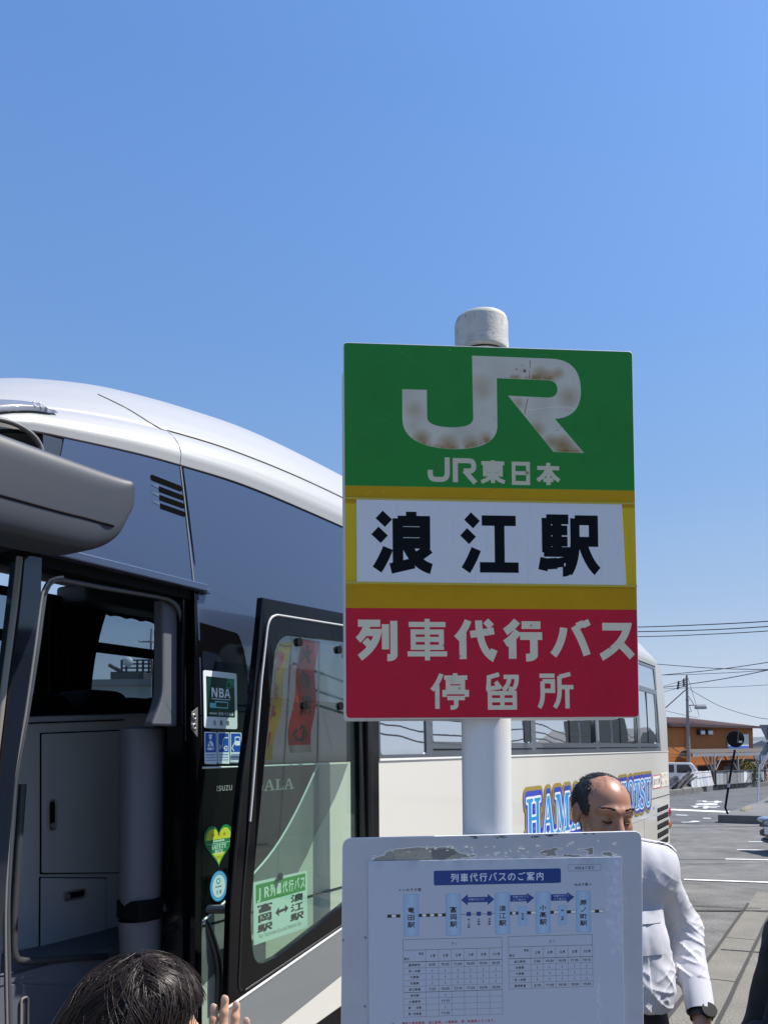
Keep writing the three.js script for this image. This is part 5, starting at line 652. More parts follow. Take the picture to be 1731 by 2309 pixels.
  part('bulkhead', box(0.06, 1.6, 2.3, 9.0, 2.2, -1.28), inner, bus);
  const farWin = [[1.75, 3.36], [3.50, 4.462], [4.64, 6.5], [6.7, 8.6]];
  part('far_wall', side([[1.4, 0.2], [13, -0.05], [13, 3.02], [1.5, 2.85]], { far: 1, off: -0.03, thick: 0.05, cell: 0.8, holes: farWin.map(([a, b]) => [[a, 2.0], [b, 2.0], [b, 2.82], [a, 2.80]]) }), inner, bus);
  farWin.forEach(([a, b]) => { const w = part('far_window', side([[a, 2.0], [b, 2.0], [b, 2.82], [a, 2.80]], { far: 1, off: -0.02, thick: 0.005, cell: 0.8 }), mGlassGrey, bus); part('bar', box(b - a, 0.078, 0.03, (a + b) / 2, 2.549, -2.43), mDark, w); });
  part('inner_pillar', box(0.035, 0.9, 0.05, 4.47, 2.3, -2.40), mDark, bus);
  part('luggage_rack', [box(2.2, 0.13, 0.34, 4.6, 2.875, -2.22, 0.03)], M(0.13, 0.145, 0.15, 0.7), bus);
  part('rack_light', box(0.17, 0.055, 0.02, 4.40, 2.832, -2.045, 0.008), M(0.6, 0.62, 0.6, 0.4), bus);
  const cg = gridSurf(60, 14, (u, v) => { const s0 = 3.40, s1 = lerp(3.925, 3.735, Math.pow(v, 0.8)) - 0.03 * Math.sin(v * 3.1), s = lerp(s0, s1, u), h = lerp(2.86, 2.02, v); return [s, h, -2.33 + 0.022 * Math.sin(u * 44 + v * 1.5) + 0.008 * Math.sin(u * 97)]; });
  part('curtain', cg, M(0.012, 0.018, 0.034, 0.85), bus, 'dark blue gathered window curtain');
  part('valance', gridSurf(40, 6, (u, v) => [lerp(3.4, 4.6, u), lerp(2.86, 2.792 - 0.012 * Math.abs(Math.sin(u * 26)), v), -2.31 + 0.014 * Math.sin(u * 52)]), M(0.012, 0.014, 0.018, 0.85), bus);
  const seatM = M(0.010, 0.011, 0.014, 0.9);
  for (const [s, top, z] of [[2.79, 2.09, -1.62], [3.20, 2.135, -1.62], [3.47, 2.10, -1.60], [3.80, 2.132, -1.60]]) {
    const st = part('seat', [new RoundedBoxGeometry(s > 3.7 && s < 3.9 ? 0.20 : 0.34, 0.72, 0.44, 5, 0.10).translate(s, top - 0.36, z), new RoundedBoxGeometry(0.46, 0.16, 0.46, 4, 0.06).translate(s - 0.2, 1.6, z)], seatM, bus);
    st.userData.label = 'black coach seat';
  }
  part('dashboard', [new RoundedBoxGeometry(0.5, 0.5, 1.9, 4, 0.12).translate(1.6, 1.5, -1.5)], mDark, bus);
  part('entry_wall', box(0.05, 1.7, 1.3, 3.20, 0.95, -0.78), mDark, bus);
  part('entry_step', box(1.6, 0.05, 0.9, 2.35, 0.32, -0.45), mDark, bus);

  // the entry locker behind the door
  const lk = new THREE.Group(); lk.name = 'entry_locker'; bus.add(lk); lk.userData.label = 'grey entry locker seen through the doorway';
  const Z = -0.9;
  const prof = [[1.97, 0.84], [3.08, 0.72], [3.08, 1.972], [1.97, 1.908]];
  part('carcass', ext(roundPoly(prof, [0.03, 0.01, 0.08, 0.03]), 0.5, { bevel: 0.02 }).translate(0, 0, Z - 0.004), mLocker, lk);
  part('top_rim', tube([[1.97, 1.875, Z + 0.002], [2.85, 1.925, Z + 0.002]], 0.004, 6, 6), mRubber, lk);
  const leaf = (nm, pts) => { const p = part(nm, ext(roundPoly(pts, 0.008), 0.016, { bevel: 0.003 }).translate(0, 0, Z + 0.008), mLocker, lk); const c = pts.reduce((a, q) => [a[0] + q[0] / pts.length, a[1] + q[1] / pts.length], [0, 0]); part('shadow_gap', ext(pts.map(([x, y]) => [c[0] + (x - c[0]) * 1.012 + Math.sign(x - c[0]) * 0.003, c[1] + (y - c[1]) * 1.008 + Math.sign(y - c[1]) * 0.003]), 0.004).translate(0, 0, Z + 0.0005), slotM, p); return p; };
  const big = leaf('locker_door', [[2.358, 1.17], [2.857, 1.102], [2.853, 1.866], [2.352, 1.842]]);
  const capsule = (w, h) => roundPoly([[-w / 2, -h / 2], [w / 2, -h / 2], [w / 2, h / 2], [-w / 2, h / 2]], Math.min(w, h) / 2);
  const latch = (par, s, h, w, hh, knob) => { const l = part('latch', ext(capsule(w, hh), 0.01, { bevel: 0.004, holes: [capsule(w - 0.022, hh - 0.022)] }).translate(s, h, Z + 0.016), M(0.55, 0.52, 0.45, 0.3, { metalness: 0.6 }), par); part('recess', flat(capsule(w - 0.02, hh - 0.02)).translate(s, h, Z + 0.0095), mRubber, l); part('lock_barrel', new THREE.CylinderGeometry(0.013, 0.013, 0.012, 16).rotateX(Math.PI / 2).translate(s + knob[0], h + knob[1], Z + 0.016), M(0.5, 0.48, 0.42, 0.3, { metalness: 0.5 }), l); };
  latch(big, 2.408, 1.445, 0.052, 0.155, [0, -0.05]);
  const dr = leaf('locker_door', [[2.355, 0.815], [2.735, 0.727], [2.732, 1.087], [2.354, 1.146]]);
  latch(dr, 2.54, 1.035, 0.14, 0.052, [-0.045, 0]);
  part('front_grab', [rod([2.035, 1.63, Z + 0.03], [2.10, 1.655, Z + 0.03], 0.013, 10), rod([2.10, 1.655, Z + 0.03], [2.10, 1.655, Z - 0.03], 0.013, 10)], mSteel, lk);
  part('edge_tube', tube([[2.02, 1.62, -0.55], [1.985, 1.1, -0.55], [1.985, 0.93, -0.55], [2.0, 0.885, -0.55], [2.06, 0.862, -0.56], [2.30, 0.82, -0.57], [2.48, 0.785, -0.58]], 0.017, 60, 10, false, 0.2), M(0.10, 0.105, 0.11, 0.35, { metalness: 0.5 }), lk);
  part('step_riser', [box(1.2, 0.5, 0.05, 2.3, 0.56, -0.60), box(1.2, 0.03, 0.36, 2.35, 0.805, -0.75)], M(0.12, 0.135, 0.165, 0.6), lk);
  const sd = part('step_locker', ext(roundPoly([[1.985, 0.40], [2.34, 0.36], [2.34, 0.69], [1.985, 0.785]], 0.01), 0.02, { bevel: 0.004 }).translate(0, 0, -0.565), M(0.10, 0.115, 0.145, 0.55), lk);
  part('latch', ext(capsule(0.045, 0.15), 0.01, { bevel: 0.004, holes: [capsule(0.024, 0.13)] }).translate(2.045, 0.645, -0.553), M(0.55, 0.52, 0.45, 0.3, { metalness: 0.6 }), sd);
  // moulded pillar cover and door gear
  part('pillar_trim', ext(roundPoly([[2.31, 1.865], [2.466, 1.865], [2.466, 2.395], [2.37, 2.42], [2.372, 1.99]], [0.02, 0.002, 0.07, 0.01, 0.09]), 0.06, { bevel: 0.01 }).translate(0, 0, -0.09), mGreyTrim, bus, 'grey moulded trim beside the doorway');
  const mCover = M(0.15, 0.155, 0.175, 0.5);
  part('gear_cover', [gridSurf(24, 20, (u, v) => { const a = u * Math.PI * 2, h = lerp(1.05, 1.852, v), r = 0.106 * (v < 0.06 ? 0.9 + v / 0.06 * 0.1 : 1), sx = 1 - 0.30 * Math.max(0, 0.55 - v) * (Math.cos(a) > 0 ? 1 : 0); return [2.447 + Math.cos(a) * r * sx, h, -0.30 + Math.sin(a) * 0.085]; }), new THREE.SphereGeometry(0.106, 24, 8, 0, Math.PI * 2, 0, Math.PI / 2).scale(1, 0.16, 0.8).translate(2.447, 1.852, -0.30)], mCover, bus, 'dark rounded cover over the door mechanism');
  part('gear_cover', gridSurf(24, 12, (u, v) => { const a = u * Math.PI * 2, h = lerp(0.5, 1.0, v), r = 0.108 - 0.018 * Math.sin(v * Math.PI); return [2.440 + Math.cos(a) * r, h, -0.30 + Math.sin(a) * 0.085]; }), mCover, bus);
  part('gear_clamp', [box(0.21, 0.088, 0.16, 2.452, 1.052, -0.28, 0.015), ...[2.40, 2.49].map((s) => new THREE.CylinderGeometry(0.007, 0.007, 0.02, 10).rotateX(Math.PI / 2).translate(s, 1.06, -0.20))], mRubber, bus);
  part('door_arm', [tube([[2.47, 1.055, -0.18], [2.53, 1.052, -0.05], [2.58, 1.047, 0.02], [2.64, 1.044, 0.09], [2.67, 1.042, 0.115]], 0.021, 40, 12, false, 0.4), tube([[2.535, 1.03, -0.03], [2.56, 0.96, 0.0], [2.60, 0.80, 0.02], [2.60, 0.6, 0.02]], 0.018, 30, 10)], M(0.02, 0.022, 0.026, 0.28, { clearcoat: 0.5 }), bus);

  // rear view mirror housing, reaching forward over the doorway
  {
    const secs = [[0.95, -0.02], [1.20, -0.01], [1.372, 0], [1.55, 0.03], [1.70, 0.055], [1.79, 0.075], [1.85, 0.095], [1.888, 0.125]];
    const ring = (s, k) => { const top = 2.716 - Math.max(0, s - 1.865) * 0.8, bot = curve([[0.95, 2.40], [1.365, 2.412], [1.60, 2.42], [1.70, 2.437], [1.79, 2.495], [1.84, 2.588], [1.875, 2.65], [1.8895, 2.682]])(s), c = (top + bot) / 2, hh = (top - bot) / 2, d = Math.min(0.11, 0.05 + hh); return (a) => { const ca = Math.cos(a), sa = Math.sin(a), e = 0.36; return [s, c + Math.sign(sa) * Math.abs(sa) ** e * hh, 0.22 + Math.sign(ca) * Math.abs(ca) ** e * d]; }; };
    const shell = gridSurf(60, 60, (u, v) => ring(lerp(1.328, 1.8895, Math.pow(v, 0.85)), 0)(u * Math.PI * 2));
    const front = gridSurf(60, 20, (u, v) => ring(lerp(0.95, 1.312, v), 0)(u * Math.PI * 2));
    const mm = M(0.036, 0.042, 0.054, 0.5);
    const mr = part('mirror_housing', [shell], mm, bus, 'large grey mirror housing at the front corner');
    part('housing_front', front, mm, mr);
    part('housing_gap', gridSurf(60, 2, (u, v) => { const p = ring(lerp(1.305, 1.333, v), 0)(u * Math.PI * 2); return [p[0], 2.56 + (p[1] - 2.56) * 0.975, 0.22 + (p[2] - 0.22) * 0.955]; }), mRubber, mr);
    part('housing_gap', tube([0, 1, 2, 3, 4, 5, 6, 7, 8].map((i) => { const s = 1.332 + i / 8 * 0.483, f = ring(s, 0), h = 2.517 + i * 0.0012; let best = null, bd = 9; for (let a = -1.5; a < 1.5; a += 0.01) { const p = f(a); if (Math.abs(p[1] - h) < bd) { bd = Math.abs(p[1] - h); best = p; } } return [best[0], best[1], best[2] + 0.0005]; }), 0.0042, 40, 6), mRubber, mr);
    part('mirror_arm', tube([[1.25, 2.66, 0.20], [1.34, 2.80, 0.06], [1.42, 2.86, -0.08]], 0.045, 20, 12), mm, mr);
  }

  // the door leaf, swung out and slid back along the side
  {
    const d = new THREE.Group(); d.name = 'entry_door'; d.position.set(0, 0, 0.2); bus.add(d); d.userData.label = 'open plug door with tall black rimmed glass';
    const front = (h) => 0.028 + curve([[0.2, 2.40], [0.675, 2.435], [1.1, 2.455], [1.643, 2.529], [2.004, 2.607], [2.456, 2.692]])(h);
    const bendD = (g, off = 0) => { const p = g.attributes.position; for (let i = 0; i < p.count; i++) p.setZ(i, p.getZ(i) + lean(p.getY(i)) + off); g.computeVertexNormals(); return g; };
    const hs = [0.25, 0.675, 1.1, 1.4, 1.643, 1.8, 2.004, 2.2, 2.456], R = 3.585;
    const outline = [...hs.map((h) => [front(h), h]), [R, 2.49], [R, 0.25]].reverse();
    const clear = roundPoly([[2.607, 1.0], [2.64, 1.24], [2.757, 1.98], [2.813, 2.30], [3.50, 2.335], [3.50, 0.99], [2.80, 0.81], [2.64, 0.80]], [0.10, 0.02, 0.02, 0.12, 0.05, 0.03, 0.02, 0.16]);
    const lineY = (s) => 0.683 + (s - 2.506) * 0.183;
    const upper = [[front(0.68), lineY(front(0.68)) + 0.004], ...hs.slice(2).map((h) => [front(h), h]), [R, 2.49], [R, lineY(R) + 0.004]].reverse();
    part('door_frame', bendD(ext(upper, 0.035, { holes: [clear], bevel: 0.004 })), mBlack, d);
    part('door_glass', bendD(flat(clear.map(([s, h]) => [3.08 + (s - 3.08) * 1.01, 1.6 + (h - 1.6) * 1.01]))).translate(0, 0, -0.014), mGlassClear, d, 'clear green tinted door glass');
    const pp = roundPoly([[2.528, 0.712], [2.553, 1.092], [2.609, 1.493], [2.687, 2.062], [2.756, 2.386], [R - 0.06, 2.42], [R - 0.06, 0.885]], [0.05, 0.05, 0.05, 0.05, 0.08, 0.03, 0.03]);
    part('piping', new THREE.TubeGeometry(new THREE.CatmullRomCurve3(pp.slice(7).filter((p) => p[1] > 1.2 && p[0] < 3.50).map(([s, h]) => V(s, h, lean(h) + 0.004)), false, 'catmullrom', 0.1), 160, 0.0055, 8), M(0.52, 0.52, 0.5, 0.35), d);
    part('rubber_bead', new THREE.TubeGeometry(new THREE.CatmullRomCurve3(pp.map(([s, h]) => V(s, h, lean(h) + 0.002)), true, 'catmullrom', 0.1), 240, 0.0045, 6, true), M(0.02, 0.02, 0.021, 0.4), d);
    const silverTop = (s) => lineY(s) - 0.006, s0 = 2.38;
    part('lower_panel', bendD(ext([[2.40, 0.25], [R, 0.25], [R, silverTop(R)], [2.455, silverTop(2.455)]], 0.03, { bevel: 0.003 })), mSilver, d, 'silver lower door panel');
    part('lower_stripe', flat([[2.66, 0.25], [R, 0.25], [R, 0.655], [3.295, 0.589], [2.764, 0.519 - 0.03]]).translate(0, 0, 0.0022), mCream, d);
    part('lower_stripe', flat([[2.86, 0.25], [R, 0.25], [R, 0.475], [3.294, 0.440], [3.089, 0.418], [2.95, 0.36]]).translate(0, 0, 0.0034), mBlack, d);
    part('pinstripe', ext([[2.458, lineY(2.458) - 0.005], [R, lineY(R) - 0.005], [R, lineY(R) + 0.006], [2.458, lineY(2.458) + 0.005]], 0.01, { bevel: 0.002 }).translate(0, 0, 0.004), mPin, d);
    part('rear_edge', [box(0.06, 2.2, 0.05, R + 0.015, 1.38, -0.02, 0.01), box(0.02, 2.2, 0.06, R - 0.075, 1.38, -0.03)], mBlack, d);
    // inside of the door: latch rods, grab handle, knobs
    const rods = part('latch_rod', [rod([2.80, 1.985, -0.06], [R - 0.06, 1.985, -0.06], 0.005), rod([2.80, 1.955, -0.06], [R - 0.06, 1.955, -0.06], 0.004), rod([3.02, 2.16, -0.06], [3.08, 1.99, -0.07], 0.013, 10), rod([3.25, 1.95, -0.06], [3.33, 1.75, -0.06], 0.005)], mBlack, d);
    for (const [s, h] of [[2.995, 2.282], [3.339, 2.281], [3.035, 1.975], [3.35, 1.985]]) part('knob', new THREE.CylinderGeometry(0.022, 0.018, 0.03, 16).rotateX(Math.PI / 2).translate(s, h, -0.03), mRubber, rods);
    part('grab_handle', tube([[3.0, 2.175, -0.07], [3.02, 2.08, -0.09], [3.045, 1.99, -0.08]], 0.014, 20, 10), M(0.35, 0.03, 0.03, 0.4), rods);
    // route card hung inside the glass on a sucker
    const card = canvasTex(1024, 716, (x, w, h) => {
      x.fillStyle = '#e9f4ec'; x.fillRect(0, 0, w, h); x.fillStyle = '#1f9a32'; x.fillRect(40, 36, w - 82, 212);
      write(x, 'JR列車代行バス', 60, 60, 108, 164, 0.145, '#f2faf2', 8);
      const col = (t, x0, y0, w1, h1) => write(x, t, x0, y0, w1, h1, 0.165, '#111413', 6, true);
      col('富岡駅', 52, 268, 300, 108); col('浪江駅', 660, 256, 300, 108);
      x.fillStyle = '#111413'; x.beginPath(); [[392, 420], [460, 362], [460, 400], [572, 392], [572, 354], [640, 404], [572, 458], [572, 424], [460, 436], [460, 474]].forEach((p) => x.lineTo(...p)); x.fill();
      latin(x, 'For Tomioka-Sta and Namie-Sta', w / 2 - 20, 660, 64, 800, '#2c3a34', 'sans-serif', 'normal');
    });
    const cm = M(1, 1, 1, 0.5, { map: card, side: THREE.DoubleSide });
    const cd = part('route_card', unitUV(ext([[2.677, 0.882], [3.079, 0.882], [3.077, 1.160], [2.676, 1.163]], 0.001)).translate(0, 0, -0.040), [cm, M(0.8, 0.85, 0.8, 0.5)], d, 'white and green card for the rail replacement bus');
    part('sucker', new THREE.SphereGeometry(0.017, 16, 10).scale(1, 1.1, 0.6).translate(2.85, 1.165, -0.026), mRubber, cd);
  }
}
// ---------------------------------------------------------------- across the road
const a4 = (x, y, d) => at(1480 + x / 6.606, 1480 + y / 6.606, d), a7 = (x, y, d) => at(1480 + x / 6.606, 1700 + y / 6.606, d);
const arr = (v) => [v.x, v.y, v.z];
{
  // the orange house
  const A = at(1507, 1687, 66), B = at(1697, 1687, 75), base = ground(66) + 0.3, L = Math.hypot(B.x - A.x, B.z - A.z), turn = -Math.atan2(B.z - A.z, B.x - A.x);
  const o = thing('orange_building', 'two storey orange house with a maroon roof across the road', 'building', [A.x, base, A.z], turn);
  const on = (x, y, off = 0) => { const n = V(Math.sin(turn), 0, Math.cos(turn)), d = sight(x, y), c = V(0, EYE, 0), P = V(A.x, 0, A.z).addScaledVector(n, off), t = P.clone().sub(c).dot(n) / d.dot(n), q = d.multiplyScalar(t).add(c); return [Math.hypot(q.x - A.x, q.z - A.z) * Math.sign(q.x - A.x), q.y - base]; };
  const w4 = (x, y, off) => on(1480 + x / 6.606, 1480 + y / 6.606, off), w7 = (x, y, off) => on(1480 + x / 6.606, 1700 + y / 6.606, off);
  const mOr = M(0.52, 0.185, 0.045, 0.85, { map: coarse, bumpMap: grit, bumpScale: 0.004 }), mRoof = M(0.085, 0.030, 0.036, 0.55), mD = M(0.03, 0.03, 0.032, 0.6), mW = M(0.72, 0.72, 0.70, 0.6), mG = M(0.33, 0.33, 0.33, 0.6);
  const eL = w4(175, 1020)[1], eR = w4(1430, 1050)[1], S = w4(1425, 1050)[0], sd = w4(400, 1100)[0];
  part('wall', [ext([[-7, 0], [S, 0], [S, eR], [-7, eL]], 7.5)], mOr, o);
  part('wall_panel', ext([[-7, 0], [sd - 0.05, 0], [sd - 0.05, eL - 0.25], [-7, eL - 0.25]], 0.05).translate(0, 0, 0.10), mOr, o);
  for (let i = 0; i < 9; i++) { const y0 = w4(200, 1652)[1] + i * 0.26 - 0.9; part('siding_board', box(6.2, 0.23, 0.06, sd - 3.3, y0, 0.16, 0.01), mOr, o); }
  part('drain_pipe', [rod([sd, 0, 0.12], [sd, eL - 0.1, 0.12], 0.06), box(0.25, 0.25, 0.2, sd + 0.1, eL - 0.3, 0.1)], mOr, o);
  const rid = w4(820, 930, -3.7), ridL = w4(165, 925, -3.7);
  const rp = [[-8, eL - 0.02, 0.6], [S + 1.0, eR - 0.02, 0.6], [S - 5.6, rid[1], -3.7], [-8, ridL[1], -3.7], [S + 1.0, eR - 0.02, -8.2]];
  const rg = new THREE.BufferGeometry(); rg.setAttribute('position', new THREE.Float32BufferAttribute([rp[0], rp[1], rp[2], rp[0], rp[2], rp[3], rp[1], rp[4], rp[2], rp[3], rp[2], [-8, eL, -8.2], rp[2], rp[4], [-8, eL, -8.2]].flat(), 3)); rg.computeVertexNormals();
  const rf = part('roof', rg, mRoof, o, 'maroon metal roof');
  for (let k = 0; k < 26; k++) { const t = k / 26, x0 = lerp(-8, S + 1, t), x1 = lerp(-8, S - 5.6, t); part('roof_seam', rod([x0, lerp(eL, eR, t) + 0.01, 0.6], [x1, lerp(ridL[1], rid[1], t) + 0.03, -3.7], 0.035, 5), mRoof, rf); }
  part('eave', [box(S + 9, 0.22, 0.14, (S - 7) / 2, (eL + eR) / 2 - 0.06, 0.62).rotateZ(0)], M(0.05, 0.03, 0.03, 0.6), rf).geometry.translate(0, 0, 0);
  part('gutter_end', box(0.6, 0.26, 0.4, S + 0.8, eR - 0.05, 0.6, 0.05), mD, rf);
  for (const [x0, x1] of [[590, 668], [702, 786]]) { const p = w4(x0, 1165), q = w4(x1, 1090); const v = part('vent_window', box(q[0] - p[0], q[1] - p[1], 0.5, (p[0] + q[0]) / 2, (p[1] + q[1]) / 2, 0.05), mD, o); part('louvre', box((q[0] - p[0]) * 0.75, (q[1] - p[1]) * 0.72, 0.1, (p[0] + q[0]) / 2 + 0.06, (p[1] + q[1]) / 2 - 0.05, 0.30), mW, v); }
  { const p = w4(1042, 1388), q = w4(1338, 1160); const g = part('wall_sign', box(q[0] - p[0], q[1] - p[1], 0.12, (p[0] + q[0]) / 2, (p[1] + q[1]) / 2, 0.1), mW, o, 'white signboard with a blue foot'); part('sign_band', box(q[0] - p[0] - 0.02, (q[1] - p[1]) * 0.22, 0.03, (p[0] + q[0]) / 2, p[1] + (q[1] - p[1]) * 0.12, 0.17), M(0.05, 0.13, 0.5, 0.5), g); }
  { const p = w7(525, 310), q = w7(830, 178); part('garage_door', [0, 1, 2, 3, 4].map((i) => box(q[0] - p[0], (q[1] - p[1]) / 5 - 0.02, 0.12, (p[0] + q[0]) / 2, p[1] + (q[1] - p[1]) * (i + 0.5) / 5, 0.02)), M(0.035, 0.03, 0.03, 0.6), o); part('lintel', box(q[0] - p[0] + 0.3, 0.14, 0.5, (p[0] + q[0]) / 2, q[1] + 0.1, 0.2), M(0.45, 0.20, 0.10, 0.7), o); }
  { const p = w7(985, 300), q = w7(1160, 180); part('entrance', box(q[0] - p[0], q[1] - p[1], 0.1, (p[0] + q[0]) / 2, (p[1] + q[1]) / 2, 0.03), M(0.24, 0.25, 0.27, 0.5), o); const aw = part('awning', box(q[0] - p[0] + 2.4, 0.2, 1.6, (p[0] + q[0]) / 2 + 0.2, q[1] + 0.5, 0.7, 0.03), mD, o); part('awning_edge', box(q[0] - p[0] + 2.2, 0.08, 0.05, (p[0] + q[0]) / 2, q[1] + 0.66, 1.5), M(0.4, 0.13, 0.07, 0.6), aw); }
  // television aerial
  const b = w4(255, 930), t = w4(255, 742); part('aerial', [rod([b[0], b[1] - 0.5, -3], [t[0], t[1], -3], 0.04, 6), rod([t[0] - 1.1, t[1], -3], [t[0] + 1.1, t[1], -3], 0.035, 5), rod([t[0] - 0.5, t[1] - 0.05, -3], [t[0], t[1] - 0.6, -3], 0.03, 5), rod([t[0] + 0.5, t[1] - 0.05, -3], [t[0], t[1] - 0.6, -3], 0.03, 5), ...[-0.9, -0.3, 0.3, 0.9].map((k) => rod([t[0] + k, t[1], -3.4], [t[0] + k, t[1], -2.6], 0.02, 4))], mG, o);
}
{
  // canopy on posts
  const D0 = 65.5, D1 = 72.5, A = a4(505, 1440, D0), B = a4(1640, 1470, D1), o = thing('canopy', 'long grey carport canopy on posts before the orange house', 'canopy', [A.x, ground(D0) + 0.3, A.z], -Math.atan2(B.z - A.z, B.x - A.x));
  const L = Math.hypot(B.x - A.x, B.z - A.z), y1 = A.y - o.position.y, mG = M(0.30, 0.31, 0.32, 0.5, { metalness: 0.2 }), mTop = M(0.060, 0.050, 0.045, 0.8);
  const arc = (z) => 0.34 * Math.cos((z / 0.62) * Math.PI / 2);
  const ro = part('canopy_roof', gridSurf(30, 10, (u, v) => { const z = lerp(-0.62, 0.62, v); return [u * L, y1 + arc(z), z - 0.5]; }), mTop, o);
  part('end_cap', gridSurf(2, 10, (u, v) => { const z = lerp(-0.62, 0.62, v); return [-0.01, y1 + arc(z) * 0.75 - 0.03 + (arc(z) * 0.25 + 0.05) * u, z - 0.5]; }), M(0.62, 0.64, 0.66, 0.4), ro);
  part('beam', [box(L, 0.28, 0.12, L / 2, y1 - 0.18, 0.1), box(L, 0.28, 0.12, L / 2, y1 - 0.18, -1.1)], mG, o);
  for (const [x, z, p] of [[0.27, 0.1, 1], [0.575, 0.1, 1], [0.89, 0.1, 1], [0.38, -1.1, 0], [0.66, -1.1, 0]]) { const ps = part('post', box(0.14, y1 + 1.2, 0.14, x * L, y1 / 2 - 0.6, z), mG, o); for (const s of [-1, 1]) part('brace', rod([x * L, y1 - 1.75, z], [x * L + s * 1.25, y1 - 0.3, z], 0.065, 6), mG, ps); }
}
{
  // utility pole
  const d = 65, f = a7(482, 530, d), t = a4(443, 280, d), o = thing('utility_pole', 'grey concrete utility pole with insulators and a street lamp', 'utility pole', [f.x, ground(d) + 0.2, f.z]);
  const H = t.y - o.position.y, k = (t.x - f.x), mP = M(0.30, 0.30, 0.295, 0.8, { map: coarse });
  part('pole', rod([0, 0, 0], [k, H, 0], 0.19, 20, 0.085), mP, o); const X = (y) => k * y / H, yOf = (py) => a4(443, py, d).y - o.position.y;
  for (const [i, py] of [350, 380, 410, 440].entries()) { const y = yOf(py); const arm = part('insulator_arm', [rod([X(y), y, 0.05], [X(y) - 0.72 - i * 0.03, y - 0.17, 0.1], 0.035, 6)], M(0.05, 0.05, 0.055, 0.5), o); part('insulator', [new THREE.CylinderGeometry(0.06, 0.09, 0.2, 10).translate(X(y) - 0.3, y, 0.1), new THREE.CylinderGeometry(0.06, 0.09, 0.2, 10).translate(X(y) - 0.74 - i * 0.03, y - 0.2, 0.1)], M(0.06, 0.06, 0.065, 0.3), arm); }
  const y = yOf(730); const lm = part('lamp_arm', [rod([X(y), y, 0], [X(y) + 1.55, y + 0.02, 0], 0.045, 6), tube([[X(y) + 0.15, y, 0.03], [X(y) + 0.3, y - 0.5, 0.03], [X(y) + 0.12, y - 0.55, 0.03]], 0.025, 12, 5), rod([X(y) + 0.1, y + 0.8, 0], [X(y) + 0.55, y + 0.05, 0], 0.03, 5)], M(0.10, 0.10, 0.11, 0.5), o); part('lamp_head', [new RoundedBoxGeometry(0.95, 0.3, 0.4, 3, 0.08).translate(X(y) + 1.12, y - 0.18, 0)], M(0.35, 0.36, 0.37, 0.4), lm);
  part('pole_clamp', [yOf(470), yOf(330), yOf(650)].map((q) => new THREE.TorusGeometry(0.14, 0.03, 6, 16).rotateX(Math.PI / 2).translate(X(q), q, 0)), M(0.1, 0.1, 0.1, 0.5), o);
}
{
  // wires in the sky
  const mWi = M(0.025, 0.028, 0.035, 0.6);
  const W = [
    ['highest of the three parallel wires beside the sign', [[1180, 1419, 36], [1438.6, 1414, 34], [1600, 1408, 32], [1731, 1400.9, 30], [1900, 1388, 28]], 0.022], ['middle of the three parallel wires beside the sign', [[1180, 1427, 36], [1438.6, 1424.3, 34], [1600, 1420, 32], [1731, 1412.5, 30], [1900, 1399, 28]], 0.022], ['lowest of the three parallel wires beside the sign', [[1180, 1436, 36], [1438.6, 1435.6, 34], [1600, 1430, 32], [1731, 1422.7, 30], [1900, 1409, 28]], 0.019],
    ['wire sloping down rightwards from the top of the coach corner', [[1300, 1483, 70], [1489.5, 1498.3, 60], [1603, 1506.6, 56], [1731, 1509.7, 52], [1900, 1508, 48]], 0.028], ['dark wire rising from behind the coach over the pole top', [[1300, 1540, 75], [1493.6, 1522, 62], [1615.7, 1509.7, 58], [1731, 1493.4, 54], [1900, 1465, 50]], 0.03], ['faint nearly level wire touching the top of the utility pole', [[1300, 1524, 75], [1506, 1521.9, 66], [1624, 1517.8, 62], [1731, 1510.7, 58], [1900, 1494, 54]], 0.024],
    ['dark wire through the insulators of the utility pole', [[1300, 1570, 75], [1498, 1549.4, 67], [1550.5, 1542.9, 65], [1640, 1529, 60], [1731, 1510.7, 56], [1900, 1470, 50]], 0.034], ['thin wire leaving the utility pole level to the right', [[1300, 1560, 72], [1552.6, 1551.4, 65], [1640, 1549, 64], [1731, 1544.3, 63], [1900, 1533, 60]], 0.02], ['slack wire sagging from the pole down to the right', [[1553, 1553.5, 65], [1575, 1567, 64], [1624, 1593, 62], [1680, 1611, 61], [1731, 1621.6, 60], [1900, 1640, 56]], 0.022],
    ['wire running from the pole down behind the coach', [[1544.5, 1555.5, 65], [1501.7, 1594, 66], [1440, 1650, 68]], 0.045], ['short thin wire over the maroon roof', [[1480, 1597, 66], [1508, 1604.5, 66.5], [1540, 1612, 67], [1572, 1619, 68]], 0.02], ['thin stay dropping from the pole head past the lamp', [[1550.6, 1531, 65], [1564, 1575, 66], [1576, 1617, 67]], 0.016], ['upper slack wire left of the pole insulators', [[1543, 1533, 65], [1498, 1546.5, 67], [1400, 1572, 70]], 0.018], ['lower slack wire left of the pole insulators', [[1540, 1548, 65], [1500, 1559, 67], [1400, 1582, 70]], 0.018],
  ];
  for (const [lab, pts, r] of W) tag(part('overhead_wire', tube(pts.map(([x, y, d]) => at(x, y, d)), r, 40, 5), mWi), lab, 'wire', 'overhead wires');
}
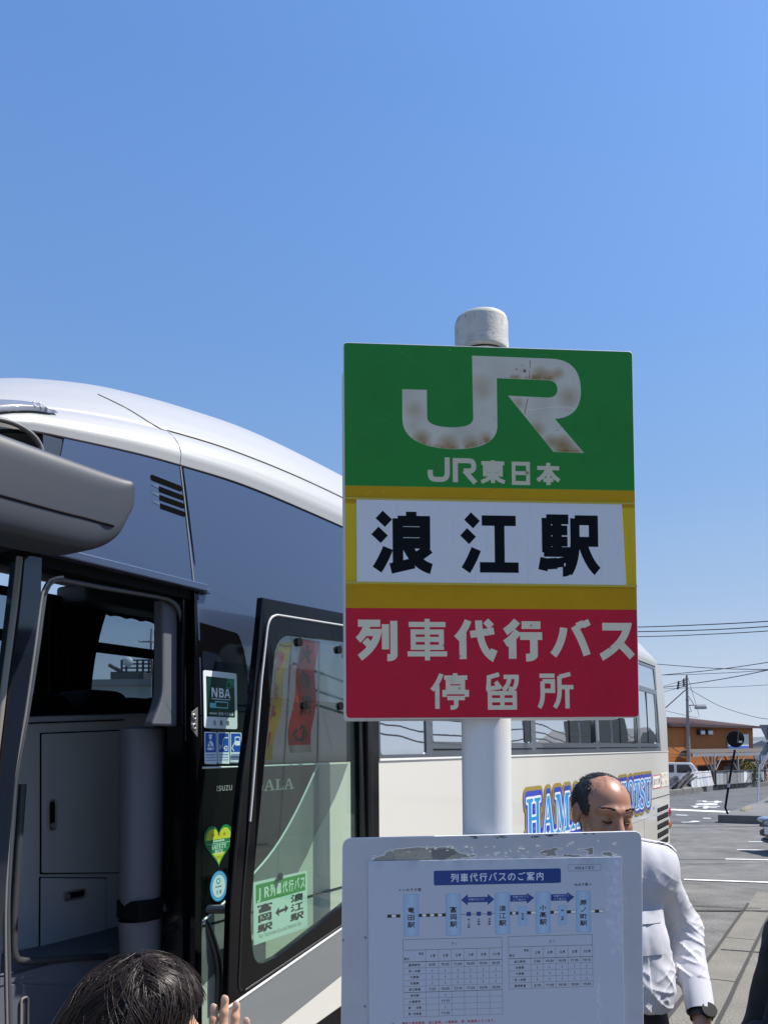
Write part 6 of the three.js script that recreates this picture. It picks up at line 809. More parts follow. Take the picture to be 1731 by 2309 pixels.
{
  // board fences on the far kerb
  const mB = (k, s = 1) => M(k * 0.96, k, k * 1.01, 0.75, { map: coarse, bumpMap: grit, bumpScale: 0.003 }), tones = [0.42, 0.34, 0.50, 0.28].map((k) => mB(k)), pale = [0.70, 0.62, 0.76].map((k) => mB(k)), mFr = M(0.03, 0.03, 0.032, 0.6);
  const A = a7(880, 455, 62), B = a7(1600, 415, 72), yA = ground(62) + 0.42, H = 1.06, o = thing('board_fence', 'grey vertical board fence in a black frame beyond the road', 'fence', [A.x, yA, A.z], -Math.atan2(B.z - A.z, B.x - A.x)), L = Math.hypot(B.x - A.x, B.z - A.z), dy = (ground(72) - ground(62)), n = 15;
  for (let i = 0; i < n; i++) { const x = (i + 0.5) / n * L; part('board', box(L / n * 0.90, H + rr(-0.04, 0.04), 0.05, x, H / 2 + dy * x / L + 0.03, rr(-0.02, 0.02), 0.008), i === 8 || i === 12 ? M(0.75, 0.75, 0.74, 0.6) : tones[Math.floor(rnd() * 4)], o); }
  part('frame_post', [box(0.10, H + 0.35, 0.10, -0.05, H / 2, 0)], mFr, o); part('frame_post', [box(0.12, H + 0.4, 0.12, L + 0.1, H / 2 + dy, 0)], mFr, o);
  for (const y of [0.02, H + 0.06]) part('frame_rail', rod([-0.1, y, 0.05], [L + 0.1, y + dy, 0.05], 0.045, 6), mFr, o);
  part('leaning_bar', rod([L * 0.55, 0.15 + dy * 0.5, 0.15], [L * 0.70, 1.0 + dy * 0.6, 0.15], 0.04, 6), mFr, o);
  const P = a7(505, 532, 57), Q = a7(850, 500, 60), L2 = Math.hypot(Q.x - P.x, Q.z - P.z), f = thing('board_fence', 'pale leaning sheet panels tied together beside the pole foot', 'fence', [P.x, ground(57) + 0.40, P.z], -Math.atan2(Q.z - P.z, Q.x - P.x));
  for (let i = 0; i < 7; i++) { const x = (i + 0.5) / 7 * L2, k = (x - L2 / 2) * 0.10; part('board', box(L2 / 7 * 0.9, 1.16 + rr(-0.03, 0.03), 0.05, 0, 0.56, 0, 0.008).rotateX(-0.17).rotateZ(k * 0.9).translate(x - k * 0.2, 0.02, -0.0 + rr(-0.03, 0.03)), pale[i % 3], f); }
  part('tie_bar', rod([0.1, 1.05, 0.06], [L2 - 0.1, 1.05, 0.06], 0.02, 5), mFr, f);
  // scrap pile
  const S0 = a7(330, 520, 56), sp = thing('scrap_pile', 'heap of slanted grey steel sheets and bars beside the coach corner', 'scrap pile', [S0.x, ground(56) + 0.36, S0.z], 0.5);
  const ms = [0.07, 0.14, 0.22, 0.32].map((k) => M(k, k, k * 1.03, 0.55, { metalness: 0.3 }));
  for (let i = 0; i < 26; i++) { const x = rr(-1.3, 0.9), a = rr(0.42, 0.66), l = rr(1.2, 2.2); part('steel_bar', box(l, rr(0.04, 0.09), rr(0.08, 0.3), 0, 0, 0, 0.005).rotateZ(a).translate(x, 0.30 + rr(-0.1, 0.42) * (1 - Math.abs(x) / 2), rr(-0.5, 0.5)), ms[i % 4], sp); }
}
{
  // white van
  const d = 63, A = a7(190, 330, d), o = thing('parked_van', 'white van parked in front of the orange house', 'van', [A.x, ground(d) + 0.3, A.z], -0.42);
  const mV = M(0.78, 0.78, 0.78, 0.3, { clearcoat: 0.8 }), mGl = M(0.03, 0.035, 0.045, 0.08, { clearcoat: 1 });
  const prof = roundPoly([[-2.2, 0.35], [2.55, 0.35], [2.6, 0.95], [2.25, 1.13], [1.72, 1.95], [-2.2, 2.0]], [0.1, 0.12, 0.12, 0.1, 0.25, 0.15]);
  part('body', ext(prof, 1.7, { bevel: 0.08 }), mV, o);
  const win = (pts, nm) => part(nm, ext(roundPoly(pts, 0.06), 0.02).translate(0, 0, 0.012), mGl, o);
  win([[-1.9, 1.16], [-0.72, 1.16], [-0.72, 1.8], [-1.9, 1.8]], 'rear_window'); win([[-0.55, 1.16], [0.35, 1.16], [0.35, 1.8], [-0.55, 1.8]], 'middle_window'); win([[0.55, 1.14], [1.85, 1.14], [1.45, 1.8], [0.55, 1.8]], 'front_window');
  part('windscreen', box(0.02, 0.95, 1.45, 2.01, 1.52, -0.85).rotateZ(0), mGl, o).geometry.applyMatrix4(new THREE.Matrix4().makeTranslation(-2.01, -1.52, 0)).applyMatrix4(new THREE.Matrix4().makeRotationZ(0.575)).applyMatrix4(new THREE.Matrix4().makeTranslation(2.025, 1.55, 0));
  part('wing_mirror', box(0.12, 0.25, 0.2, 1.75, 1.25, 0.14, 0.04), mV, o);
  for (const x of [-1.4, 1.6]) for (const z of [-0.06, -1.6]) { const w = part('wheel', new THREE.TorusGeometry(0.23, 0.1, 10, 24).translate(x, 0.33, z), M(0.02, 0.02, 0.02, 0.8), o); part('hub', new THREE.CylinderGeometry(0.17, 0.17, 0.1, 16).rotateX(Math.PI / 2).translate(x, 0.33, z), M(0.4, 0.4, 0.4, 0.4), w); }
  for (const z of [-0.18, -1.5]) part('headlight', box(0.06, 0.2, 0.3, 2.58, 0.82, z, 0.02), M(0.7, 0.7, 0.72, 0.15), o);
}
{
  // round traffic mirror seen from behind, on a bent black pole
  const d = 28.95, f = onGround(1480 + 1075 / 6.606, 1700 + 955 / 6.606, 0.15), o = thing('traffic_mirror', 'round black backed sign leaning on a bent black pole', 'traffic sign', [f.x, f.y - 0.05, f.z]);
  const rel = (x, y) => { const p = at(x, y, -f.z); return [p.x - f.x, p.y - f.y + 0.05, 0]; }, q7 = (x, y) => rel(1480 + x / 6.606, 1700 + y / 6.606), q4 = (x, y) => rel(1480 + x / 6.606, 1480 + y / 6.606);
  const mK = M(0.010, 0.010, 0.011, 0.75, { specularIntensity: 0.4 });
  part('pole', [rod(q7(1080, 962), q7(1018, 800), 0.038, 10), rod(q7(1018, 800), q7(1075, 420), 0.041, 10), rod(q7(1075, 420), q7(1160, -60), 0.041, 10), new THREE.SphereGeometry(0.042, 10, 8).translate(...q7(1018, 800))], mK, o); 
  part('tape_band', rod(q7(1070, 440).map((v, i) => v + (i === 2 ? 0.006 : 0)), q7(1063, 500).map((v, i) => v + (i === 2 ? 0.006 : 0)), 0.043, 10), M(0.4, 0.4, 0.42, 0.5), o);
  const c = q4(1193, 1228), R = 0.325; const g = part('mirror_back', [new THREE.SphereGeometry(R, 36, 14, 0, Math.PI * 2, 0, Math.PI / 2).scale(1, 0.12, 1).rotateX(Math.PI / 2).translate(c[0], c[1], -0.10), new THREE.CylinderGeometry(R, R, 0.04, 36).rotateX(Math.PI / 2).translate(c[0], c[1], -0.12)], mK, o);
  part('bracket', rod(q4(1190, 1290).map((v, i) => v + (i === 2 ? 0.03 : 0)), q4(1222, 1050).map((v, i) => v + (i === 2 ? 0.01 : 0)), 0.022, 8), M(0.10, 0.09, 0.07, 0.5), g);
  part('data_plate', box(0.135, 0.08, 0.006, 0, 0, 0, 0).rotateZ(-0.06).translate(q4(1242, 1272)[0], q4(1242, 1272)[1], 0.0), M(0.66, 0.62, 0.6, 0.5), g);
  g.geometry.translate(0, 0, 0.0);
}
{
  // two grey sign backs on a cranked pale pole at the edge of the frame
  const d = 37.13, f = onGround(1480 + 1495 / 6.606, 1700 + 770 / 6.606, 0.15), o = thing('stop_sign', 'grey backs of two triangular signs on a cranked white pole', 'traffic sign', [f.x, f.y - 0.05, f.z]);
  const rel = (x, y) => { const p = at(x, y, -f.z); return [p.x - f.x, p.y - f.y + 0.05, 0]; }, q7 = (x, y) => rel(1480 + x / 6.606, 1700 + y / 6.606), q4 = (x, y) => rel(1480 + x / 6.606, 1480 + y / 6.606), mP = M(0.66, 0.67, 0.68, 0.5), mS = M(0.20, 0.21, 0.225, 0.45, { metalness: 0.4 });
  part('pole', [tube([q7(1495, 775), q7(1510, 480), q7(1524, 215), q7(1535, 180), q7(1640, 10), q4(1672, 1400), q4(1672, 1000)], 0.042, 80, 10, false, 0.1)], mP, o);
  const tri = (pts) => ext(roundPoly(pts.map((p) => q4(...p).slice(0, 2)), 0.04), 0.02, { bevel: 0.004 });
  part('sign_plate', tri([[1532, 1018], [1762, 1018], [1647, 1262]]).translate(0, 0, -0.05), mS, o, 'upper sign back, point downwards'); part('sign_plate', tri([[1648, 1256], [1763, 1474], [1533, 1474]]).translate(0, 0, -0.05), mS, o, 'lower sign back, point upwards');
}
{
  // dark blue car whose front corner enters at the right edge
  const d = 16.6, P = at(1703, 1687, d), o = thing('parked_car', 'dark blue car whose front corner shows at the right edge', 'car', [P.x + 0.32, ground(16.2), P.z - 0.1], Math.PI * 0.97);
  const mCar = M(0.008, 0.013, 0.034, 0.3, { metalness: 0.3, clearcoat: 0.6, clearcoatRoughness: 0.03 }), mBk = M(0.014, 0.014, 0.016, 0.5), mGl = M(0.02, 0.025, 0.03, 0.05, { clearcoat: 1 });
  // nose at local x = 0, running back along -x
  const body = gridSurf(60, 40, (u, v) => {
    const x = -4.3 * u, a = v * Math.PI, nose = Math.min(1, Math.pow(u * 7 + 0.02, 0.45)), top = 0.62 + 0.30 * Math.min(1, u * 5) ** 0.6, w = 0.86 * (0.72 + 0.28 * nose), cx = Math.cos(a), sx = Math.sin(a);
    return [x - (1 - sx ** 0.4) * 0.0 - (Math.abs(cx) ** 4) * 0.30 * (1 - Math.min(1, u * 6)), 0.22 + (top - 0.22) * Math.pow(Math.abs(sx), 0.32), w * Math.sign(cx) * Math.pow(Math.abs(cx), 0.42)];
  });
  part('body', body, mCar, o);
  part('nose', gridSurf(30, 12, (u, v) => { const z = lerp(-0.64, 0.64, u), y = lerp(0.22, 0.645, v); return [0.005 - 0.25 * Math.abs(z / 0.64) ** 4 + 0.03 * Math.sin(v * 3), y, z]; }), mCar, o);
  const cab = gridSurf(40, 20, (u, v) => { const x = -1.0 - 2.9 * u, a = v * Math.PI, h = 0.9 + 0.56 * Math.sin(Math.PI * Math.min(1, u * 1.0) ** 0.75) ** 0.6; return [x, 0.85 + (h - 0.85) * Math.pow(Math.sin(a), 0.4), 0.72 * Math.sign(Math.cos(a)) * Math.pow(Math.abs(Math.cos(a)), 0.5)]; });
  part('cabin_glass', cab, mGl, o);
  part('grille', [box(0.05, 0.12, 0.8, 0.02, 0.40, 0, 0.01), box(0.05, 0.06, 1.0, 0.02, 0.54, 0, 0.01)], mBk, o);
  for (const s of [-1, 1]) { part('headlight', new THREE.SphereGeometry(1, 20, 12).scale(0.20, 0.075, 0.22).translate(-0.16, 0.655, s * 0.58), M(0.35, 0.38, 0.42, 0.06, { clearcoat: 1, metalness: 0.4 }), o); part('fog_light', box(0.06, 0.12, 0.2, -0.03, 0.36, s * 0.52, 0.02), mBk, o); part('door_mirror', new THREE.SphereGeometry(0.11, 14, 10).scale(0.6, 0.7, 1).translate(-1.45, 0.98, s * 0.92), mCar, o); }
  part('bumper_lip', tube([[-0.3, 0.24, -0.72], [0.0, 0.22, -0.45], [0.03, 0.22, 0], [0.0, 0.22, 0.45], [-0.3, 0.24, 0.72]], 0.035, 40, 8), M(0.05, 0.05, 0.055, 0.5), o);
  part('number_plate', box(0.012, 0.165, 0.33, 0.06, 0.46, 0, 0.004), M(0.75, 0.75, 0.73, 0.5), o);
  for (const x of [-0.8, -3.4]) for (const s of [-1, 1]) { const w = part('wheel', new THREE.TorusGeometry(0.22, 0.09, 10, 28).translate(x, 0.31, s * 0.78), M(0.015, 0.015, 0.015, 0.85), o); part('rim', new THREE.CylinderGeometry(0.18, 0.18, 0.1, 20).rotateX(Math.PI / 2).translate(x, 0.31, s * 0.78), M(0.45, 0.45, 0.46, 0.3, { metalness: 0.7 }), w); }
}
{
  // bushes, pink wall at the right end of the fence
  const leaf = (n, w, h, d, cols, s0) => { seed = s0; const gs = []; for (let i = 0; i < n; i++) { const a = rr(0, 6.28), b = Math.acos(rr(-0.2, 1)), r = 0.55 + 0.45 * Math.sqrt(rnd()), lump = 1 + 0.3 * nz(Math.cos(a) * 2, b * 2, s0), x = Math.cos(a) * Math.sin(b) * r * w * lump, y = Math.cos(b) * r * h * lump, z = Math.sin(a) * Math.sin(b) * r * d * lump; const g = new THREE.PlaneGeometry(0.14, 0.09); g.rotateX(rr(0, 3)).rotateY(rr(0, 6)).rotateZ(rr(0, 3)).translate(x, y + h * 0.3, z); gs.push(g); } return merge(gs); };
  const p = a7(1330, 215, 70), q = a7(1480, 205, 78);
  const b1 = thing('shrub', 'green yellow shrub behind the grey board fence', 'shrub', [p.x, ground(70) + 0.3, p.z]); part('foliage', leaf(1500, 1.3, 1.7, 1.0, 0, 5), M(0.10, 0.13, 0.03, 0.8), b1); part('stem', [rod([0, 0, 0], [0.2, 1.2, 0], 0.05), rod([0, 0, 0], [-0.4, 1.1, 0.1], 0.04)], M(0.1, 0.07, 0.04, 0.9), b1);
  const b2 = thing('shrub', 'dry brown hedge at the far right edge behind the fence', 'shrub', [q.x + 2, ground(78) + 0.3, q.z]); part('foliage', leaf(2600, 4.2, 1.9, 1.6, 0, 9), M(0.16, 0.11, 0.065, 0.85), b2); part('stem', [-2, -1, 0, 1, 2].map((k) => rod([k, 0, 0], [k * 1.1, 1.6, 0], 0.04)), M(0.1, 0.07, 0.04, 0.9), b2);
  const w0 = a7(1660, 400, 73); const pw = thing('block_wall', 'pinkish block wall at the right edge beyond the road', 'wall', [w0.x, ground(73) + 0.3, w0.z], 0.7);
  for (let r = 0; r < 5; r++) for (let i = 0; i < 10; i++) part('block', box(0.39, 0.19, 0.12, i * 0.4 + (r % 2) * 0.2 - 0.4, 0.1 + r * 0.2, 0, 0.006), M(0.36, 0.235, 0.205, 0.85), pw);
  for (let r = 0; r < 5; r++) { }
  const t0 = onGround(1572, 1786); const weeds = []; seed = 77; for (let i = 0; i < 900; i++) { const t = rr(0, 1), P0 = V(lerp(21.6, 27.2, t), 0, lerp(-55.6, -63.6, t)); const g = new THREE.PlaneGeometry(0.05, rr(0.08, 0.28)); g.rotateZ(rr(-0.6, 0.6)).rotateY(rr(0, 6)).translate(P0.x + rr(-0.55, -0.05) * 0.9, ground(-P0.z) + 0.08, P0.z + rr(-0.05, 0.5)); weeds.push(g); }
  tag(part('weeds', weeds, M(0.17, 0.17, 0.05, 0.9)), 'yellowish weeds along the foot of the far kerb', null, null, 'stuff');
}
// distant town beyond the orange house
{
  seed = 31; for (let i = 0; i < 5; i++) { const x = 1700 + i * 9, d = 240 + i * 25, p = at(x, 1681, d); const h = thing('far_house', ['pale far house just right of the orange wall', 'low far shed second from the orange wall', 'far house in the middle gap left of the sign backs', 'far house next to the lower sign back', 'far house hidden mostly by the lower sign back'][i], 'house', [p.x, ground(d), p.z], rr(-0.4, 0.4)); const w = rr(5, 8), hh = rr(4.6, 6.5) + d * 0.006; part('wall', box(w, hh, 6, 0, hh / 2, 0), M(0.5, 0.5, 0.48, 0.8), h); part('roof', ext([[-w / 2 - 0.5, hh], [w / 2 + 0.5, hh], [0, hh + 1.6]], 7).translate(0, 0, 3.5), M(0.24, 0.25, 0.28, 0.7), h); }
  seed = 55;
}
{
  // what stands beyond the coach, seen through its far windows
  const d = 21, q = (x, y, dd = d) => at(x / 3.604, 1300 + y / 3.604, dd), A = q(-700, 880), B = q(1700, 900);
  const o = thing('pale_building', 'pale low building with a dark roof house seen through the coach windows', 'building', [A.x, ground(d), A.z], 0);
  const top = A.y - o.position.y, L = B.x - A.x, rel = (x, y) => { const p = q(x, y); return [p.x - o.position.x, p.y - o.position.y]; };
  part('wall', box(L, top, 8, L / 2, top / 2, -4), M(0.52, 0.56, 0.54, 0.8, { map: coarse }), o); part('parapet', box(L, 0.16, 0.2, L / 2, top + 0.02, 0.02), M(0.25, 0.27, 0.26, 0.7), o);
  const bx = (x0, y0, x1, y1, z, nm, m) => { const p = rel(x0, y1), r = rel(x1, y0); return part(nm, box(r[0] - p[0], r[1] - p[1], 1.4, (p[0] + r[0]) / 2, (p[1] + r[1]) / 2, z), m, o); };
  const mk = M(0.05, 0.052, 0.05, 0.8); bx(825, 752, 1105, 890, -1.4, 'roof_house', mk); bx(1185, 715, 1290, 890, -1.8, 'chimney_block', M(0.10, 0.09, 0.085, 0.8)); bx(250, 560, 350, 800, -2, 'roof_house', M(0.22, 0.16, 0.10, 0.8)); bx(180, 800, 420, 880, -2.4, 'roof_house', M(0.2, 0.21, 0.21, 0.8));
  const bars = []; for (const y of [632, 665, 700, 735]) { const a = rel(850, y), b = rel(1110, y); bars.push(rod([a[0], a[1], -1.4], [b[0], b[1], -1.4], 0.025, 5)); } for (const x of [850, 890, 985, 1035, 1085, 1110]) { const a = rel(x, 630), b = rel(x, 755); bars.push(rod([a[0], a[1], -1.4], [b[0], b[1], -1.4], 0.035, 5)); }
  { const a = rel(740, 672), b = rel(870, 748); bars.push(rod([a[0], a[1], -1.4], [b[0], b[1], -1.4], 0.06, 5)); } part('roof_frame', bars, mk, o);
  const dc = rel(945, 660); part('satellite_dish', new THREE.SphereGeometry(0.19, 20, 8, 0, 6.3, 0, 0.9).rotateX(Math.PI / 2).translate(dc[0], dc[1], -1.1), M(0.6, 0.62, 0.6, 0.5), o);
  const m0 = rel(1098, 640), m1 = rel(1108, 360), mm = rel(1102, 470); part('aerial', [rod([m0[0], m0[1], -1.4], [m1[0], m1[1], -1.4], 0.03, 5), rod([mm[0] - 0.35, mm[1], -1.4], [mm[0] + 0.45, mm[1] - 0.03, -1.4], 0.022, 5), ...[-0.3, -0.15, 0, 0.15, 0.3].map((k) => rod([mm[0] + k, mm[1], -1.6], [mm[0] + k, mm[1], -1.2], 0.012, 4))], M(0.25, 0.26, 0.27, 0.5), o);
}
// ---------------------------------------------------------------- behind and to the right of the photographer: the station side, met only as reflections and shade
{
  const place = (s, n) => [-BUS_P * Math.cos(BUS_A) + s * Math.sin(BUS_A) + n * Math.cos(BUS_A), -BUS_P * Math.sin(BUS_A) - s * Math.cos(BUS_A) + n * Math.sin(BUS_A)];
  const turn = Math.PI / 2 - BUS_A;
  // station building
  const [x, z] = place(2, 13), st = thing('station_building', 'dark ribbed station building reflected in the coach door', 'building', [x, 0, z], turn);
  const dk = M(0.09, 0.09, 0.09, 0.8), rib = M(0.16, 0.165, 0.17, 0.7);
  part('wall', box(26, 4.6, 6, 0, 2.3, 3), dk, st); for (let i = 0; i < 44; i++) part('wall_rib', box(0.16, 4.4, 0.1, -12.8 + i * 0.6, 2.25, -0.04), rib, st); part('roof', box(27, 0.5, 8.4, 0, 4.8, 2.6, 0.05), M(0.07, 0.07, 0.075, 0.7), st); part('fascia', box(27, 0.3, 0.1, 0, 4.55, -1.62), rib, st);
  const red = canvasTex(256, 1024, (c, w, h) => { c.fillStyle = '#d0202c'; c.fillRect(0, 0, w, h); write(c, '火の用心', 38, 40, 180, 200, 0.17, '#2a2426', 34, true); for (const k of [0, 1, 2, 3]) { c.save(); c.globalCompositeOperation = 'destination-over'; c.restore(); } c.fillStyle = '#d8d6d0'; c.fillRect(0, h - 66, w, 66); });
  const yel = canvasTex(256, 1024, (c, w, h) => { c.fillStyle = '#ecd21e'; c.fillRect(0, 0, w, h); write(c, '焼そば', 30, 330, 196, 190, 0.2, '#c8222a', 22, true); c.fillStyle = '#dd6a5a'; c.beginPath(); c.ellipse(128, 170, 84, 110, 0, 0, 7); c.fill(); });
  // corners in metres along the bay and up from the ground: foot left, foot right, head left, head right
  for (const [t, lab, c4] of [[red, 'red banner flag with fire warning letters reflected in the coach door', [[9.40, 1.80], [9.91, 1.82], [9.62, 3.62], [10.12, 3.64]]], [yel, 'yellow banner flag with red letters reflected in the coach door', [[8.53, 1.70], [8.98, 1.70], [8.90, 3.42], [9.45, 3.52]]]]) {
    const s0 = c4[1][0] + 0.06, [fx, fz] = place(s0, 5.1), y0 = gy(fx, fz), f = thing('banner_flag', lab, 'banner', [fx, y0, fz], turn), q = (i) => [c4[i][0] - s0, c4[i][1] - y0];
    const [bl, br, tl, tr] = [q(0), q(1), q(2), q(3)];
    part('pole', rod([0, 0, 0], [tr[0] + 0.03, tr[1] + 0.1, 0], 0.014, 8), M(0.7, 0.7, 0.7, 0.4), f); part('cross_rod', rod([tr[0] + 0.03, tr[1] + 0.01, 0], [tl[0], tl[1] + 0.01, 0], 0.008, 6), M(0.7, 0.7, 0.7, 0.4), f);
    const g = gridSurf(16, 44, (u, v) => { const x = lerp(lerp(bl[0], br[0], u), lerp(tl[0], tr[0], u), v), y = lerp(lerp(bl[1], br[1], u), lerp(tl[1], tr[1], u), v); return [x, y, 0.05 * Math.sin(u * 5 + v * 6) * (1 - u) + 0.03 * Math.sin(v * 11)]; });
    const uv = g.attributes.uv; for (let i = 0; i < uv.count; i++) uv.setXY(i, 1 - uv.getX(i), uv.getY(i));
    part('cloth', g, M(1, 1, 1, 1, { map: t, transmission: 0.6, thickness: 0 }), f);
  }
  // poles and wires of the station approach, further back along the right side
  const mP = M(0.28, 0.28, 0.27, 0.8), mW = M(0.02, 0.022, 0.028, 0.6); const heads = [];
  [[9, 12], [26, 15], [44, 14], [62, 16]].forEach(([s, n], i) => { const [px, pz] = place(s, n), y = gy(px, pz), o = thing('utility_pole', ['first', 'second', 'third', 'last'][i] + ' utility pole along the right side of the forecourt, outside the frame', 'utility pole', [px, y, pz], turn); part('pole', rod([0, 0, 0], [0, 9, 0], 0.17, 14, 0.1), mP, o); part('cross_arm', box(1.8, 0.1, 0.1, 0, 8.4, 0), mW, o); part('transformer', cyl(0.26, 0.26, 0.8, 0.35, 6.4, 0.3, 16), mP, o); heads.push([px, y + 8.4, pz]); });
  for (let i = 0; i < heads.length - 1; i++) [-0.8, 0.1, 0.8].forEach((k, j) => { const a = heads[i], b = heads[i + 1], nx = Math.cos(BUS_A) * k, nzv = Math.sin(BUS_A) * k, pts = [0, 0.25, 0.5, 0.75, 1].map((t) => [lerp(a[0], b[0], t) + nx, lerp(a[1], b[1], t) - Math.sin(t * Math.PI) * 0.7 - j * 0.3, lerp(a[2], b[2], t) + nzv]); tag(part('overhead_wire', tube(pts, 0.02, 24, 5), mW), ['lowest', 'middle', 'highest'][2 - j] + ' wire of the ' + ['first', 'second', 'third'][i] + ' span between the poles on the right, outside the frame', 'wire', 'wires along the right side of the forecourt'); });
  // low cables and a board further along, which the coach windows mirror
  [[2.1, 12.2], [2.7, 12.6], [3.5, 13]].forEach(([hy, n], j) => { const pts = []; for (let i = 0; i <= 12; i++) { const s = 20 + i * 7, [px, pz] = place(s, n); pts.push([px, gy(px, pz) + hy + 1.7 - Math.abs(Math.sin(i / 12 * Math.PI * 4)) * 0.9, pz]); } tag(part('overhead_wire', tube(pts, 0.045, 90, 5), mW), ['lowest', 'middle', 'highest'][j] + ' slack cable along the right side of the forecourt, outside the frame', 'wire', 'wires along the right side of the forecourt'); });
  { const [px, pz] = place(54, 12.5), y = gy(px, pz), o = thing('direction_sign', 'dark backed road board on two posts along the right side, outside the frame', 'sign', [px, y, pz], turn); part('panel', box(0.08, 2.3, 4.2, 0, 4.6, 0, 0.02), M(0.02, 0.035, 0.03, 0.6), o); part('post', rod([0, 0, -1.2], [0, 5.6, -1.2], 0.1, 10), mP, o); part('post', rod([0, 0, 1.2], [0, 5.6, 1.2], 0.1, 10), mP, o); }
  { const [px, pz] = place(72, 17), y = gy(px, pz), o = thing('roadside_house', 'dark low house far along the right side, outside the frame', 'house', [px, y, pz], turn); part('wall', box(10, 4.2, 8, 0, 2.1, 0), M(0.10, 0.10, 0.10, 0.8), o); part('roof', ext([[-5.6, 4.2], [5.6, 4.2], [0, 5.8]], 9).translate(0, 0, 4.5), M(0.04, 0.04, 0.045, 0.6), o); }
}
// ---------------------------------------------------------------- people
const mSkin = (r, g, b, ro = 0.42) => M(r, g, b, ro, { sheen: 0.2, sheenColor: C(0.8, 0.5, 0.4), bumpMap: grit, bumpScale: 0.0006, clearcoat: 0.12, clearcoatRoughness: 0.4 });
function headField(o) {                                                // local head: y up, z the way it faces, origin between the ears
  const f = [];
  const core = blend(0.03, ell([0, 0.032, -0.012], [0.075, 0.078, 0.096]), ell([0, -0.035, 0.022], [0.060, 0.085, 0.068]), ell([0, -0.095, 0.058], [0.028, 0.022, 0.026]));
  const nose = blend(0.012, cap([0, 0.012, 0.086], [0, -0.030, 0.108], 0.008, 0.0125), ell([0.013, -0.036, 0.096], [0.0095, 0.008, 0.010]), ell([-0.013, -0.036, 0.096], [0.0095, 0.008, 0.010]));
  const brow = blend(0.012, cap([-0.045, 0.020, 0.070], [-0.012, 0.024, 0.084], 0.009, 0.010), cap([0.045, 0.020, 0.070], [0.012, 0.024, 0.084], 0.009, 0.010));
  const lids = blend(0.004, ell([-0.031, 0.0, 0.072], [0.0165, 0.0125, 0.0125]), ell([0.031, 0.0, 0.072], [0.0165, 0.0125, 0.0125]));
  const cheeks = blend(0.02, ell([-0.042, -0.028, 0.058], [0.022, 0.022, 0.020]), ell([0.042, -0.028, 0.058], [0.022, 0.022, 0.020]));
  const lips = blend(0.006, cap([-0.020, -0.066, 0.082], [0.020, -0.066, 0.082], 0.006, 0.006), cap([-0.017, -0.075, 0.081], [0.017, -0.075, 0.081], 0.0065, 0.0065));
  const ear = (s) => blend(0.008, ell([s * 0.078, -0.006, -0.012], [0.0075, 0.031, 0.019]), cap([s * 0.074, 0.0, 0.0], [s * 0.080, -0.026, -0.006], 0.007, 0.006));
  const ears = blend(0.004, ear(1), ear(-1));
  return (x, y, z) => { let d = core(x, y, z); d = smin(d, nose(x, y, z), 0.016); d = smin(d, brow(x, y, z), 0.016); d = smin(d, cheeks(x, y, z), 0.022); const sock = Math.min(Math.hypot(x - 0.031, y + 0.001, z - 0.088), Math.hypot(x + 0.031, y + 0.001, z - 0.088)) - 0.013; d = -smin(-d, sock, 0.012); d = smin(d, lids(x, y, z), 0.006); d = smin(d, lips(x, y, z), 0.010); d = smin(d, ears(x, y, z), 0.010); return d; };
}
function placedField(f, m) { const inv = m.clone().invert().elements; return (x, y, z) => f(inv[0] * x + inv[4] * y + inv[8] * z + inv[12], inv[1] * x + inv[5] * y + inv[9] * z + inv[13], inv[2] * x + inv[6] * y + inv[10] * z + inv[14]); }
const headM = (p, yaw, pitch, roll, s = 1) => new THREE.Matrix4().compose(V(...p), new THREE.Quaternion().setFromEuler(new THREE.Euler(pitch, yaw, roll, 'YXZ')), V(s, s, s));
function hand(base, dir, across, palmN, curl, L = 1) {                 // fingers as chains rooted in the palm; curl per finger
  const B = V(...base), d = V(...dir).normalize(), a = V(...across).normalize(), n = V(...palmN).normalize(), q = (u, v, w) => arr(B.clone().addScaledVector(d, u * L).addScaledVector(a, v * L).addScaledVector(n, w * L));
  const palm = blend(0.02, cap(q(0.0, 0.0, 0), q(0.075, 0.022, 0), 0.017, 0.013), cap(q(0.0, 0, 0), q(0.08, 0.0, 0), 0.017, 0.013), cap(q(0.0, 0, 0), q(0.075, -0.024, 0), 0.017, 0.013));
  const fs = []; const lens = [0.068, 0.078, 0.072, 0.056], off = [0.0245, 0.0082, -0.0090, -0.0250], start = [0.084, 0.088, 0.084, 0.074], rad = [0.0081, 0.0083, 0.0079, 0.0070], tips = [];
  for (let i = 0; i < 4; i++) { let u = start[i], w = 0, v = off[i], an = 0; const segs = [0.46, 0.30, 0.26]; let p = q(u - 0.02, v * 0.95, 0); for (let k = 0; k < 3; k++) { an += curl[i] * (k ? 1.0 : 0.5); u += Math.cos(an) * lens[i] * segs[k]; w += Math.sin(an) * lens[i] * segs[k]; v += (off[i] > 0 ? 1 : -1) * 0.0005 * (i === 0 || i === 3 ? 1.6 : 0.5); const p2 = q(u, v, w); fs.push(cap(p, p2, rad[i] * (1 - k * 0.06), rad[i] * (0.97 - k * 0.09))); p = p2; } tips.push([p, an, i]); }
  const fingers = (x, y, z) => { let m = 1e3; for (let i = 0; i < 4; i++) { let c = 1e3; for (let k = 0; k < 3; k++) c = smin(c, fs[i * 3 + k](x, y, z), 0.004); m = Math.min(m, c); } return m; };
  const thumb = blend(0.008, cap(q(0.012, 0.022, 0.004), q(0.045, 0.046, 0.014), 0.014, 0.0105), cap(q(0.045, 0.046, 0.014), q(0.078, 0.052, 0.020), 0.0105, 0.0085));
  return { f: (x, y, z) => smin(smin(palm(x, y, z), fingers(x, y, z), 0.008), thumb(x, y, z), 0.012), tips, q, a, d, n };
}
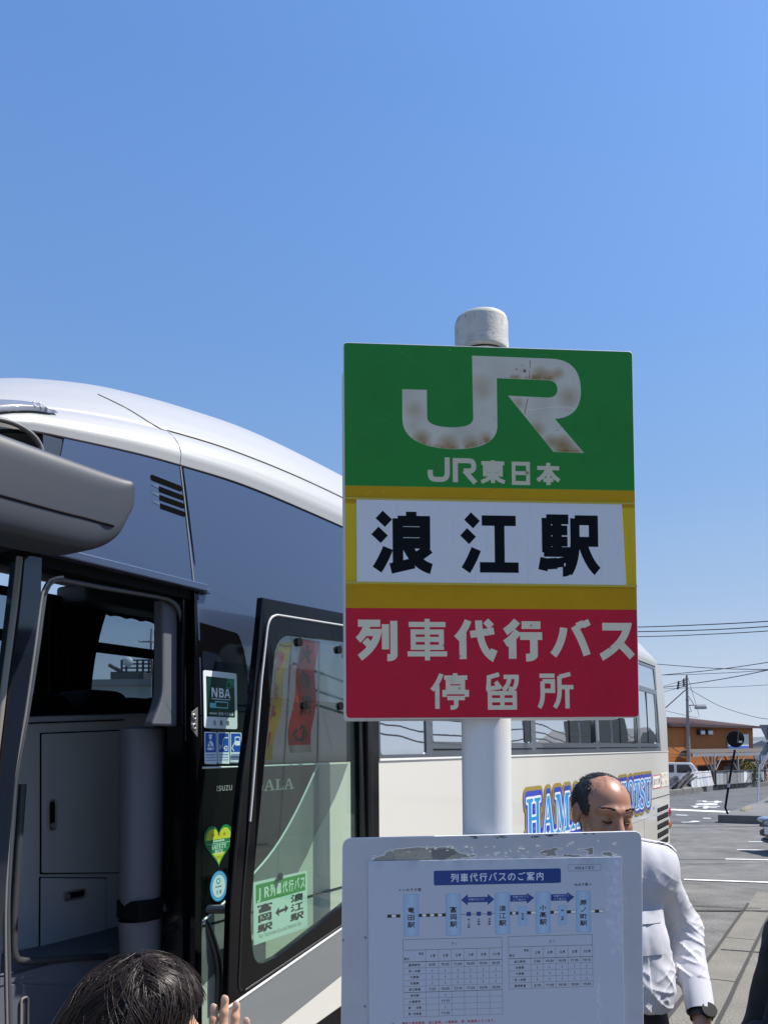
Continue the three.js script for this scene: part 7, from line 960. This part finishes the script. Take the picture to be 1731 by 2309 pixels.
const fold = (x, y, z, a, f) => a * (nz(x * f, y * f * 1.1, z * f) + 0.5 * nz(x * f * 2.3 + 5, y * f * 2.3, z * f * 2.3));
// ---- the man in the white shirt, facing us over the timetable board
{
  const O = [0.635, 0, -2.30], o = thing('person', 'balding man in a white shirt standing behind the timetable board looking down', 'person', O), L = (p) => [p[0] - O[0], p[1] - O[1], p[2] - O[2]];
  const hc = L([0.630, 1.567, -2.235]), hm = headM(hc, 0.24, 0.15, -0.07, 1.0), hf = placedField(headField(), hm);
  const sh = [0.185, 1.415, -0.01], el = [0.284, 1.20, -0.085], wr = [0.252, 1.012, 0.10];
  const neck = cap([0.0, 1.40, -0.01], [0.004, 1.50, 0.03], 0.062, 0.056);
  const torso = blend(0.06, cap([-0.11, 1.34, 0], [0.11, 1.34, 0], 0.075, 0.075), cap([-0.09, 1.15, 0.01], [0.09, 1.15, 0.01], 0.085, 0.085), cap([-0.08, 0.96, 0], [0.08, 0.96, 0], 0.09, 0.09));
  const arm = (s, e, w) => blend(0.02, cap([s[0] * 0.92, s[1] - 0.015, s[2]], e, 0.038, 0.034), cap(e, w, 0.034, 0.027));
  const leg = (s) => blend(0.04, cap([s * 0.09, 0.90, 0], [s * 0.10, 0.48, 0.01], 0.088, 0.055), cap([s * 0.10, 0.48, 0.01], [s * 0.10, 0.09, -0.02], 0.055, 0.036), cap([s * 0.10, 0.05, -0.03], [s * 0.11, 0.035, 0.12], 0.04, 0.03));
  const shR = [-0.185, 1.415, -0.01], elR = [-0.27, 1.15, -0.02], wrR = [-0.2, 1.0, 0.16];
  const hd = hand([wr[0] - 0.002, wr[1] - 0.02, wr[2] + 0.015], [-0.08, -1, 0.25], [-0.5, 0.2, 0.9], [-0.9, 0, -0.4], [0.35, 0.4, 0.45, 0.5]), hr = hand(wrR, [0.1, -1, 0.3], [0.5, 0.2, 0.8], [0.9, 0, -0.3], [0.35, 0.4, 0.45, 0.5]);
  const bf = blend(0.03, neck, torso, arm(sh, el, wr), arm(shR, elR, wrR), leg(1), leg(-1));
  const body = [skin((x, y, z) => smin(bf(x, y, z), y > 1.40 ? hf(x, y, z) : 9, 0.02), [-0.42, -0.02, -0.22], [0.42, 1.495, 0.26], 0.013), skin((x, y, z) => smin(hf(x, y, z), neck(x, y, z), 0.02), [hc[0] - 0.12, hc[1] - 0.16, hc[2] - 0.15], [hc[0] + 0.12, hc[1] + 0.16, hc[2] + 0.16], 0.0034), skin((x, y, z) => smin(hd.f(x, y, z), cap(wr, el, 0.027, 0.03)(x, y, z), 0.015), [wr[0] - 0.13, wr[1] - 0.24, wr[2] - 0.1], [wr[0] + 0.1, wr[1] + 0.05, wr[2] + 0.14], 0.004), skin(hr.f, [wrR[0] - 0.12, wrR[1] - 0.24, wrR[2] - 0.1], [wrR[0] + 0.12, wrR[1] + 0.05, wrR[2] + 0.16], 0.004)];
  part('body', body, mSkin(0.40, 0.195, 0.115, 0.36), o);
  // hair: a close fringe round the sides and back, thin over the crown
  const inv = hm.clone().invert(); seed = 5;
  const sides = (l) => { const a = Math.atan2(Math.abs(l.x), l.z); return a; };
  const hairline = (l0) => { const l = V(l0.x + 0.010 * nz(l0.x * 90, l0.y * 90, l0.z * 90), l0.y + 0.010 * nz(l0.y * 95, l0.z * 95, 3), l0.z + 0.014 * nz(l0.z * 80, l0.x * 80, l0.y * 80)); const ax = Math.abs(l.x); const front = 0.030 + 0.055 * sstep(ax, 0.02, 0.068); if (l.y > 0.078) return l.z < -0.005 + 0.05 * (nz(l.x * 60, 2, 3)) ; if (l.y < -0.085 || (l.z > -0.01 && l.y < -0.012) || (ax > 0.06 && l.y < 0.0 && l.z > -0.03)) return false; return ax > 0.052 ? l.z < 0.026 + 0.22 * (ax - 0.052) + (l.y < 0.03 ? 0.012 : -0.2 * Math.max(0, l.y - 0.05)) : l.z < -0.02; };
  const hairF = (x, y, z) => { const l = V(x, y, z).applyMatrix4(inv), d = headSkull(l.x, l.y, l.z); return hairline(l) ? d - 0.0035 - 0.002 * nz(l.x * 130, l.y * 60, l.z * 130) : d + 0.006; };
  const headSkull = blend(0.03, ell([0, 0.032, -0.012], [0.075, 0.078, 0.096]), ell([0, -0.035, 0.022], [0.060, 0.085, 0.068]));
  const mHair = M(0.022, 0.021, 0.021, 0.5, { sheen: 0.3, sheenColor: C(0.3, 0.3, 0.32) });
  const hg = skin((x, y, z) => hairF(x, y, z), [hc[0] - 0.12, hc[1] - 0.14, hc[2] - 0.15], [hc[0] + 0.12, hc[1] + 0.16, hc[2] + 0.15], 0.0034);
  const strands = []; for (let i = 0; i < 5200; i++) { const th = rr(0, 6.283), ph = Math.acos(rr(-0.75, 1)), l = V(Math.sin(ph) * Math.cos(th) * 0.076, 0.032 + Math.cos(ph) * 0.080, -0.012 + Math.sin(ph) * Math.sin(th) * 0.098); const edge = l.clone(); if (!hairline(edge) && !(rnd() < 0.3 * sstep(0.075 - l.z, 0, 0.09) && l.y > 0.06 && l.z < 0.07)) continue; const nrm = V(l.x / 0.0058, (l.y - 0.032) / 0.0064, (l.z + 0.012) / 0.0096).normalize(), dir = nrm.clone().multiplyScalar(0.16).add(V(rr(-0.5, 0.5), -0.75 + (l.y > 0.08 ? 0.7 : 0), l.y > 0.08 ? -1.0 : rr(-0.8, 0.1))).normalize(), len = rr(0.005, 0.011), a = l.clone().addScaledVector(nrm, 0.002), b = a.clone().addScaledVector(dir, len).addScaledVector(nrm, rr(0.000, 0.002)); strands.push(rod(a.applyMatrix4(hm), b.applyMatrix4(hm), 0.0006, 3, 0.00025)); }
  part('hair', [hg, ...strands], mHair, o);
  for (const s of [-1, 1]) { const b = []; for (let i = 0; i < 150; i++) { const t = rr(0, 1), x = s * lerp(0.014, 0.050, t), y = 0.030 + 0.006 * Math.sin(t * 2.6) - 0.004 * t, z = lerp(0.0925, 0.074, t * t); b.push(rod(V(x, y + rr(-0.003, 0.003), z + 0.001).applyMatrix4(hm), V(x + s * 0.008, y + rr(-0.002, 0.003), z + 0.002 - 0.004 * t).applyMatrix4(hm), 0.0007, 3, 0.0003)); } part('eyebrow', b, mHair, o); part('eyelashes', tube([[s * 0.016, -0.0055, 0.0825], [s * 0.024, -0.0085, 0.0858], [s * 0.034, -0.0088, 0.0850], [s * 0.044, -0.0055, 0.0792]].map((p) => V(...p).applyMatrix4(hm)), 0.0022, 16, 5), M(0.012, 0.008, 0.007, 0.6), o); }
  const wrinkles = [[[-0.040, 0.050, 0.0], [0.0, 0.056, 0.0], [0.040, 0.050, 0.0]]];
  // shirt
  const cuffEnd = [lerp(el[0], wr[0], 0.97), lerp(el[1], wr[1], 0.97), lerp(el[2], wr[2], 0.97)], cuffTop = [lerp(el[0], wr[0], 0.66), lerp(el[1], wr[1], 0.66), lerp(el[2], wr[2], 0.66)];
  const sleeve = blend(0.035, cap([0.172, 1.405, -0.01], el, 0.050, 0.047), cap(el, cuffTop, 0.047, 0.043)), sleeveR = blend(0.035, cap([-0.15, 1.41, -0.01], elR, 0.069, 0.06), cap(elR, wrR, 0.06, 0.045));
  const trunk = blend(0.08, cap([-0.125, 1.365, -0.005], [0.125, 1.365, -0.005], 0.088, 0.088), cap([-0.085, 1.20, 0.015], [0.085, 1.20, 0.015], 0.108, 0.108), cap([-0.08, 1.07, 0.015], [0.08, 1.07, 0.015], 0.118, 0.118), cap([-0.08, 1.04, 0.01], [0.08, 1.04, 0.01], 0.105, 0.105), cap([-0.05, 1.46, -0.01], [0.05, 1.46, -0.01], 0.06, 0.06), cap([-0.17, 1.415, -0.01], [0.17, 1.415, -0.01], 0.062, 0.062));
  const shirtF = (x, y, z) => { let d = smin(trunk(x, y, z), Math.min(sleeve(x, y, z), sleeveR(x, y, z)), 0.028); const s = Math.abs(x) > 0.14 ? 1 : 0.55; d += 0.003 * nz(x * 9 + y * 4, y * 7, z * 8) + 0.0025 * nz(x * 22 + y * 9, y * 12 - x * 14, z * 16); { const rg = (a, b, c) => { const t = 1 - Math.abs(nz(a, b, c)) * 2.2; return t > 0 ? t * t * t : 0; }, arm = sstep(x, 0.17, 0.22), near = sstep(1.42 - y, 0, 0.10) * arm * (0.2 + 0.8 * Math.max(0, 1 - Math.abs(y - 1.17) / 0.16)) + (1 - arm) * (0.06 + 0.85 * sstep(1.2 - y, 0, 0.15) + 0.6 * Math.max(0, 1 - Math.hypot(x - 0.16, y - 1.33) / 0.09)); d -= 0.0058 * near * (rg((y * 0.9 + x * 0.6) * 21, (x * 0.9 - y * 0.5) * 6, z * 6) + 0.7 * rg((y * 0.7 - x * 0.8) * 24 + 3, (x + y) * 7, z * 7 + 2)) - 0.0022 * near; }
    const fa = y * 0.85 + x * 0.55 + 0.02 * nz(x * 12, y * 12, z * 12), ridge = 1 - 2 * Math.abs(((fa * 11.5) % 1 + 1) % 1 - 0.5); if (x > 0.1) { const c = Math.hypot((x - 0.275) * 0.8, (y - 1.16) * 0.8, (z + 0.02) * 0.6); d -= 0.0055 * Math.pow(ridge, 1.8) * Math.max(0, 1 - c / 0.17) - 0.002; } else if (y < 1.2) d -= 0.006 * Math.pow(ridge, 3) * sstep(1.22 - y, 0, 0.12) * sstep(x, -0.1, 0.1); d = Math.max(d, 1.012 - y + 0.008 * Math.sin(x * 30)); d = Math.max(d, y - 1.505 + Math.abs(x) * 0.2); return d; };
  const weave = fieldTex(512, (u, v) => 128 + 60 * tileNoise(u, v, 7, 61) + 40 * tileNoise(u, v, 19, 62) + rr(-8, 8));
  const mShirt = M(0.54, 0.54, 0.57, 0.9, { sheen: 0.1, sheenColor: C(1, 1, 1), side: THREE.DoubleSide });
  part('shirt', skin(shirtF, [-0.44, 0.97, -0.24], [0.44, 1.50, 0.24], 0.0046), mShirt, o);
  const cd = V(...cuffEnd).sub(V(...cuffTop)).normalize(), cuff = new THREE.CylinderGeometry(0.042, 0.038, 0.088, 40, 6, true); { const p = cuff.attributes.position; for (let i = 0; i < p.count; i++) { const a = Math.atan2(p.getZ(i), p.getX(i)), w = 1 + 0.035 * Math.sin(a * 3 + p.getY(i) * 20) ; p.setX(i, p.getX(i) * w); p.setZ(i, p.getZ(i) * w); } cuff.computeVertexNormals(); }
  const put = (g, pos, dir) => g.applyQuaternion(new THREE.Quaternion().setFromUnitVectors(V(0, -1, 0), dir)).translate(...pos);
  part('cuff', put(cuff, [(cuffEnd[0] * 0.62 + cuffTop[0] * 0.38), (cuffEnd[1] * 0.62 + cuffTop[1] * 0.38), (cuffEnd[2] * 0.62 + cuffTop[2] * 0.38)], cd), mShirt, o);
  const pocket = gridSurf(14, 16, (u, v) => { const x = lerp(0.055, 0.150, u), y = lerp(1.175, 1.285, v); let z = 0.25; for (let k = 0; k < 240; k++) { const d = shirtF(x, y, z); if (d < 0.002 || z < -0.02) break; z -= Math.max(0.0008, d * 0.5); } return [x, y, z + 0.002 + 0.0015 * Math.sin(u * 9)]; }); part('pocket', pocket, mShirt, o);
  const flap = gridSurf(14, 6, (u, v) => { const x = lerp(0.053, 0.152, u), y = lerp(1.258, 1.290, v); let z = 0.25; for (let k = 0; k < 240; k++) { const d = shirtF(x, y, z); if (d < 0.002 || z < -0.02) break; z -= Math.max(0.0008, d * 0.5); } return [x, y, z + 0.0055]; }); part('pocket_flap', flap, mShirt, o);
  const ep = gridSurf(16, 6, (u, v) => { const x = lerp(0.09, 0.225, u), z = lerp(-0.034, 0.022, v); let y = 1.6; for (let k = 0; k < 60; k++) { const d = shirtF(x, y, z); if (d < 0.004) break; y -= d * 0.7; } return [x, y + 0.003, z]; }); part('epaulette', [ep, new THREE.SphereGeometry(0.006, 10, 6).scale(1, 0.4, 1).translate(0.115, 1.475, -0.005)], mShirt, o);
  const trF = (x, y, z) => Math.max(smin(blend(0.05, cap([-0.075, 0.99, 0.0], [0.075, 0.99, 0.0], 0.108, 0.108), cap([0.09, 0.90, 0], [0.105, 0.1, -0.01], 0.108, 0.075), cap([-0.09, 0.90, 0], [-0.105, 0.1, -0.01], 0.108, 0.075))(x, y, z), 9, 0.01) + fold(x, y, z, 0.003, 12), Math.max(y - 1.035, 0.05 - y));
  part('trousers', skin(trF, [-0.3, 0.03, -0.2], [0.3, 1.05, 0.2], 0.012), M(0.014, 0.015, 0.02, 0.75), o);
  part('belt', gridSurf(60, 2, (u, v) => { const a = u * 6.2832; return [Math.cos(a) * 0.187, lerp(0.985, 1.022, v), Math.sin(a) * 0.113]; }), M(0.012, 0.012, 0.012, 0.35, { bumpMap: grit, bumpScale: 0.001 }), o);
  const wd = V(...wr).sub(V(...el)).normalize(), wp = [wr[0] + wd.x * 0.012, wr[1] + wd.y * 0.012, wr[2] + wd.z * 0.012];
  const wt = part('wristwatch', [put(new THREE.CylinderGeometry(0.031, 0.031, 0.024, 32, 1, true), wp, wd)], M(0.01, 0.01, 0.01, 0.5), o, 'black wristwatch'); 
  part('dial', put(new THREE.CylinderGeometry(0.021, 0.022, 0.012, 28).rotateX(Math.PI / 2).translate(0.012, 0, 0.031), wp, wd), M(0.012, 0.012, 0.014, 0.6, { specularIntensity: 0.4 }), wt);
  for (const s of [-1, 1]) part('shoe', skin(blend(0.03, cap([s * 0.105, 0.05, -0.05], [s * 0.115, 0.045, 0.13], 0.05, 0.042)), [s * 0.105 - 0.08, -0.012, -0.12], [s * 0.105 + 0.09, 0.11, 0.2], 0.01), M(0.012, 0.012, 0.012, 0.3), o);
}
// ---- the woman with her back to us, her hand raised
{
  const O = [-0.44, 0, -1.42], o = thing('person', 'woman with short black hair seen from behind, one hand raised towards the coach', 'person', O);
  const hc = [0.0, 1.228, 0.0], yaw = 1.72, hm = headM(hc, yaw, 0.12, 0.0, 1.0), hf = placedField(headField(), hm);
  const hb = [0.174, 1.192, 0.12];                                     // wrist end of the raised palm
  const hd = hand([hb[0], hb[1] - 0.02, hb[2]], [0.02, 1, -0.02], [-1, 0.05, 0.1], [0.05, 0, -1], [0.10, 0.08, 0.12, 0.16], 1.0);
  const shL = [0.15, 1.04, -0.03], el = [0.22, 0.86, 0.10], wr = [hb[0], hb[1] - 0.03, hb[2]];
  const neck = cap([0, 1.06, 0], [0, 1.18, 0], 0.05, 0.048), torso = blend(0.08, cap([-0.1, 0.98, 0], [0.1, 0.98, 0], 0.085, 0.085), cap([-0.07, 0.75, 0], [0.07, 0.75, 0], 0.10, 0.10), cap([-0.07, 0.62, 0], [0.07, 0.62, 0], 0.11, 0.11));
  const leg = (s) => blend(0.03, cap([s * 0.08, 0.58, 0], [s * 0.085, 0.32, 0], 0.08, 0.05), cap([s * 0.085, 0.32, 0], [s * 0.085, 0.07, 0], 0.05, 0.035), cap([s * 0.085, 0.04, 0.03], [s * 0.09, 0.03, -0.12], 0.035, 0.03));
  const bf = blend(0.03, neck, torso, cap(shL, el, 0.046, 0.038), cap(el, wr, 0.038, 0.026), cap([-0.15, 1.04, 0], [-0.2, 0.82, 0], 0.046, 0.038), cap([-0.2, 0.82, 0], [-0.2, 0.6, -0.04], 0.038, 0.03), leg(1), leg(-1));
  const mW = mSkin(0.58, 0.325, 0.20, 0.5);
  part('body', [skin(bf, [-0.35, -0.01, -0.25], [0.35, 1.2, 0.25], 0.013), skin((x, y, z) => smin(hf(x, y, z), neck(x, y, z), 0.02), [hc[0] - 0.14, hc[1] - 0.16, hc[2] - 0.16], [hc[0] + 0.15, hc[1] + 0.15, hc[2] + 0.16], 0.0036), skin((x, y, z) => smin(hd.f(x, y, z), cap(el, wr, 0.03, 0.026)(x, y, z), 0.02), [hb[0] - 0.13, hb[1] - 0.10, hb[2] - 0.1], [hb[0] + 0.13, hb[1] + 0.22, hb[2] + 0.1], 0.0028)], mW, o);
  for (const [p, an, i] of hd.tips) part('fingernail', new THREE.SphereGeometry(1, 14, 10).scale(0.0056, 0.0075, 0.0022).rotateX(-0.1).translate(p[0], p[1] + 0.002, p[2] + 0.0072), M(0.64, 0.40, 0.30, 0.3, { clearcoat: 0.4 }), o);
  // clothes
  const top = (x, y, z) => Math.max(blend(0.06, cap([-0.12, 1.0, 0], [0.12, 1.0, 0], 0.105, 0.105), cap([-0.08, 0.7, 0], [0.08, 0.7, 0], 0.13, 0.13), cap([-0.14, 1.03, 0], [-0.21, 0.82, 0], 0.062, 0.055), cap([-0.21, 0.82, 0], [-0.2, 0.64, -0.03], 0.055, 0.045), cap([0.14, 1.03, -0.02], el, 0.062, 0.055), cap(el, [lerp(el[0], wr[0], 0.6), lerp(el[1], wr[1], 0.6), lerp(el[2], wr[2], 0.6)], 0.055, 0.042))(x, y, z) + fold(x, y, z, 0.005, 13), 0.55 - y);
  part('jacket', skin(top, [-0.34, 0.5, -0.25], [0.36, 1.14, 0.28], 0.012), M(0.035, 0.03, 0.03, 0.85), o);
  part('trousers', skin((x, y, z) => Math.max(blend(0.05, cap([-0.07, 0.6, 0], [0.07, 0.6, 0], 0.12, 0.12), cap([0.08, 0.55, 0], [0.09, 0.08, 0], 0.095, 0.065), cap([-0.08, 0.55, 0], [-0.09, 0.08, 0], 0.095, 0.065))(x, y, z), 0.05 - y), [-0.28, 0.03, -0.2], [0.28, 0.74, 0.2], 0.014), M(0.02, 0.02, 0.025, 0.85), o);
  // hair: a cap over the skull and many strands falling from the crown
  seed = 2024; const strands = [], crown = [-0.005, hc[1] + 0.128, 0.012];
  const mHair = M(0.012, 0.0082, 0.0065, 0.42, { specularIntensity: 0.9 }), mBrown = M(0.035, 0.019, 0.011, 0.34, { clearcoat: 0.3, clearcoatRoughness: 0.35 });
  const rad = (th) => 0.100 + 0.006 * Math.cos(th * 2) + 0.004 * nz(Math.cos(th) * 2, Math.sin(th) * 2, 4);
  const faceDir = Math.atan2(Math.cos(yaw), Math.sin(yaw));            // direction the face points, in x-z
  const capF = (x, y, z) => ell([0, hc[1] + 0.028, 0.0], [0.099, 0.102, 0.104])(x, y, z);
  const backCap = (x, y, z) => { const th = Math.atan2(z, x), df = Math.abs(Math.atan2(Math.sin(th - faceDir), Math.cos(th - faceDir))); const d = smin(capF(x, y, z), ell([-0.02, hc[1] - 0.05, 0.02], [0.102, 0.11, 0.096])(x, y, z), 0.05); return df < 0.98 && y < hc[1] + 0.055 ? d + 0.012 + 0.02 : d + 0.003 * nz(x * 40, y * 14, z * 40); };
  part('scalp_hair', skin(backCap, [-0.15, hc[1] - 0.18, -0.14], [0.15, hc[1] + 0.15, 0.15], 0.005), mHair, o);
  const mk = (n, m, wide, name) => {
    const pos = [], idx = [];
    for (let i = 0; i < n; i++) {
      const clump = Math.floor(rnd() * 150), ca = (clump * 2.399) % 6.2832, th = ca + rr(-0.06, 0.06) * (wide ? 3 : 1), start = rr(0.04, 0.9), df = Math.abs(Math.atan2(Math.sin(th - faceDir), Math.cos(th - faceDir)));
      const fall = df < 0.98 ? rr(0.50, 0.66) : rr(0.75, 1.5), lift = rr(0.000, 0.016) + (wide ? rr(0.0, 0.012) : 0) + 0.009 * Math.sin(clump * 5.3), flare = (Math.cos(th) < 0.1 ? 0.060 : 0.010) * (0.15 + 1.1 * ((clump * 0.618) % 1)) * (wide ? 1.6 : 1), wv = rr(-0.3, 0.3) + Math.sin(clump * 1.7) * 1.3, N = 12, w = rr(0.00035, 0.0008), pts = [];
      for (let k = 0; k <= N; k++) { const t = k / N, a = lerp(start * 0.35, 1, t) * fall * 1.9, ph = Math.min(a, 1.62), drop = Math.max(0, a - 1.62) * 0.12, rho = Math.sin(ph) * (rad(th) + lift) + flare * Math.max(0, a - 1.1) ** 1.5 , tt = th + 0.13 * wv * t * t + 0.04 * Math.sin(t * 6 + clump) + (1 - t) ** 2 * 1.3 * Math.sin(clump * 3.7); pts.push(V(crown[0] + Math.cos(tt) * rho - 0.004 * a, hc[1] + 0.028 + Math.cos(ph) * (0.104 + lift) - drop, crown[2] * 0.4 + Math.sin(tt) * rho)); }
      for (let k = 0; k <= N; k++) { const p = pts[k], d = pts[Math.min(N, k + 1)].clone().sub(pts[Math.max(0, k - 1)]).normalize(), out = V(p.x, 0.02, p.z).normalize(), sx = d.clone().cross(out).normalize(), ww = w * (k === N ? 0.15 : 1); const b = pos.length / 3; for (let q = 0; q < 3; q++) { const an = q / 3 * 6.2832; const v = p.clone().addScaledVector(sx, Math.cos(an) * ww).addScaledVector(out, Math.sin(an) * ww); pos.push(v.x, v.y, v.z); } if (k) for (let q = 0; q < 3; q++) { const q2 = (q + 1) % 3; idx.push(b - 3 + q, b - 3 + q2, b + q2, b - 3 + q, b + q2, b + q); } }
    }
    const g = new THREE.BufferGeometry(); g.setAttribute('position', new THREE.Float32BufferAttribute(pos, 3)); g.setIndex(idx); g.computeVertexNormals(); const h = part(name, g, m, o); return h;
  };
  mk(13000, mHair, false, 'hair'); mk(1300, mBrown, true, 'loose_hair');
}
// ---- someone in black at the right edge
{
  const O = [1.005, 0, -1.55], o = thing('person', 'person in black clothes cut off by the right edge of the frame', 'person', O);
  const cloth = (x, y, z) => Math.max(blend(0.06, cap([-0.11, 1.33, 0], [0.11, 1.33, 0], 0.11, 0.11), cap([-0.09, 1.0, 0], [0.09, 1.0, 0], 0.135, 0.135), cap([-0.175, 1.375, 0], [-0.262, 1.12, 0.01], 0.064, 0.056), cap([-0.262, 1.12, 0.01], [-0.262, 0.88, 0.06], 0.056, 0.044), cap([0.175, 1.375, 0], [0.27, 1.1, 0], 0.064, 0.056), cap([0.27, 1.1, 0], [0.25, 0.86, 0.05], 0.056, 0.044))(x, y, z) + fold(x, y, z, 0.007, 13), 0.82 - y);
  const hc = [0, 1.585, 0.0], hf = placedField(headField(), headM(hc, 2.6, 0, 0)), neck = cap([0, 1.38, 0], [0, 1.5, 0], 0.058, 0.054);
  const hl = hand([-0.262, 0.85, 0.07], [0, -1, 0.15], [0.2, 0.1, 1], [1, 0, 0], [0.4, 0.45, 0.5, 0.55]), hr = hand([0.25, 0.83, 0.06], [0, -1, 0.15], [-0.2, 0.1, 1], [-1, 0, 0], [0.4, 0.45, 0.5, 0.55]);
  const leg = (s) => blend(0.03, cap([s * 0.09, 0.88, 0], [s * 0.1, 0.46, 0], 0.085, 0.055), cap([s * 0.1, 0.46, 0], [s * 0.1, 0.09, 0], 0.055, 0.036), cap([s * 0.1, 0.05, 0.03], [s * 0.1, 0.035, -0.13], 0.04, 0.03));
  const bf = blend(0.03, neck, cap([-0.1, 1.3, 0], [0.1, 1.3, 0], 0.09, 0.09), cap([-0.07, 0.95, 0], [0.07, 0.95, 0], 0.11, 0.11), cap([-0.17, 1.37, 0], [-0.262, 1.12, 0.01], 0.05, 0.04), cap([-0.262, 1.12, 0.01], [-0.262, 0.86, 0.07], 0.04, 0.028), cap([0.17, 1.37, 0], [0.27, 1.1, 0], 0.05, 0.04), cap([0.27, 1.1, 0], [0.25, 0.84, 0.06], 0.04, 0.028), leg(1), leg(-1));
  part('body', [skin((x, y, z) => smin(bf(x, y, z), y > 1.4 ? hf(x, y, z) : 9, 0.02), [-0.36, -0.01, -0.24], [0.36, 1.74, 0.24], 0.012), skin(hl.f, [-0.36, 0.62, -0.05], [-0.16, 0.9, 0.22], 0.005), skin(hr.f, [0.15, 0.6, -0.05], [0.36, 0.88, 0.22], 0.005)], mSkin(0.5, 0.29, 0.2), o);
  const mJ = M(0.009, 0.009, 0.010, 0.85, { sheen: 0.2, sheenColor: C(0.3, 0.3, 0.34) });
  part('jacket', skin(cloth, [-0.40, 0.78, -0.22], [0.40, 1.50, 0.24], 0.010), mJ, o);
  part('trousers', skin((x, y, z) => Math.max(blend(0.05, cap([-0.085, 0.9, 0], [0.085, 0.9, 0], 0.125, 0.125), cap([0.09, 0.85, 0], [0.105, 0.08, 0], 0.105, 0.075), cap([-0.09, 0.85, 0], [-0.105, 0.08, 0], 0.105, 0.075))(x, y, z), 0.04 - y), [-0.28, 0.03, -0.2], [0.28, 1.05, 0.2], 0.014), mJ, o);
  part('hair', skin((x, y, z) => blend(0.03, ell([0, 1.625, 0.005], [0.092, 0.1, 0.108]), ell([0, 1.56, 0.03], [0.085, 0.09, 0.08]))(x, y, z) + 0.004 * nz(x * 60, y * 20, z * 60), [-0.12, 1.44, -0.13], [0.12, 1.75, 0.15], 0.008), M(0.01, 0.009, 0.008, 0.4), o);
  // a small dark shoulder pouch at the hip, its rounded flap towards us
  const bag = thing('shoulder_bag', 'small black bag carried at the hip of the person at the right edge', 'bag', [0.716, 1.19, -1.47]); part('pouch', new RoundedBoxGeometry(0.06, 0.085, 0.10, 5, 0.028), mJ, bag); part('strap', tube([[0.0, 0.04, 0], [0.07, 0.16, -0.06], [0.15, 0.255, -0.09]], 0.008, 16, 6), mJ, bag);
}
renderer.render(scene, camera);
